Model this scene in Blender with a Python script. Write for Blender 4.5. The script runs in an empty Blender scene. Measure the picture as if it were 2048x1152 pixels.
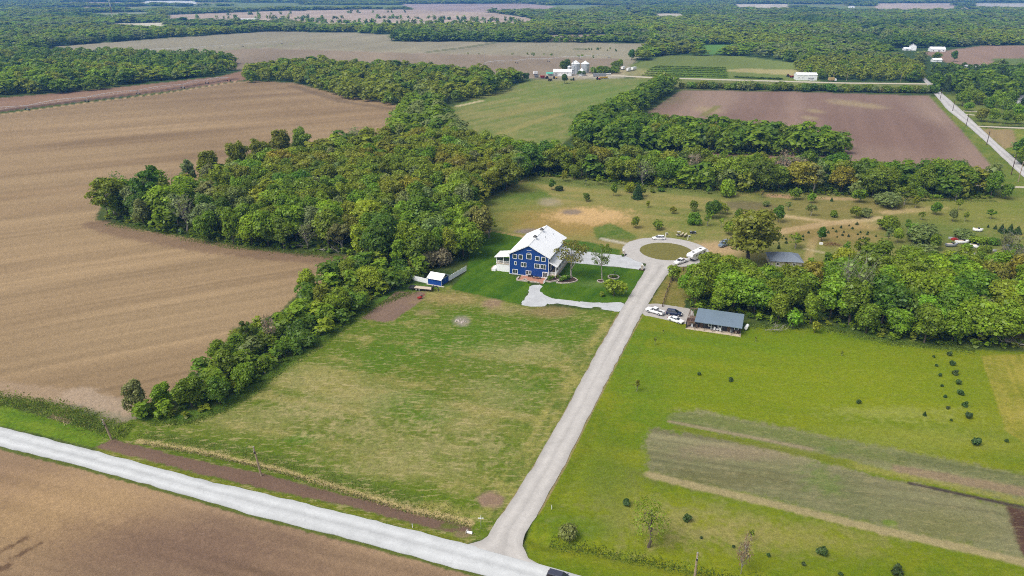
import bpy, bmesh, math, random
import numpy as np
from mathutils import Vector

# ------------------------------------------------------------------ camera, sky, sun, exposure
SC = bpy.context.scene
C = SC.collection
R = math.radians
FPX, CAMH = 1450.0, 92.0                 # focal length in photo pixels (2048 wide), drone height
TH = math.atan2(606.0, FPX)              # camera looks down by this angle
ST, CT = math.sin(TH), math.cos(TH)
cam = bpy.data.cameras.new('camera'); camo = bpy.data.objects.new('camera', cam); C.objects.link(camo)
cam.sensor_width = 36.0; cam.lens = FPX / 2048 * 36
cam.clip_start = 1.0; cam.clip_end = 40000
camo.location = (0, 0, CAMH); camo.rotation_euler = (R(90) - TH, 0, 0)
SC.camera = camo
SUN_EL, SUN_AZ = 54.0, 238.0             # azimuth of the sun, clockwise from +Y
w = bpy.data.worlds.new('World'); SC.world = w; w.use_nodes = True
nt = w.node_tree; bg = nt.nodes['Background']
sky = nt.nodes.new('ShaderNodeTexSky'); sky.sky_type = 'NISHITA'; sky.sun_disc = False
sky.sun_elevation = R(SUN_EL); sky.sun_rotation = R(SUN_AZ)
sky.air_density = 1.0; sky.dust_density = 4.0; sky.ozone_density = 1.0
veil = nt.nodes.new('ShaderNodeHueSaturation'); veil.inputs['Saturation'].default_value = .35      # high thin cloud whitens the sky
nt.links.new(sky.outputs[0], veil.inputs['Color']); nt.links.new(veil.outputs[0], bg.inputs[0]); bg.inputs[1].default_value = 0.15
sl = bpy.data.lights.new('sun', 'SUN'); so = bpy.data.objects.new('sun', sl); C.objects.link(so)
sl.energy = 1.6; sl.angle = R(30); sl.color = (1.0, 0.95, 0.86)
so.rotation_euler = (R(90 - SUN_EL), 0, R(180 - SUN_AZ) + math.pi); so.location = (0, 0, 300)
so.rotation_euler = Vector((math.sin(R(SUN_AZ)) * math.cos(R(SUN_EL)), math.cos(R(SUN_AZ)) * math.cos(R(SUN_EL)), math.sin(R(SUN_EL)))).to_track_quat('Z', 'Y').to_euler()
SC.view_settings.view_transform = 'Standard'; SC.view_settings.look = 'None'
SC.view_settings.exposure = 0.42; SC.view_settings.gamma = 1.0
SC.render.engine = 'CYCLES'
SC.cycles.max_bounces = 5; SC.cycles.diffuse_bounces = 3; SC.cycles.glossy_bounces = 2
SC.cycles.transmission_bounces = 3; SC.cycles.transparent_max_bounces = 6; SC.cycles.volume_bounces = 0
SC.cycles.use_denoising = False; SC.cycles.filter_width = 1.05

# ------------------------------------------------------------------ survey: where a point of the land lies
def P(px, py, z=0.0):
    dx, dy = (px - 1024) / FPX, (py - 576) / FPX
    t = (z - CAMH) / (-ST - dy * CT)
    return Vector((dx * t, (CT - dy * ST) * t, z))
def pxm(py):                              # photo pixels per metre for things standing at that row
    return CT * (py + 30.0) / CAMH
def PA(pts):
    return np.array([[*P(a, b)[:2]] for a, b in pts])

# ------------------------------------------------------------------ noise (numpy, world space)
def vnoise(x, y, seed=0):
    xi = np.floor(x).astype(np.int64); yi = np.floor(y).astype(np.int64)
    fx = x - xi; fy = y - yi
    fx = fx * fx * (3 - 2 * fx); fy = fy * fy * (3 - 2 * fy)
    def h(a, b):
        n = (a * 374761393 + b * 668265263 + seed * 974711) & 0x7fffffff
        n = ((n ^ (n >> 13)) * 1274126177) & 0x7fffffff
        return ((n ^ (n >> 16)) & 0xffff) / 65535.0
    return (h(xi, yi) * (1 - fx) + h(xi + 1, yi) * fx) * (1 - fy) + (h(xi, yi + 1) * (1 - fx) + h(xi + 1, yi + 1) * fx) * fy
def fbm(x, y, s, seed=0, oct=4):
    v = 0; a = 0.5; t = 0
    for o in range(oct):
        v = v + a * vnoise(x / s, y / s, seed + o * 17); t += a; a *= 0.55; s *= 0.47
    return v / t
def sstep(a, b, x):
    t = np.clip((x - a) / (b - a), 0, 1); return t * t * (3 - 2 * t)
def sdist(X, Y, poly):                    # signed distance to a polygon, > 0 inside
    d = np.full(X.shape, 1e18); ins = np.zeros(X.shape, bool); n = len(poly)
    for i in range(n):
        ax, ay = poly[i]; bx, by = poly[(i + 1) % n]
        ex, ey = bx - ax, by - ay; wx, wy = X - ax, Y - ay
        t = np.clip((wx * ex + wy * ey) / max(ex * ex + ey * ey, 1e-9), 0, 1)
        d = np.minimum(d, (wx - ex * t) ** 2 + (wy - ey * t) ** 2)
        if by != ay:
            cond = ((ay > Y) != (by > Y)) & (X < (bx - ax) * (Y - ay) / (by - ay) + ax)
            ins ^= cond
    return np.where(ins, 1, -1) * np.sqrt(d)
def ldist(X, Y, line):
    d = np.full(X.shape, 1e18)
    for i in range(len(line) - 1):
        ax, ay = line[i]; bx, by = line[i + 1]; ex, ey = bx - ax, by - ay; wx, wy = X - ax, Y - ay
        t = np.clip((wx * ex + wy * ey) / max(ex * ex + ey * ey, 1e-9), 0, 1)
        d = np.minimum(d, (wx - ex * t) ** 2 + (wy - ey * t) ** 2)
    return np.sqrt(d)

# ------------------------------------------------------------------ colour and materials
def lin(c):
    return tuple((x / 255 / 12.92) if x / 255 <= 0.04045 else ((x / 255 + 0.055) / 1.055) ** 2.4 for x in c)
ALB = 1.45                                # sunlit ground of albedo 1 would show this bright
def alb(*c):
    return np.array(lin(c)) / ALB
def new_mat(name):
    m = bpy.data.materials.new(name); m.use_nodes = True
    n = m.node_tree; b = n.nodes['Principled BSDF']
    return m, n, b
MATS = {}
def mat(name, rgb, rough=0.6, var=0.12, scale=2.0, metal=0.0, spec=0.4, stretch=None, ribs=None, bump=0.0):
    """plain surface: base colour with weathering noise, optional fine ribs (siding, seams)"""
    if name in MATS: return MATS[name]
    m, n, b = new_mat(name); L = n.links.new
    tc = n.nodes.new('ShaderNodeTexCoord'); mp = n.nodes.new('ShaderNodeMapping')
    L(tc.outputs['Object'], mp.inputs[0])
    if stretch: mp.inputs['Scale'].default_value = stretch
    nz = n.nodes.new('ShaderNodeTexNoise'); nz.inputs['Scale'].default_value = scale; nz.inputs['Detail'].default_value = 5
    L(mp.outputs[0], nz.inputs['Vector'])
    mr = n.nodes.new('ShaderNodeMapRange'); mr.inputs[1].default_value = 0.3; mr.inputs[2].default_value = 0.7
    mr.inputs[3].default_value = 1 - var; mr.inputs[4].default_value = 1 + var; L(nz.outputs[0], mr.inputs[0])
    fac = mr.outputs[0]
    if ribs:
        ax, per, dep = ribs
        wv = n.nodes.new('ShaderNodeTexWave'); wv.wave_profile = 'SAW'; wv.bands_direction = ax
        wv.inputs['Scale'].default_value = 2 * math.pi / (20 * per); wv.inputs['Distortion'].default_value = 0
        L(tc.outputs['Object'], wv.inputs['Vector'])
        r2 = n.nodes.new('ShaderNodeMapRange'); r2.inputs[1].default_value = 0.0; r2.inputs[2].default_value = 0.25
        r2.inputs[3].default_value = 1 - dep; r2.inputs[4].default_value = 1.0; L(wv.outputs['Fac'], r2.inputs[0])
        mu = n.nodes.new('ShaderNodeMath'); mu.operation = 'MULTIPLY'; L(fac, mu.inputs[0]); L(r2.outputs[0], mu.inputs[1]); fac = mu.outputs[0]
    vm = n.nodes.new('ShaderNodeVectorMath'); vm.operation = 'SCALE'; vm.inputs[0].default_value = rgb[:3]
    L(fac, vm.inputs['Scale']); L(vm.outputs[0], b.inputs['Base Color'])
    b.inputs['Roughness'].default_value = rough; b.inputs['Metallic'].default_value = metal
    b.inputs['Specular IOR Level'].default_value = spec
    if bump:
        bp = n.nodes.new('ShaderNodeBump'); bp.inputs['Strength'].default_value = bump; bp.inputs['Distance'].default_value = 0.05
        L(nz.outputs[0], bp.inputs['Height']); L(bp.outputs[0], b.inputs['Normal'])
    MATS[name] = m; return m

# ------------------------------------------------------------------ mesh builder
class MB:
    def __init__(s): s.v = []; s.f = []
    def add(s, v, f):
        k = len(s.v); s.v += [tuple(p) for p in v]; s.f += [tuple(i + k for i in q) for q in f]; return s
    def hexa(s, b, t):                    # two quads, bottom and top, both counter-clockwise
        return s.add(list(b) + list(t), [(3, 2, 1, 0), (4, 5, 6, 7), (0, 1, 5, 4), (1, 2, 6, 5), (2, 3, 7, 6), (3, 0, 4, 7)])
    def box(s, x0, x1, y0, y1, z0, z1):
        return s.hexa([(x0, y0, z0), (x1, y0, z0), (x1, y1, z0), (x0, y1, z0)], [(x0, y0, z1), (x1, y0, z1), (x1, y1, z1), (x0, y1, z1)])
    def prism(s, poly, z0, z1):
        n = len(poly)
        v = [(x, y, z0) for x, y in poly] + [(x, y, z1) for x, y in poly]
        return s.add(v, [tuple(range(n - 1, -1, -1)), tuple(range(n, 2 * n))] + [(i, (i + 1) % n, n + (i + 1) % n, n + i) for i in range(n)])
    def ext(s, prof, a0, a1, axis='y'):   # profile (u, z) swept along y (u = x) or along x (u = y)
        n = len(prof)
        if axis == 'y': v = [(u, a0, z) for u, z in prof] + [(u, a1, z) for u, z in prof]
        else: v = [(a0, u, z) for u, z in prof] + [(a1, u, z) for u, z in prof]
        return s.add(v, [tuple(range(n - 1, -1, -1)), tuple(range(n, 2 * n))] + [(i, (i + 1) % n, n + (i + 1) % n, n + i) for i in range(n)])
    def tube(s, a, b, r0, r1=None, n=6):
        a = Vector(a); b = Vector(b); r1 = r0 if r1 is None else r1
        d = (b - a).normalized(); u = d.orthogonal().normalized(); w_ = d.cross(u)
        v = []
        for p, r in ((a, r0), (b, r1)):
            for i in range(n):
                t = 2 * math.pi * i / n; v.append(p + u * (r * math.cos(t)) + w_ * (r * math.sin(t)))
        return s.add(v, [(i, (i + 1) % n, n + (i + 1) % n, n + i) for i in range(n)] + [tuple(range(n - 1, -1, -1)), tuple(range(n, 2 * n))])
    def lathe(s, prof, n=20, c=(0, 0)):   # (r, z) profile, bottom to top
        v = []
        for r, z in prof:
            for i in range(n):
                t = 2 * math.pi * i / n; v.append((c[0] + r * math.cos(t), c[1] + r * math.sin(t), z))
        f = []
        for k in range(len(prof) - 1):
            for i in range(n):
                f.append((k * n + i, k * n + (i + 1) % n, (k + 1) * n + (i + 1) % n, (k + 1) * n + i))
        f.append(tuple(range(n - 1, -1, -1))); f.append(tuple((len(prof) - 1) * n + i for i in range(n)))
        return s.add(v, f)
    def build(s, name, m, parent=None, bevel=0.0, smooth=False):
        me = bpy.data.meshes.new(name); me.from_pydata(s.v, [], s.f); me.update()
        if m: me.materials.append(m)
        o = bpy.data.objects.new(name, me); C.objects.link(o); o.parent = parent
        if smooth:
            for p in me.polygons: p.use_smooth = True
        if bevel:
            bv = o.modifiers.new('bevel', 'BEVEL'); bv.width = bevel; bv.segments = 2; bv.limit_method = 'ANGLE'
        return o
def tag(o, label=None, cat=None, group=None, kind=None):
    if label: o['label'] = label
    if cat: o['category'] = cat
    if group: o['group'] = group
    if kind: o['kind'] = kind
    return o
def thing(name, label, cat, loc=(0, 0, 0), rz=0.0, group=None):
    o = bpy.data.objects.new(name, None); C.objects.link(o); o.empty_display_size = 0.5
    o.location = loc; o.rotation_euler = (0, 0, rz)
    return tag(o, label, cat, group)
def kids(o): return [c for c in bpy.data.objects if c.parent == o]
def copy_tree(o, loc, rz=0.0, sc=None, label=None, group=None, tree=None):
    r = o.copy(); C.objects.link(r); r.location = loc; r.rotation_euler = (0, 0, rz)
    if sc: r.scale = sc if hasattr(sc, '__len__') else (sc, sc, sc)
    if label: r['label'] = label
    if group: r['group'] = group
    for ch, gr in (tree or [(k, kids(k)) for k in kids(o)]):
        c2 = ch.copy(); C.objects.link(c2); c2.parent = r
        for g in gr:
            g2 = g.copy(); C.objects.link(g2); g2.parent = c2
    return r
def yaw(a, b):
    d = b - a; return math.atan2(d.y, d.x)
# ------------------------------------------------------------------ the land: one sheet, denser near the house, to the horizon
rows_y = list(np.arange(1236, 60, -2.0)) + list(np.arange(60, 0, -1.0)) + list(np.arange(0, -15, -0.5))
Yr = np.array([-260., -120., -40., 10., 45.] + [P(1024, y)[1] for y in rows_y])
tx = np.concatenate([[-6, -3.5, -2.2, -1.5, -1.15], np.linspace(-0.98, 0.98, 1080), [1.15, 1.5, 2.2, 3.5, 6]])
GX = tx[None, :] * np.maximum(Yr, 75)[:, None]; GY = np.repeat(Yr[:, None], len(tx), 1)
NR, NC = GX.shape
X = GX.ravel(); Y = GY.ravel()
# survey directions: along the side road (u) and along the front road (v)
UD = np.array([math.sin(R(20.5)), math.cos(R(20.5))]); VD = np.array([UD[1], -UD[0]])
U = X * UD[0] + Y * UD[1]; V = X * VD[0] + Y * VD[1]
LOD = np.clip(Y / 500, 0.6, 12)           # coarser speckle far away

DITCH = [(PA([(-200, 812), (0, 800), (130, 838), (232, 868), (286, 882), (420, 905), (560, 938), (690, 978), (820, 1018), (943, 1046)]), .5, 2.4),
         (PA([(1046, 1070), (1096, 1086), (1200, 1102), (1400, 1144), (1700, 1205)]), 0.6, 1.6),
         (PA([(1186, 890), (1150, 950), (1118, 1005)]), 0.35, 1.6),
         (PA([(1290, 700), (1240, 800), (1186, 890)]), 0.2, 1.6)]
def ground_z(x, y):
    x = np.asarray(x, float); y = np.asarray(y, float)
    z = np.zeros(x.shape)
    for ln, dep, wd in DITCH:
        d = ldist(x, y, ln); z = z - dep * np.exp(-(d / wd) ** 2)
    near = (y < 420)
    z = z + np.where(near, 0.22 * (fbm(x, y, 14, 5, 3) - 0.5), 0) * sstep(420, 300, y)
    return z
def gz(p): return float(ground_z(np.array([p[0]]), np.array([p[1]]))[0])
def G(px, py):
    p = P(px, py); p.z = gz(p); return p

col = np.zeros((len(X), 3)); veg = np.ones(len(X)); straw = np.zeros(len(X)); rid = np.zeros(len(X), int)
NAMES = ['ground', 'plowed_field', 'hay_field', 'lawn', 'meadow', 'garden_plot', 'dirt_patch']
def lodn(lod, f):
    """noise whose grain coarsens with distance in whole octaves: f(index, scale factor)"""
    l = np.log2(np.maximum(lod, .5)); k0 = np.floor(l); t = l - k0; out = np.zeros(l.shape)
    for k in range(int(k0.min()), int(k0.max()) + 2):
        wt = np.where(k0 == k, 1 - t, np.where(k0 == k - 1, t, 0)); ix = np.nonzero(wt > 0)[0]
        if len(ix): out[ix] += wt[ix] * f(ix, 2.0 ** k)
    return out
n1 = fbm(X, Y, 60, 1); n2 = lodn(LOD, lambda i, s: fbm(X[i], Y[i], 9 * s, 2, 5)); n3 = lodn(LOD, lambda i, s: fbm(X[i], Y[i], 2.2 * s, 3, 4)); n4 = lodn(LOD, lambda i, s: fbm(X[i], Y[i], .7 * s, 4, 2))
nb = fbm(X, Y, 260, 8, 3)
def mix(a, b, t): return a[None, :] * (1 - t)[:, None] + b[None, :] * t[:, None]
def mixc(c0, c1, t): return c0 * (1 - t)[:, None] + c1 * t[:, None]
# base: rough grass, wood floor further off
col[:] = mix(alb(88, 100, 48), alb(62, 82, 36), sstep(.35, .65, n2)); veg[:] = 1
col *= (0.8 + 0.4 * n3)[:, None]

def region(poly, fn, name=None, edge=0.6, amp=1.2, vg=None, st=None, raw=False):
    """paint an area of land: fn(index array) -> colours"""
    poly = poly if raw else PA(poly)
    mnx, mny = poly.min(0) - edge - amp - 2; mxx, mxy = poly.max(0) + edge + amp + 2
    ix = np.nonzero((X > mnx) & (X < mxx) & (Y > mny) & (Y < mxy))[0]
    if not len(ix): return
    sd = sdist(X[ix], Y[ix], poly) + amp * 2.4 * (n3[ix] - 0.5) + amp * 1.2 * (n4[ix] - 0.5)
    a = sstep(-edge, edge, sd); k = a > 0
    ix = ix[k]; a = a[k]
    col[ix] = mixc(col[ix], fn(ix), a)
    if vg is not None: veg[ix] = veg[ix] * (1 - a) + vg * a
    if st is not None: straw[ix] = straw[ix] * (1 - a) + st * a
    if name: rid[ix[a > 0.5]] = NAMES.index(name)
def blob(px, py, rx, ry, c, strength=1.0, soft=0.5, vg=None, ns=0.5):
    """a stain on the land: bare, sandy or lush patch with a ragged soft rim (radii in photo pixels)"""
    p = P(px, py); sx = rx / pxm(py); e = P(px, py - ry); sy = abs(e.y - p.y)
    ix = np.nonzero((abs(X - p.x) < 2 * sx) & (abs(Y - p.y) < 2 * sy))[0]
    d = np.hypot((X[ix] - p.x) / sx, (Y[ix] - p.y) / sy) + ns * 2 * (n3[ix] - .5) + ns * (n2[ix] - .5)
    a = sstep(1 + soft, 1 - soft, d) * strength
    c = np.asarray(c)
    col[ix] = mixc(col[ix], c[None, :] * (0.78 + 0.44 * n4[ix])[:, None], a)
    if vg is not None: veg[ix] = veg[ix] * (1 - a) + vg * a
def strip(line, wd, c, soft=0.4, strength=1.0, vg=None, ns=0.6, name=None):
    line = PA(line); mn = line.min(0) - 4 * wd - 4; mx = line.max(0) + 4 * wd + 4
    ix = np.nonzero((X > mn[0]) & (X < mx[0]) & (Y > mn[1]) & (Y < mx[1]))[0]
    d = ldist(X[ix], Y[ix], line) / wd + ns * (n3[ix] - .5) * 2
    a = sstep(1 + soft, 1 - soft, d) * strength
    col[ix] = mixc(col[ix], np.asarray(c)[None, :] * (0.78 + 0.44 * n4[ix])[:, None], a)
    if vg is not None: veg[ix] = veg[ix] * (1 - a) + vg * a
    if name: rid[ix[a > .5]] = NAMES.index(name)

def plow(c_dark, c_light, ang, big=40, per=1.6, amp=.22, dark2=None):
    """tilled soil: passes of the implement run along one direction"""
    ca, sa = math.cos(R(ang)), math.sin(R(ang))
    def fn(ix):
        a = X[ix] * ca + Y[ix] * sa; b = -X[ix] * sa + Y[ix] * ca
        L_ = np.clip(Y[ix] / 260, 1, 8)
        wob = 3.0 * (fbm(a, b, 60, 21, 2) - .5)
        s1 = lodn(L_, lambda i, s: vnoise((b + wob)[i] / (per * s), a[i] / (70 * s), 31)); s2 = lodn(L_, lambda i, s: vnoise((b + wob)[i] / (per * 3.3 * s), a[i] / (160 * s), 32))
        s3 = vnoise((b + 2 * wob) / (per * 9), a / 130, 33)
        t = sstep(.25, .75, .4 * nb[ix] + .3 * fbm(X[ix], Y[ix], big, 34, 3) + .3 * s3)
        c = mix(c_dark, c_light, t)
        f = 1 + amp * (1.0 * (s1 - .5) + .9 * (s2 - .5) + .6 * (n4[ix] - .5) * (1 if amp > .3 else 2.2) + .5 * (n3[ix] - .5))
        return c * f[:, None]
    return fn
def turf(c0, c1, ang=None, per=2.4, s=1.0, amp=.25, th=.5):
    ca, sa = math.cos(R(ang or 0)), math.sin(R(ang or 0))
    def fn(ix):
        t = .55 * n2[ix] + .45 * n3[ix]
        if ang is not None:
            a = X[ix] * ca + Y[ix] * sa; b = -X[ix] * sa + Y[ix] * ca
            t = .74 * t + .26 * vnoise(b / per, a / (per * 14), 41)
        c = mix(c0, c1, sstep(th - .14 * s, th + .14 * s, t))
        return c * (1 + amp * (n4[ix] - .5) + amp * .5 * (n1[ix] - .5))[:, None]
    return fn

# --- far land
def clearing(x, y):                       # open strips and fields among the far woods; the near right is solid wood
    c = fbm(x / 1.8, y, 420, 201, 3) + .10 * (fbm(x, y, 2600, 205, 2) - .5)
    return c - .3 * ((x > -.1 * y) & (y < 2900)) - .3 * ((x < -.05 * y) & (y < 1350))
clear = clearing(X, Y)
ix = np.nonzero(Y > 750)[0]
ca_ = sstep(.545, .56, clear[ix]); fk = vnoise(X[ix] / 700, Y[ix] / 900, 206)
fc = np.where((fk < .45)[:, None], alb(186, 166, 142)[None], np.where((fk < .7)[:, None], alb(150, 152, 100)[None], alb(128, 144, 84)[None])) * (.9 + .2 * n3[ix])[:, None]
col[ix] = mixc(mix(alb(58, 80, 34), alb(72, 96, 42), n2[ix]), fc, ca_); veg[ix] = .3
FARF = [  # distant fields between the woods: outline, colour
    ([(60, 108), (120, 92), (350, 75), (530, 63), (700, 65), (800, 71), (780, 83), (1000, 84), (1335, 87), (1290, 100), (1250, 150), (960, 160), (480, 140), (300, 118)], (160, 152, 126), 'plowed_field'),
    ([(330, 30), (520, 23), (700, 19), (862, 19), (990, 26), (1060, 36), (1070, 52), (900, 57), (640, 54), (560, 47), (335, 46)], (190, 170, 150), 'plowed_field'),
    ([(560, 44), (850, 45), (1060, 46), (1070, 53), (900, 58), (640, 55)], (196, 184, 152), 'hay_field'),
    ([(1065, 70), (1215, 69), (1215, 82), (1070, 83)], (160, 140, 122), 'plowed_field'),
    ([(800, 8), (1050, 7), (1110, 13), (1080, 22), (960, 25), (830, 19)], (176, 158, 150), 'plowed_field'),
    ([(290, 2), (390, 1.5), (395, 9), (290, 10)], (225, 225, 215), 'hay_field'),
    ([(1745, 7), (1910, 6), (1915, 21), (1755, 21)], (196, 178, 160), 'plowed_field'),
    ([(1940, 7), (2100, 7), (2100, 17), (1950, 17)], (196, 190, 176), 'plowed_field'),
    ([(1465, 8), (1575, 8), (1580, 18), (1470, 18)], (206, 196, 176), 'hay_field'),
    ([(1842, 104), (1900, 100), (1960, 92), (2080, 90), (2080, 130), (1960, 130), (1900, 128)], (158, 132, 112), 'plowed_field'),
    ([(1985, 118), (2080, 115), (2080, 135), (1990, 136)], (110, 128, 66), 'hay_field'),
    ([(1400, 90), (1466, 89), (1468, 105), (1405, 110)], (100, 142, 62), 'hay_field'),
    ([(225, 47), (330, 45), (330, 57), (230, 58)], (214, 206, 180), 'hay_field'), ([(1310, 27), (1365, 27), (1370, 37), (1315, 38)], (200, 190, 170), 'hay_field'), ([(150, 26), (300, 24), (300, 33), (160, 35)], (150, 158, 120), 'hay_field'),
    
    ([(1260, 130), (1330, 110), (1480, 112), (1640, 132), (1640, 165), (1300, 160)], (122, 136, 66), 'hay_field'),
    ([(1445, 142), (1480, 137), (1640, 141), (1630, 155), (1570, 150)], (176, 166, 112), 'hay_field'),
    ([(1270, 155), (1360, 158), (1560, 164), (1850, 170), (1858, 185), (1360, 178), (1300, 172)], (126, 132, 72), 'hay_field'),
]
def dry(c, ang=70, amp=.16):
    c = alb(*c)
    return plow(c * .9, c * 1.1, ang, 120, 4.0, amp)
for po, c, nm in FARF:
    region(po, dry(c), nm, edge=3, amp=4, vg=.2)
# lighter upper part and darker lower part of the wide far field, with grass tracks
region([(500, 96), (840, 107), (1000, 110), (1240, 118), (1250, 150), (960, 160), (480, 140), (300, 118)], dry((152, 136, 114), 100), 'plowed_field', edge=3, amp=3)
strip([(300, 112), (508, 95), (700, 77)], 4, alb(150, 150, 112)); strip([(840, 106), (930, 95), (1000, 84)], 4, alb(96, 106, 66))
strip([(500, 95), (840, 106), (1240, 117)], 2.5, alb(168, 156, 134)); strip([(1150, 98), (1225, 99)], 3, alb(104, 110, 70))
region([(1300, 136), (1450, 138), (1460, 158), (1292, 155)], turf(alb(84, 112, 40), alb(108, 132, 54), -17, 7), 'hay_field', 2, 1)

# --- brown fields
BW = plow(alb(144, 120, 90), alb(170, 145, 110), 28, 90, 1.8, .26)
region([(-500, 232), (0, 228), (180, 205), (330, 187), (440, 168), (500, 161), (590, 166), (700, 194), (830, 212), (860, 235), (720, 285), (600, 305), (430, 355), (290, 395), (205, 405), (190, 440), (300, 462), (480, 492), (600, 512), (695, 515),
        (660, 560), (590, 592), (555, 630), (470, 655), (440, 700), (395, 745), (320, 800), (262, 832), (130, 805), (0, 786), (-500, 690)], BW, 'plowed_field', .8, 1.2, vg=0)
region([(-500, 250), (0, 196), (140, 184), (262, 172), (440, 153), (490, 140), (502, 158), (330, 183), (180, 201), (0, 224), (-500, 300)], plow(alb(136, 106, 86), alb(158, 128, 104), 62, 60, 2.5, .2), 'plowed_field', 1.5, 2, vg=0)
strip([(-100, 232), (0, 222), (180, 199), (330, 180), (470, 158)], 4.5, alb(98, 78, 66), vg=0)
strip([(-100, 240), (0, 229), (180, 204.5), (330, 186), (470, 164)], 1.3, alb(190, 164, 120), vg=0)
strip([(190, 448), (260, 468), (420, 496), (560, 512), (690, 520)], 5, alb(122, 98, 80), strength=.6, vg=0)
strip([(150, 790), (262, 826)], 3.5, alb(188, 168, 146), strength=.6, vg=0); strip([(-60, 768), (150, 795)], 3, alb(182, 158, 132), strength=.5, vg=0)
strip([(585, 172), (690, 204), (780, 217)], 5, alb(118, 100, 80), strength=.6)
region([(-500, 700), (-500, 2000), (1300, 1500), (1000, 1165), (955, 1153), (700, 1083), (510, 1036), (333, 985), (157, 936), (0, 898)], plow(alb(128, 104, 82), alb(164, 138, 108), -17.2, 26, 1.25, .42), 'plowed_field', .5, .6, vg=0)
blob(120, 1030, 210, 80, alb(190, 158, 112), .55, .7, ns=.5); blob(360, 1090, 240, 60, alb(124, 100, 84), .75, .8)
region([(1282, 235), (1362, 180), (1600, 184), (1860, 192), (1930, 265), (1998, 348), (1900, 352), (1700, 350), (1500, 335), (1440, 330), (1480, 305), (1300, 260)], plow(alb(138, 112, 98), alb(162, 138, 120), 69, 70, 2.2, .16), 'plowed_field', 1, 2, vg=0)
region([(1400, 300), (1580, 305), (1640, 330), (1620, 370), (1560, 366), (1430, 362)], plow(alb(150, 122, 104), alb(172, 146, 124), 69, 60, 2.2, .16), 'plowed_field', 1, 2, vg=0)
for a in [(1418, 220, 22, 6), (1690, 205, 30, 6), (1740, 212, 26, 5), (1630, 222, 14, 4), (1620, 236, 14, 4)]:
    blob(*a, alb(176, 158, 118), .6, .7)
strip([(1405, 232), (1436, 212)], 3, alb(128, 128, 60), strength=.7)

# --- hay field behind, with pale swaths
region([(878, 225), (940, 198), (1020, 176), (1060, 160), (1290, 156), (1318, 166), (1262, 210), (1190, 240), (1150, 268), (1120, 292), (1040, 296), (950, 280), (900, 255)],
       turf(alb(112, 130, 58), alb(150, 146, 88), 52, 5, 1.4, .2), 'hay_field', 1.5, 2, vg=.6)
blob(1190, 185, 130, 20, alb(108, 136, 54), .55, .7); strip([(912, 213), (962, 202)], 2.2, alb(206, 190, 150))
strip([(1000, 268), (1060, 246), (1120, 228)], 4, alb(164, 152, 92), strength=.6); strip([(1000, 232), (1110, 200)], 6, alb(158, 146, 88), strength=.5)
strip([(1150, 236), (1250, 192)], 5, alb(100, 128, 52), strength=.6)
# --- meadow of dry grass behind the house
region([(948, 405), (1000, 385), (1050, 352), (1180, 355), (1400, 372), (1700, 390), (1990, 392), (2200, 400), (2300, 700), (2060, 700), (1900, 640), (1700, 600), (1385, 530), (1280, 515), (1130, 500), (1000, 470), (960, 470)],
       turf(alb(126, 132, 62), alb(158, 146, 86), -14, 5, 1.3, .2), 'meadow', 1, 1.5, vg=.5, st=.3)
region([(948, 410), (1000, 385), (1052, 362), (1095, 385), (1118, 412), (1060, 440), (985, 470), (955, 465)], turf(alb(98, 120, 44), alb(134, 136, 66), 10, 5), None, 1.2, 2)
region([(1050, 352), (1180, 358), (1400, 376), (1480, 385), (1420, 396), (1300, 384), (1150, 374), (1060, 366)], turf(alb(104, 120, 52), alb(126, 132, 66)), None, 2, 2)
region([(1420, 395), (1540, 388), (1760, 392), (1740, 410), (1650, 420), (1500, 412)], turf(alb(116, 124, 58), alb(140, 138, 74)), None, 2, 2)
blob(1490, 412, 55, 10, alb(112, 104, 76), .8, .4); blob(1420, 450, 70, 16, alb(112, 128, 46), .6, .7, ns=1); blob(1560, 455, 60, 10, alb(124, 128, 58), .5, .8, ns=1); blob(1840, 445, 140, 26, alb(116, 130, 48), .5, .9, ns=1.2); blob(1700, 420, 160, 22, alb(142, 122, 72), .5, .8)
blob(1140, 442, 120, 26, alb(168, 136, 76), .75, .6); blob(1180, 431, 78, 15, alb(214, 178, 124), .9, .45, vg=0, ns=.8)
blob(1144, 424, 20, 5, alb(140, 124, 110), .9, .4, vg=0); blob(1058, 462, 26, 5, alb(142, 128, 118), .9, .4, vg=0); blob(1100, 404, 22, 8, alb(176, 160, 134), .7, .5, vg=0)
strip([(975, 463), (1040, 474), (1130, 487), (1200, 493)], 1.8, alb(196, 164, 116), vg=0)
region([(1185, 456), (1222, 446), (1278, 474), (1250, 486), (1195, 480)], turf(alb(84, 112, 36), alb(112, 126, 52)), None, .8, 1)
blob(1225, 486, 60, 8, alb(150, 136, 84), .7, .5); strip([(1205, 478), (1250, 487)], 1.3, alb(196, 188, 168), strength=.9, vg=0)
strip([(1539, 467), (1656, 447), (1734, 440), (1760, 436)], 2.8, alb(208, 184, 138), strength=.9, vg=.0)
strip([(1480, 426), (1567, 432), (1656, 443)], 2.3, alb(202, 178, 132), strength=.85, vg=.0)
strip([(1540, 391), (1576, 393)], 3, alb(186, 150, 116), vg=0); strip([(1632, 396), (1707, 398)], 2.5, alb(190, 160, 118), strength=.8, vg=0)
strip([(1770, 425), (1840, 420), (1885, 415)], 3, alb(204, 176, 130), strength=.7, ns=1.2, vg=0); blob(1735, 452, 40, 8, alb(202, 172, 120), .7, .6, vg=0)
strip([(1616, 528), (1625, 480), (1640, 475)], 1.6, alb(178, 158, 108), strength=.8); strip([(1610, 498), (1680, 512)], .9, alb(196, 180, 140), strength=.8)
blob(1660, 465, 110, 22, alb(150, 116, 72), .5, .7); blob(1435, 497, 48, 14, alb(196, 166, 126), .85, .5, vg=0); blob(1900, 475, 130, 35, alb(96, 118, 44), .65, .6)
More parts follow.
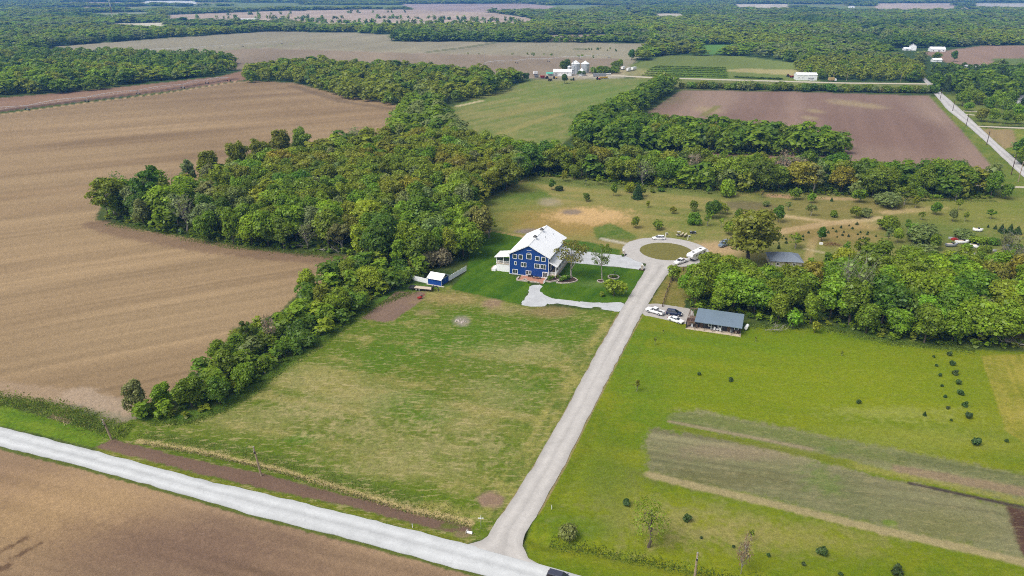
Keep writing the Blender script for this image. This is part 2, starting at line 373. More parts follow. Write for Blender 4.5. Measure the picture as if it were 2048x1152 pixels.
blob(1960, 420, 130, 30, alb(132, 138, 56), .6, .7); blob(2040, 395, 70, 40, alb(116, 132, 46), .6, .7)
# --- the big lawn right of the road
region([(1246, 700), (1283, 629), (1300, 622), (1375, 648), (1480, 655), (1640, 650), (1780, 684), (1880, 698), (2100, 705), (2500, 760), (2500, 1500), (1086, 1140), (1055, 1116), (1049, 1073), (1076, 1025), (1127, 935), (1186, 818)],
       turf(alb(102, 124, 14), alb(134, 140, 28), -14, 4.5, 1.6, .15), 'lawn', .4, .5, vg=.45, st=.12)
blob(1560, 690, 260, 30, alb(100, 134, 10), .5, .8); blob(1480, 770, 240, 70, alb(128, 146, 18), .5, .8); blob(1800, 760, 220, 60, alb(136, 150, 22), .5, .8)
blob(1350, 1040, 130, 36, alb(168, 154, 100), .6, .9, ns=1.6); blob(1560, 1075, 190, 30, alb(160, 148, 88), .55, .9, ns=1.6); blob(1240, 990, 60, 70, alb(146, 144, 66), .5, .9, ns=1.2)
blob(1210, 940, 46, 90, alb(92, 116, 26), .5, .8); blob(1660, 1010, 200, 30, alb(112, 130, 34), .45, .8)
blob(1850, 880, 200, 26, alb(160, 160, 74), .4, .9, ns=1.5); blob(1770, 826, 120, 10, alb(168, 168, 92), .4, .9, ns=2); blob(1280, 760, 50, 120, alb(96, 128, 24), .5, .8)
blob(1150, 1060, 60, 24, alb(92, 124, 26), .6, .7)
region([(1962, 712), (2200, 700), (2300, 920), (2056, 890), (2012, 862)], turf(alb(130, 134, 36), alb(164, 154, 64), 66, .9, 1.4, .2), 'hay_field', .4, .3, st=.3)
# garden ground: two long plots ploughed and half grown over
gA = [(1330, 838), (1348, 825), (1395, 819), (1674, 876), (2060, 950), (2200, 975), (2200, 1040), (2048, 1006), (1976, 990), (1810, 948), (1622, 902), (1348, 846)]
gB = [(1291, 900), (1292, 868), (1310, 857), (1400, 868), (1603, 914), (1700, 940), (1819, 967), (2015, 1010), (2060, 1021), (2200, 1055), (2200, 1160), (2048, 1118), (1936, 1090), (1740, 1047), (1544, 1000), (1348, 956), (1300, 945)]
region(gA, plow(alb(108, 120, 62), alb(138, 136, 94), -14.5, 12, .7, .3), 'garden_plot', 1.0, 1.8, vg=.4, st=.3)
region(gB, plow(alb(102, 112, 62), alb(142, 136, 102), -14.5, 16, .7, .32), 'garden_plot', 1.0, 1.8, vg=.4, st=.3)
strip([(1400, 836), (1660, 890), (1800, 922)], 1.8, alb(114, 124, 64), strength=.7, ns=1); strip([(1800, 940), (2060, 985)], 1.6, alb(152, 126, 104), strength=.7)
strip([(1800, 915), (1940, 940), (2060, 966)], 1.8, alb(104, 112, 66), strength=.6, ns=1)
blob(1640, 958, 34, 22, alb(108, 130, 56), .6, .8, ns=1.4); blob(1660, 900, 16, 10, alb(104, 128, 54), .6, .7, ns=1.2); blob(1780, 1046, 14, 6, alb(110, 144, 30), .8, .4)
blob(1420, 960, 120, 18, alb(104, 102, 58), .5, .7, ns=1); blob(1470, 905, 120, 14, alb(150, 132, 108), .6, .7); blob(1880, 1050, 90, 30, alb(122, 122, 72), .6, .7)
strip([(1700, 930), (1860, 962), (1990, 990), (2060, 1008)], 1.0, alb(152, 148, 78), strength=.7, ns=1.8)
strip([(1820, 967), (1880, 980), (1990, 1003), (2060, 1018)], .55, alb(76, 66, 62), strength=.95, vg=0)
strip([(1300, 950), (1348, 962), (1544, 1008), (1740, 1055), (1936, 1098), (2100, 1136)], 1.1, alb(172, 156, 116), strength=.85, vg=.2)
strip([(1340, 843), (1480, 870), (1622, 899)], .6, alb(158, 142, 114), strength=.8, vg=.1); strip([(1355, 855), (1620, 912), (1700, 930)], .9, alb(114, 122, 40), strength=.75)
region([(2010, 1010), (2048, 1020), (2200, 1058), (2200, 1150), (2048, 1112), (2036, 1090)], plow(alb(78, 58, 48), alb(98, 74, 62), -14, 10, .6, .2), 'garden_plot', .5, .5, vg=0)
# --- patchy lawn left of the road
region([(1239, 624), (1195, 700), (1124, 833), (1065, 935), (998, 1037), (975, 1073), (931, 1089), (818, 1060), (700, 1030), (392, 957), (196, 904), (190, 880), (262, 838), (300, 842), (370, 842), (440, 820), (500, 786), (570, 730), (640, 682), (745, 612), (820, 580), (905, 570), (905, 578), (1040, 610)],
       turf(alb(98, 118, 28), alb(146, 142, 76), -17, 3.2, .8, .34, .555), 'lawn', .4, .6, vg=1, st=.8)
for a in [(1050, 680, 150, 40, .5), (880, 660, 120, 36, .45), (800, 805, 60, 22, .75), (870, 835, 60, 14, .6), (600, 880, 30, 10, .8), (1150, 640, 60, 20, .4), (900, 695, 110, 10, .8), (760, 720, 70, 20, .5), (1040, 780, 70, 30, .5)]:
    blob(*a[:4], alb(84, 120, 22), a[4], .7, ns=1.4)
for a in [(700, 800, 90, 28, .6), (540, 835, 110, 26, .5), (830, 900, 140, 26, .55), (720, 860, 80, 14, .6), (990, 800, 60, 36, .45), (1020, 705, 70, 14, .5), (1090, 700, 40, 10, .5), (620, 760, 60, 24, .5), (930, 850, 60, 30, .5), (780, 940, 120, 18, .45)]:
    blob(*a[:4], alb(176, 162, 112), a[4] * .75, .9, ns=2.0)
region([(1237, 632), (1195, 705), (1124, 836), (1065, 938), (1000, 1037), (960, 1030), (1040, 900), (1100, 790), (1170, 680), (1205, 640)], turf(alb(98, 116, 40), alb(156, 150, 80), 69.5, .9, 1.3, .25), None, 1.5, 1)
region([(262, 838), (370, 846), (445, 824), (505, 790), (575, 734), (645, 686), (750, 616), (825, 584), (905, 572), (890, 566), (800, 570), (690, 640), (560, 730), (430, 812), (300, 838)], turf(alb(74, 112, 30), alb(96, 124, 42)), None, 1, 1, st=.1)
region([(722, 636), (793, 583), (852, 584), (845, 600), (785, 642), (770, 645)], plow(alb(128, 106, 90), alb(146, 122, 104), 69, 8, .8, .15), 'dirt_patch', .4, .7, vg=0, st=0)
blob(985, 607, 23, 9, alb(150, 126, 100), .95, .4, vg=0); blob(924, 642, 17, 9, alb(156, 148, 132), .9, .4, vg=0); blob(983, 1000, 26, 16, alb(150, 124, 104), .95, .35, vg=0)
blob(1100, 624, 50, 11, alb(146, 124, 86), .75, .6, vg=.2); blob(1010, 620, 34, 9, alb(170, 150, 106), .5, .6); blob(900, 598, 60, 12, alb(160, 138, 90), .7, .7, ns=1.2); blob(850, 625, 20, 6, alb(158, 136, 102), .6, .6)
# roadside: mown green verge, bare strip, reeds along the ditch
region([(-500, 720), (0, 806), (130, 842), (230, 868), (200, 898), (0, 851), (-500, 740)], turf(alb(92, 124, 24), alb(118, 140, 36), -17, 2, 1.2, .2), 'lawn', .4, .5, vg=1)
region([(190, 894), (228, 876), (392, 920), (510, 943), (700, 990), (818, 1014), (873, 1034), (943, 1050), (938, 1062), (888, 1062), (700, 1014), (471, 965), (333, 931)], plow(alb(118, 94, 78), alb(136, 112, 94), -17.2, 14, .9, .14), 'dirt_patch', .35, .6, vg=0, st=0)
blob(895, 1050, 24, 8, alb(104, 116, 44), .8, .5, ns=1.2); blob(925, 1068, 18, 7, alb(140, 118, 94), .8, .4, vg=0)
strip([(196, 900), (333, 938), (471, 973), (700, 1022), (818, 1052), (925, 1084)], .55, alb(112, 120, 34), strength=.95)
strip([(280, 879), (420, 903), (560, 936), (690, 975), (820, 1014), (940, 1042)], .8, alb(196, 172, 124), strength=.75, ns=1.2)
strip([(300, 868), (430, 890), (570, 922), (700, 962), (830, 1000)], 1.5, alb(84, 104, 34), strength=.7, ns=.8)
strip([(0, 896), (157, 934), (333, 983), (510, 1034), (700, 1081), (955, 1151)], .45, alb(96, 108, 44), strength=.95, ns=1.0)
strip([(1055, 1120), (1086, 1137), (1160, 1158)], .8, alb(110, 124, 34), strength=.8)
# edges of the concrete drive
for e in ([(1236, 628), (1195, 702), (1124, 835), (1065, 937), (998, 1039)], [(1284, 632), (1246, 702), (1186, 820), (1128, 937), (1077, 1028)]):
    strip(e, .22, alb(156, 138, 100), strength=.85, ns=.8)
# --- kept lawn round the house
LW = turf(alb(58, 98, 8), alb(92, 124, 24), 58, 1.6, 1.6, .2)
region([(985, 462), (1060, 478), (1020, 515), (1018, 550), (1060, 558), (1062, 575), (1040, 609), (990, 598), (900, 578), (932, 545), (940, 505), (960, 475)], LW, 'lawn', .4, .5, vg=.5, st=0)
region([(1082, 572), (1078, 584), (1095, 595), (1143, 603), (1196, 606), (1253, 605), (1290, 541), (1262, 537), (1160, 527), (1110, 520), (1090, 552)], LW, 'lawn', .3, .3, vg=.5, st=0)
region([(1125, 478), (1180, 484), (1240, 500), (1240, 511), (1130, 500)], turf(alb(64, 104, 24), alb(100, 122, 44)), 'lawn', .5, .6, st=.1)
blob(1200, 568, 40, 6, alb(130, 150, 84), .4, .8)
region([(1310, 588), (1330, 558), (1348, 535), (1380, 524), (1420, 530), (1440, 560), (1370, 600), (1368, 622), (1290, 622)], turf(alb(122, 120, 52), alb(148, 134, 74), 66, 2), 'meadow', .3, .5, st=.3)
# lake-side field right of the far road, verges
region([(1935, 255), (2060, 258), (2200, 330), (2100, 370), (2060, 330)], turf(alb(108, 128, 40), alb(140, 142, 60)), 'lawn', 1, 1.5)
region([(1962, 258), (2024, 258), (2030, 268), (2034, 292), (2010, 298)], plow(alb(158, 138, 96), alb(172, 148, 110), 60, 30, 2, .2), 'plowed_field', 1, 1.5, vg=.1)
region([(1858, 192), (1880, 195), (1990, 300), (2048, 345), (2200, 400), (2000, 392), (1960, 350), (1995, 346), (1925, 262)], turf(alb(100, 122, 40), alb(128, 134, 56)), 'lawn', 1, 1.5)
region([(1870, 185), (1900, 190), (2080, 215), (2080, 252), (1955, 250)], turf(alb(100, 120, 44), alb(130, 134, 62)), 'lawn', 1, 1.5)
# gravel dust under the farmyard, driveway
blob(1180, 152, 70, 5, alb(196, 186, 168), .9, .5, vg=0); blob(1120, 156, 50, 5, alb(170, 156, 132), .6, .6, vg=0); blob(1270, 145, 40, 8, alb(176, 166, 116), .7, .6)
# tyre ruts at the lower left
for l in ([(-6, 1106), (20, 1094), (48, 1078)], [(22, 1118), (50, 1105), (80, 1088)], [(-4, 1140), (14, 1134)]): strip(l, .55, alb(92, 70, 54), soft=.9, strength=.75, ns=2.4, vg=0)

Z = ground_z(X, Y)
# wood floor: shade-tolerant litter
def ground_material():
    m, n, b = new_mat('land'); L = n.links.new
    at = n.nodes.new('ShaderNodeAttribute'); at.attribute_name = 'soil'
    av = n.nodes.new('ShaderNodeAttribute'); av.attribute_name = 'cover'
    sp = n.nodes.new('ShaderNodeSeparateColor'); L(av.outputs['Color'], sp.inputs[0])
    tc = n.nodes.new('ShaderNodeTexCoord')
    def noise(s, d=4, rough=.6):
        z = n.nodes.new('ShaderNodeTexNoise'); z.inputs['Scale'].default_value = s; z.inputs['Detail'].default_value = d
        z.inputs['Roughness'].default_value = rough; L(tc.outputs['Object'], z.inputs['Vector']); return z.outputs[0]
    def rng(src, a, b_, c, d):
        z = n.nodes.new('ShaderNodeMapRange'); L(src, z.inputs[0])
        for i, v in enumerate((a, b_, c, d)): z.inputs[i + 1].default_value = v
        return z.outputs[0]
    def mul(a, b_):
        z = n.nodes.new('ShaderNodeMath'); z.operation = 'MULTIPLY'
        for i, v in enumerate((a, b_)):
            if isinstance(v, (int, float)): z.inputs[i].default_value = v
            else: L(v, z.inputs[i])
        return z.outputs[0]
    f1 = rng(noise(1.1, 6, .75), .3, .7, .66, 1.34); f2 = rng(noise(4.0, 3), .3, .7, .84, 1.16)
    sc = n.nodes.new('ShaderNodeVectorMath'); sc.operation = 'SCALE'; L(at.outputs['Color'], sc.inputs[0]); 
    def lerp1(src, k_):                     # damp a factor towards 1
        a_ = n.nodes.new('ShaderNodeMath'); a_.operation = 'SUBTRACT'; L(src, a_.inputs[0]); a_.inputs[1].default_value = 1.0
        return_ = n.nodes.new('ShaderNodeMath'); return_.operation = 'MULTIPLY_ADD'; L(a_.outputs[0], return_.inputs[0]); L(k_, return_.inputs[1]); return_.inputs[2].default_value = 1.0; return return_.outputs[0]
    L(mul(lerp1(f1, rng(sp.outputs[0], 0, 1, .38, 1)), f2), sc.inputs['Scale'])
    # straw and dead grass flecks
    def streak(rot, s, stretch, a, b_):
        mp = n.nodes.new('ShaderNodeMapping'); mp.inputs['Rotation'].default_value = (0, 0, R(rot)); mp.inputs['Scale'].default_value = (stretch, 1, 1); L(tc.outputs['Object'], mp.inputs[0])
        z = n.nodes.new('ShaderNodeTexNoise'); z.inputs['Scale'].default_value = s; z.inputs['Detail'].default_value = 6; z.inputs['Roughness'].default_value = .75; L(mp.outputs[0], z.inputs['Vector'])
        return rng(z.outputs[0], a, b_, 0, 1)
    mxm = n.nodes.new('ShaderNodeMath'); mxm.operation = 'MAXIMUM'; L(streak(17, .8, .3, .55, .61), mxm.inputs[0]); L(streak(-69.5, .9, .3, .56, .62), mxm.inputs[1])
    fl = mul(mxm.outputs[0], sp.outputs[1])
    mx = n.nodes.new('ShaderNodeMix'); mx.data_type = 'RGBA'; L(mul(fl, .58), mx.inputs[0]); L(sc.outputs[0], mx.inputs[6])
    mx.inputs[7].default_value = (*alb(196, 178, 128), 1)
    # tussocks: darker tufts where grass grows
    tf = mul(rng(noise(.6, 5, .7), .56, .66, 0, .45), sp.outputs[0])
    m2 = n.nodes.new('ShaderNodeMix'); m2.data_type = 'RGBA'; L(tf, m2.inputs[0]); L(mx.outputs[2], m2.inputs[6]); m2.inputs[7].default_value = (*alb(70, 92, 26), 1)
    L(m2.outputs[2], b.inputs['Base Color']); b.inputs['Roughness'].default_value = .95; b.inputs['Specular IOR Level'].default_value = .1
    bp = n.nodes.new('ShaderNodeBump'); bp.inputs['Strength'].default_value = .5; bp.inputs['Distance'].default_value = .25
    L(noise(2.0, 5, .7), bp.inputs['Height']); L(bp.outputs[0], b.inputs['Normal'])
    return m
GM = ground_material()
col = np.clip(col, 0.004, 1)
def sheet(name, fmask):
    fi = np.nonzero(fmask)[0]
    r = fi // (NC - 1); c = fi % (NC - 1); a = r * NC + c
    q = np.stack([a, a + 1, a + NC + 1, a + NC], 1)
    used, inv = np.unique(q, return_inverse=True); inv = inv.reshape(q.shape)
    me = bpy.data.meshes.new(name)
    me.vertices.add(len(used)); me.vertices.foreach_set('co', np.stack([X[used], Y[used], Z[used]], 1).astype(np.float32).ravel())
    me.loops.add(q.size); me.loops.foreach_set('vertex_index', inv.astype(np.int32).ravel())
    me.polygons.add(len(q)); me.polygons.foreach_set('loop_start', np.arange(0, q.size, 4, dtype=np.int32))
    me.update(calc_edges=True); me.polygons.foreach_set('use_smooth', np.ones(len(q), bool))
    for nm, arr in (('soil', col[used]), ('cover', np.stack([veg[used], straw[used], straw[used] * 0], 1))):
        at = me.attributes.new(nm, 'FLOAT_COLOR', 'POINT')
        at.data.foreach_set('color', np.concatenate([arr, np.ones((len(used), 1))], 1).astype(np.float32).ravel())
    me.materials.append(GM)
    o = bpy.data.objects.new(name, me); C.objects.link(o); o['kind'] = 'structure'
    return o
rg = rid.reshape(NR, NC)[:-1, :-1].ravel()
LANDTXT = {'ground': 'rough grass and wood floor between the fields', 'plowed_field': 'bare brown tilled farm fields', 'hay_field': 'grass hay fields with pale swaths',
           'lawn': 'mown green lawns beside the concrete drive', 'meadow': 'dry tan meadow behind the blue house', 'garden_plot': 'long half overgrown garden plots', 'dirt_patch': 'bare dirt strip and patches'}
for k, nm in enumerate(NAMES):
    if (rg == k).any(): tag(sheet(nm, rg == k), LANDTXT[nm], 'ground')

# ------------------------------------------------------------------ roads
def road_mat(name, c, var=.1, patch=(.5, .5), dark=None):
    m, n, b = new_mat(name); L = n.links.new
    tc = n.nodes.new('ShaderNodeTexCoord')
    def noise(s, d=5, r=.65):
        z = n.nodes.new('ShaderNodeTexNoise'); z.inputs['Scale'].default_value = s; z.inputs['Detail'].default_value = d; z.inputs['Roughness'].default_value = r
        L(tc.outputs['Object'], z.inputs['Vector']); return z.outputs[0]
    def rng(src, a, b_, c_, d):
        z = n.nodes.new('ShaderNodeMapRange'); L(src, z.inputs[0])
        for i, v in enumerate((a, b_, c_, d)): z.inputs[i + 1].default_value = v
        return z.outputs[0]
    at = n.nodes.new('ShaderNodeAttribute'); at.attribute_name = 'across'
    mu = n.nodes.new('ShaderNodeMath'); mu.operation = 'MULTIPLY'; L(rng(noise(.35), .3, .7, 1 - var, 1 + var), mu.inputs[0]); L(rng(noise(3), .3, .7, .93, 1.07), mu.inputs[1])
    m3 = n.nodes.new('ShaderNodeMath'); m3.operation = 'MULTIPLY'; L(mu.outputs[0], m3.inputs[0]); L(at.outputs['Fac'], m3.inputs[1])
    vo = n.nodes.new('ShaderNodeTexVoronoi'); vo.feature = 'DISTANCE_TO_EDGE'; vo.inputs['Scale'].default_value = .16; vo.inputs['Randomness'].default_value = 1.0
    wp = n.nodes.new('ShaderNodeVectorMath'); wp.operation = 'MULTIPLY_ADD'; nzv = n.nodes.new('ShaderNodeTexNoise'); nzv.inputs['Scale'].default_value = .5; L(tc.outputs['Object'], nzv.inputs['Vector'])
    L(nzv.outputs['Color'], wp.inputs[0]); wp.inputs[1].default_value = (2.5, 2.5, 0); L(tc.outputs['Object'], wp.inputs[2]); L(wp.outputs[0], vo.inputs['Vector'])
    cr = n.nodes.new('ShaderNodeMath'); cr.operation = 'MULTIPLY'; L(m3.outputs[0], cr.inputs[0]); L(rng(vo.outputs['Distance'], 0, .018, .93, 1.0), cr.inputs[1])
    vm = n.nodes.new('ShaderNodeVectorMath'); vm.operation = 'SCALE'; vm.inputs[0].default_value = alb(*c); L(cr.outputs[0], vm.inputs['Scale'])
    L(vm.outputs[0], b.inputs['Base Color']); b.inputs['Roughness'].default_value = .85; b.inputs['Specular IOR Level'].default_value = .25
    return m
def ribbon(name, left, right, m, label, z=.06, n=None, raw=False, tracks=True, seg=1.5):
    """a carriageway between two surveyed edges"""
    l = left if raw else PA(left); r = right if raw else PA(right)
    def resamp(a, k):
        s = np.concatenate([[0], np.cumsum(np.hypot(*np.diff(a, axis=0).T))]); t = np.linspace(0, s[-1], k)
        return np.stack([np.interp(t, s, a[:, 0]), np.interp(t, s, a[:, 1])], 1)
    ln = np.hypot(*np.diff(l, axis=0).T).sum(); k = max(4, int(ln / seg)); k = min(k, 900)
    l, r = resamp(l, k), resamp(r, k); W = 13
    jl = .7 * (fbm(l[:, 0], l[:, 1], 2.5, 51, 3) - .5); jr = .7 * (fbm(r[:, 0], r[:, 1], 2.5, 52, 3) - .5)
    vs, fac = [], []
    for i in range(k):
        d = r[i] - l[i]; d = d / np.hypot(*d)
        a = l[i] + d * jl[i]; b = r[i] + d * jr[i]
        for j in range(W):
            t = j / (W - 1); q = a + (b - a) * t
            vs.append((q[0], q[1], z + .05 * (1 - (2 * t - 1) ** 2)))
            f = 1.0
            if tracks:
                f += .09 * (math.exp(-((t - .27) / .07) ** 2) + math.exp(-((t - .73) / .07) ** 2)) - .12 * math.exp(-((t - .5) / .06) ** 2) - .08 * math.exp(-((t - .04) / .08) ** 2) - .08 * math.exp(-((t - .96) / .08) ** 2)
                f += .14 * (vnoise(np.array([i * seg / 30.]), np.array([t * 9.]), 61)[0] - .5) + .08 * (vnoise(np.array([i * seg / 6.]), np.array([t * 5.]), 62)[0] - .5)
            if j in (0, W - 1): f *= .86
            fac.append(f)
    f = [(i * W + j, (i + 1) * W + j, (i + 1) * W + j + 1, i * W + j + 1) for i in range(k - 1) for j in range(W - 1)]
    # sides down to the ground
    n0 = len(vs)
    for i in range(k): vs.append((vs[i * W][0], vs[i * W][1], -.15)); fac.append(.8)
    for i in range(k): vs.append((vs[i * W + W - 1][0], vs[i * W + W - 1][1], -.15)); fac.append(.8)
    for i in range(k - 1):
        f.append((n0 + i, n0 + i + 1, (i + 1) * W, i * W)); f.append((i * W + W - 1, (i + 1) * W + W - 1, n0 + k + i + 1, n0 + k + i))
    me = bpy.data.meshes.new(name); me.from_pydata(vs, [], f); me.materials.append(m)
    at = me.attributes.new('across', 'FLOAT', 'POINT'); at.data.foreach_set('value', np.array(fac, np.float32))
    o = bpy.data.objects.new(name, me); C.objects.link(o)
    bm = bmesh.new(); bm.from_mesh(me); bmesh.ops.recalc_face_normals(bm, faces=bm.faces); bm.to_mesh(me); bm.free()
    return tag(o, label, 'road', kind='structure')
def slab(name, poly, m, label, z=.045, raw=False, amp=.35, rounds=0):
    """a loose or paved area with an uneven rim"""
    po = poly if raw else PA(poly)
    for _ in range(rounds):                # round the corners
        nx = np.roll(po, -1, 0); po = np.stack([po * .78 + nx * .22, po * .22 + nx * .78], 1).reshape(-1, 2)
    out = []
    for i in range(len(po)):
        a, b = po[i], po[(i + 1) % len(po)]; k = max(1, int(np.hypot(*(b - a)) / .7))
        for j in range(k): out.append(a + (b - a) * j / k)
    out = np.array(out); out += amp * np.stack([fbm(out[:, 0], out[:, 1], 1.8, 71, 3) - .5, fbm(out[:, 0], out[:, 1], 1.8, 72, 3) - .5], 1)
    n = len(out)
    bm = bmesh.new(); vs = [bm.verts.new((x, y, z)) for x, y in out]; lo = [bm.verts.new((x, y, -.2)) for x, y in out]
    bm.faces.new(vs)
    for i in range(n): bm.faces.new((lo[i], lo[(i + 1) % n], vs[(i + 1) % n], vs[i]))
    bmesh.ops.triangulate(bm, faces=[f for f in bm.faces if len(f.verts) > 4]); bmesh.ops.recalc_face_normals(bm, faces=bm.faces)
    me = bpy.data.meshes.new(name); bm.to_mesh(me); bm.free(); me.materials.append(m)
    at = me.attributes.new('across', 'FLOAT', 'POINT'); at.data.foreach_set('value', np.ones(len(me.vertices), np.float32))
    o = bpy.data.objects.new(name, me); C.objects.link(o); return tag(o, label, 'ground', kind='structure')
CONC = road_mat('concrete_drive', (200, 195, 189), .08); GRAV = road_mat('white_gravel', (204, 206, 208), .14); FRONT = road_mat('pale_chip_road', (212, 214, 214), .08)
ASPH = road_mat('grey_road', (204, 200, 196), .07); DUST = road_mat('farm_track', (206, 196, 172), .1)
ribbon('front_road', [(-700, 700), (0, 854), (196, 904), (392, 957), (588, 1002), (818, 1059), (931, 1088), (1086, 1131), (1160, 1152), (1500, 1240)],
       [(-700, 735), (0, 893), (157, 931), (333, 980), (510, 1031), (700, 1078), (955, 1149), (1050, 1176), (1100, 1190), (1420, 1280)], FRONT, 'pale chip sealed country road across the foreground', z=.10)
ribbon('drive_road', [(931, 1090), (958, 1084), (975, 1072), (998, 1037), (1065, 935), (1124, 833), (1195, 700), (1239, 626), (1263, 585), (1290, 541), (1293, 522)],
       [(1086, 1133), (1055, 1116), (1045, 1092), (1051, 1070), (1076, 1025), (1127, 935), (1186, 818), (1246, 700), (1283, 629), (1311, 585), (1328, 558), (1347, 534), (1372, 522)], CONC, 'pale concrete drive from the front road to the turning circle', z=.08)
# turning circle: a ring with a grass island
cc = P(1332, 503); RO = 16.2; RI = 9.6; ang = np.linspace(0, 2 * math.pi, 120)
ell = 1.0
ribbon('turning_circle', np.stack([cc.x + RO * np.cos(ang), cc.y + RO * np.sin(ang)], 1), np.stack([cc.x + RI * np.cos(ang), cc.y + RI * np.sin(ang)], 1), CONC, 'concrete turning circle round a grass island', z=.10, raw=True, seg=.8, tracks=False)
o = slab('grass_island', np.stack([cc.x + (RI + .05) * np.cos(ang[:-1]), cc.y + (RI + .05) * np.sin(ang[:-1])], 1), mat('island_turf', alb(122, 116, 50), .95, .22, 1.3, bump=.5), 'round mown grass island inside the turning circle', z=.16, raw=True, amp=.1)
slab('gravel_lot', [(1112, 498), (1136, 500), (1184, 505), (1248, 511), (1268, 512), (1290, 530), (1288, 541), (1257, 536), (1160, 527), (1112, 524)], GRAV, 'pale gravel parking lot beside the blue house', z=.05, amp=.9, rounds=1)
slab('gravel_drive', [(1060, 570), (1087, 570), (1078, 582), (1095, 594), (1143, 602), (1194, 606), (1256, 605), (1246, 624), (1215, 620), (1177, 616), (1130, 609), (1095, 607), (1087, 614), (1060, 613), (1040, 609), (1057, 586)], GRAV, 'white gravel side drive curving from the patio to the road', z=.05, amp=1.5, rounds=1)
slab('gravel_pad', [(1287, 612), (1300, 606), (1345, 612), (1388, 618), (1384, 650), (1352, 645), (1316, 636), (1281, 630)], road_mat('grey_gravel', (190, 184, 178), .1), 'grey gravel pad where three cars stand', z=.05, amp=1.3, rounds=2)
ribbon('county_road', [(1700, 45), (1750, 78), (1800, 115), (1838.4, 150.5), (1860.2, 178), (1893.8, 219), (1934.8, 251.4), (1979.6, 291.2), (2030.4, 339.4), (2198, 491)], [(1703, 45), (1754, 78), (1805, 115), (1844, 149.5), (1881.5, 184.7), (1914, 212), (1950, 246), (1998, 290), (2048, 333.5), (2220, 485)], ASPH, 'grey country road running into the distance', z=.1, seg=6)
ribbon('farm_track', [(1180, 150), (1240, 150.5), (1310, 154.5), (1365, 156), (1567, 161.6), (1690, 165), (1866, 166.6)], [(1180, 152), (1240, 153), (1310, 157), (1365, 158.4), (1567, 164), (1690, 167.4), (1866, 169.4)], DUST, 'pale farm track from the grain bins to the country road', z=.1, seg=8)
ribbon('side_lane', [(1948, 251.5), (2044, 255), (2200, 260)], [(1952, 253.6), (2044, 257.6), (2200, 263)], DUST, 'pale side lane leaving the country road', z=.1, seg=5)
ribbon('meadow_lane', [(1840, 366), (1977, 370), (2048, 373), (2200, 378)], [(1840, 368.5), (1977, 373), (2048, 376.5), (2200, 382)], DUST, 'pale lane behind the row of oaks', z=.1, seg=5)
for i, l in enumerate(([(1926, 222), (1978, 224)], [(1932, 229), (1960, 231)])):
    ribbon('house_driveway', [(a, b - .8) for a, b in l], [(a, b + .8) for a, b in l], DUST, 'short pale driveway off the country road', z=.09, seg=4)
# ------------------------------------------------------------------ building materials
BLUE = mat('blue_siding', alb(18, 72, 152), .55, .08, 1.5, ribs=('Z', .25, .16)); BLUE2 = mat('blue_metal', alb(22, 80, 172), .5, .08, 2, ribs=('X', .45, .2)); BLUE3 = mat('blue_metal_gable', alb(22, 78, 166), .5, .08, 2, ribs=('Y', .45, .2))
WHITE = mat('white_trim', (.80, .80, .80), .5, .04, 3); WROOF = mat('white_roof_metal', (.79, .80, .81), .45, .02, .3)
WROOFX = mat('white_roof_seams', (.78, .79, .80), .45, .03, .4, ribs=('X', .6, .04)); VINYL = mat('white_vinyl', (.80, .80, .82), .45, .03, 2, ribs=('X', .3, .08))
GLASS = mat('window_glass', (.035, .05, .055), .08, .2, 1.0, spec=.8); DARKM = mat('dark_metal', (.03, .03, .033), .5, .2, 3)
BLACKS = mat('black_siding', (.022, .023, .028), .6, .15, 2, ribs=('X', .4, .25)); GREYROOF = mat('grey_metal_roof', alb(134, 152, 168), .38, .05, .6, ribs=('X', .4, .1), metal=.15)
WOOD = mat('weathered_wood', alb(134, 112, 96), .85, .2, 3, stretch=(1, 8, 1)); DWOOD = mat('dark_wood', alb(88, 64, 52), .85, .25, 3); PALEW = mat('pale_boards', alb(222, 204, 180), .8, .12, 3, stretch=(6, 1, 1)); BROWND = mat('brown_door', alb(104, 82, 66), .6, .1, 3)
BRICKP = mat('brick_pavers', alb(196, 142, 118), .85, .16, 5); STONE = mat('pale_stone', alb(206, 194, 182), .85, .16, 2.5); MULCH = mat('dark_mulch', alb(70, 52, 44), .95, .3, 4, bump=.5)
SHING = mat('grey_shingles', alb(140, 150, 164), .85, .1, 3); CORR = mat('galvanised_steel', (.52, .55, .58), .38, .1, .6, metal=.35, ribs=('Z', .9, .16)); CORRT = mat('bright_bin_roof', (.74, .76, .78), .4, .05, 1)
TEAL = mat('teal_roof', alb(96, 200, 172), .5, .08, 1); RED = mat('red_paint', alb(176, 44, 34), .5, .12, 3); YELLOW = mat('yellow_paint', alb(236, 190, 50), .5, .1, 3); GREENP = mat('green_paint', alb(36, 108, 54), .5, .1, 3)
RUST = mat('rusty_steel', alb(134, 84, 58), .8, .3, 3); GREYM = mat('grey_steel', (.35, .36, .37), .5, .12, 2, metal=.3); POLEW = mat('grey_pole_wood', alb(178, 158, 130), .9, .15, 2, stretch=(1, 1, .1))
TYRE = mat('tyre_rubber', (.018, .018, .019), .85, .1, 4); RIM = mat('alloy_rim', (.55, .56, .58), .35, .05, 3, metal=.6); CONCS = mat('concrete_slab', alb(214, 204, 190), .85, .1, 1.5)
LAMPM = mat('lamp_glass', (.75, .74, .70), .2, .05, 3); TAILM = mat('tail_lamp', (.28, .015, .012), .3, .05, 3)

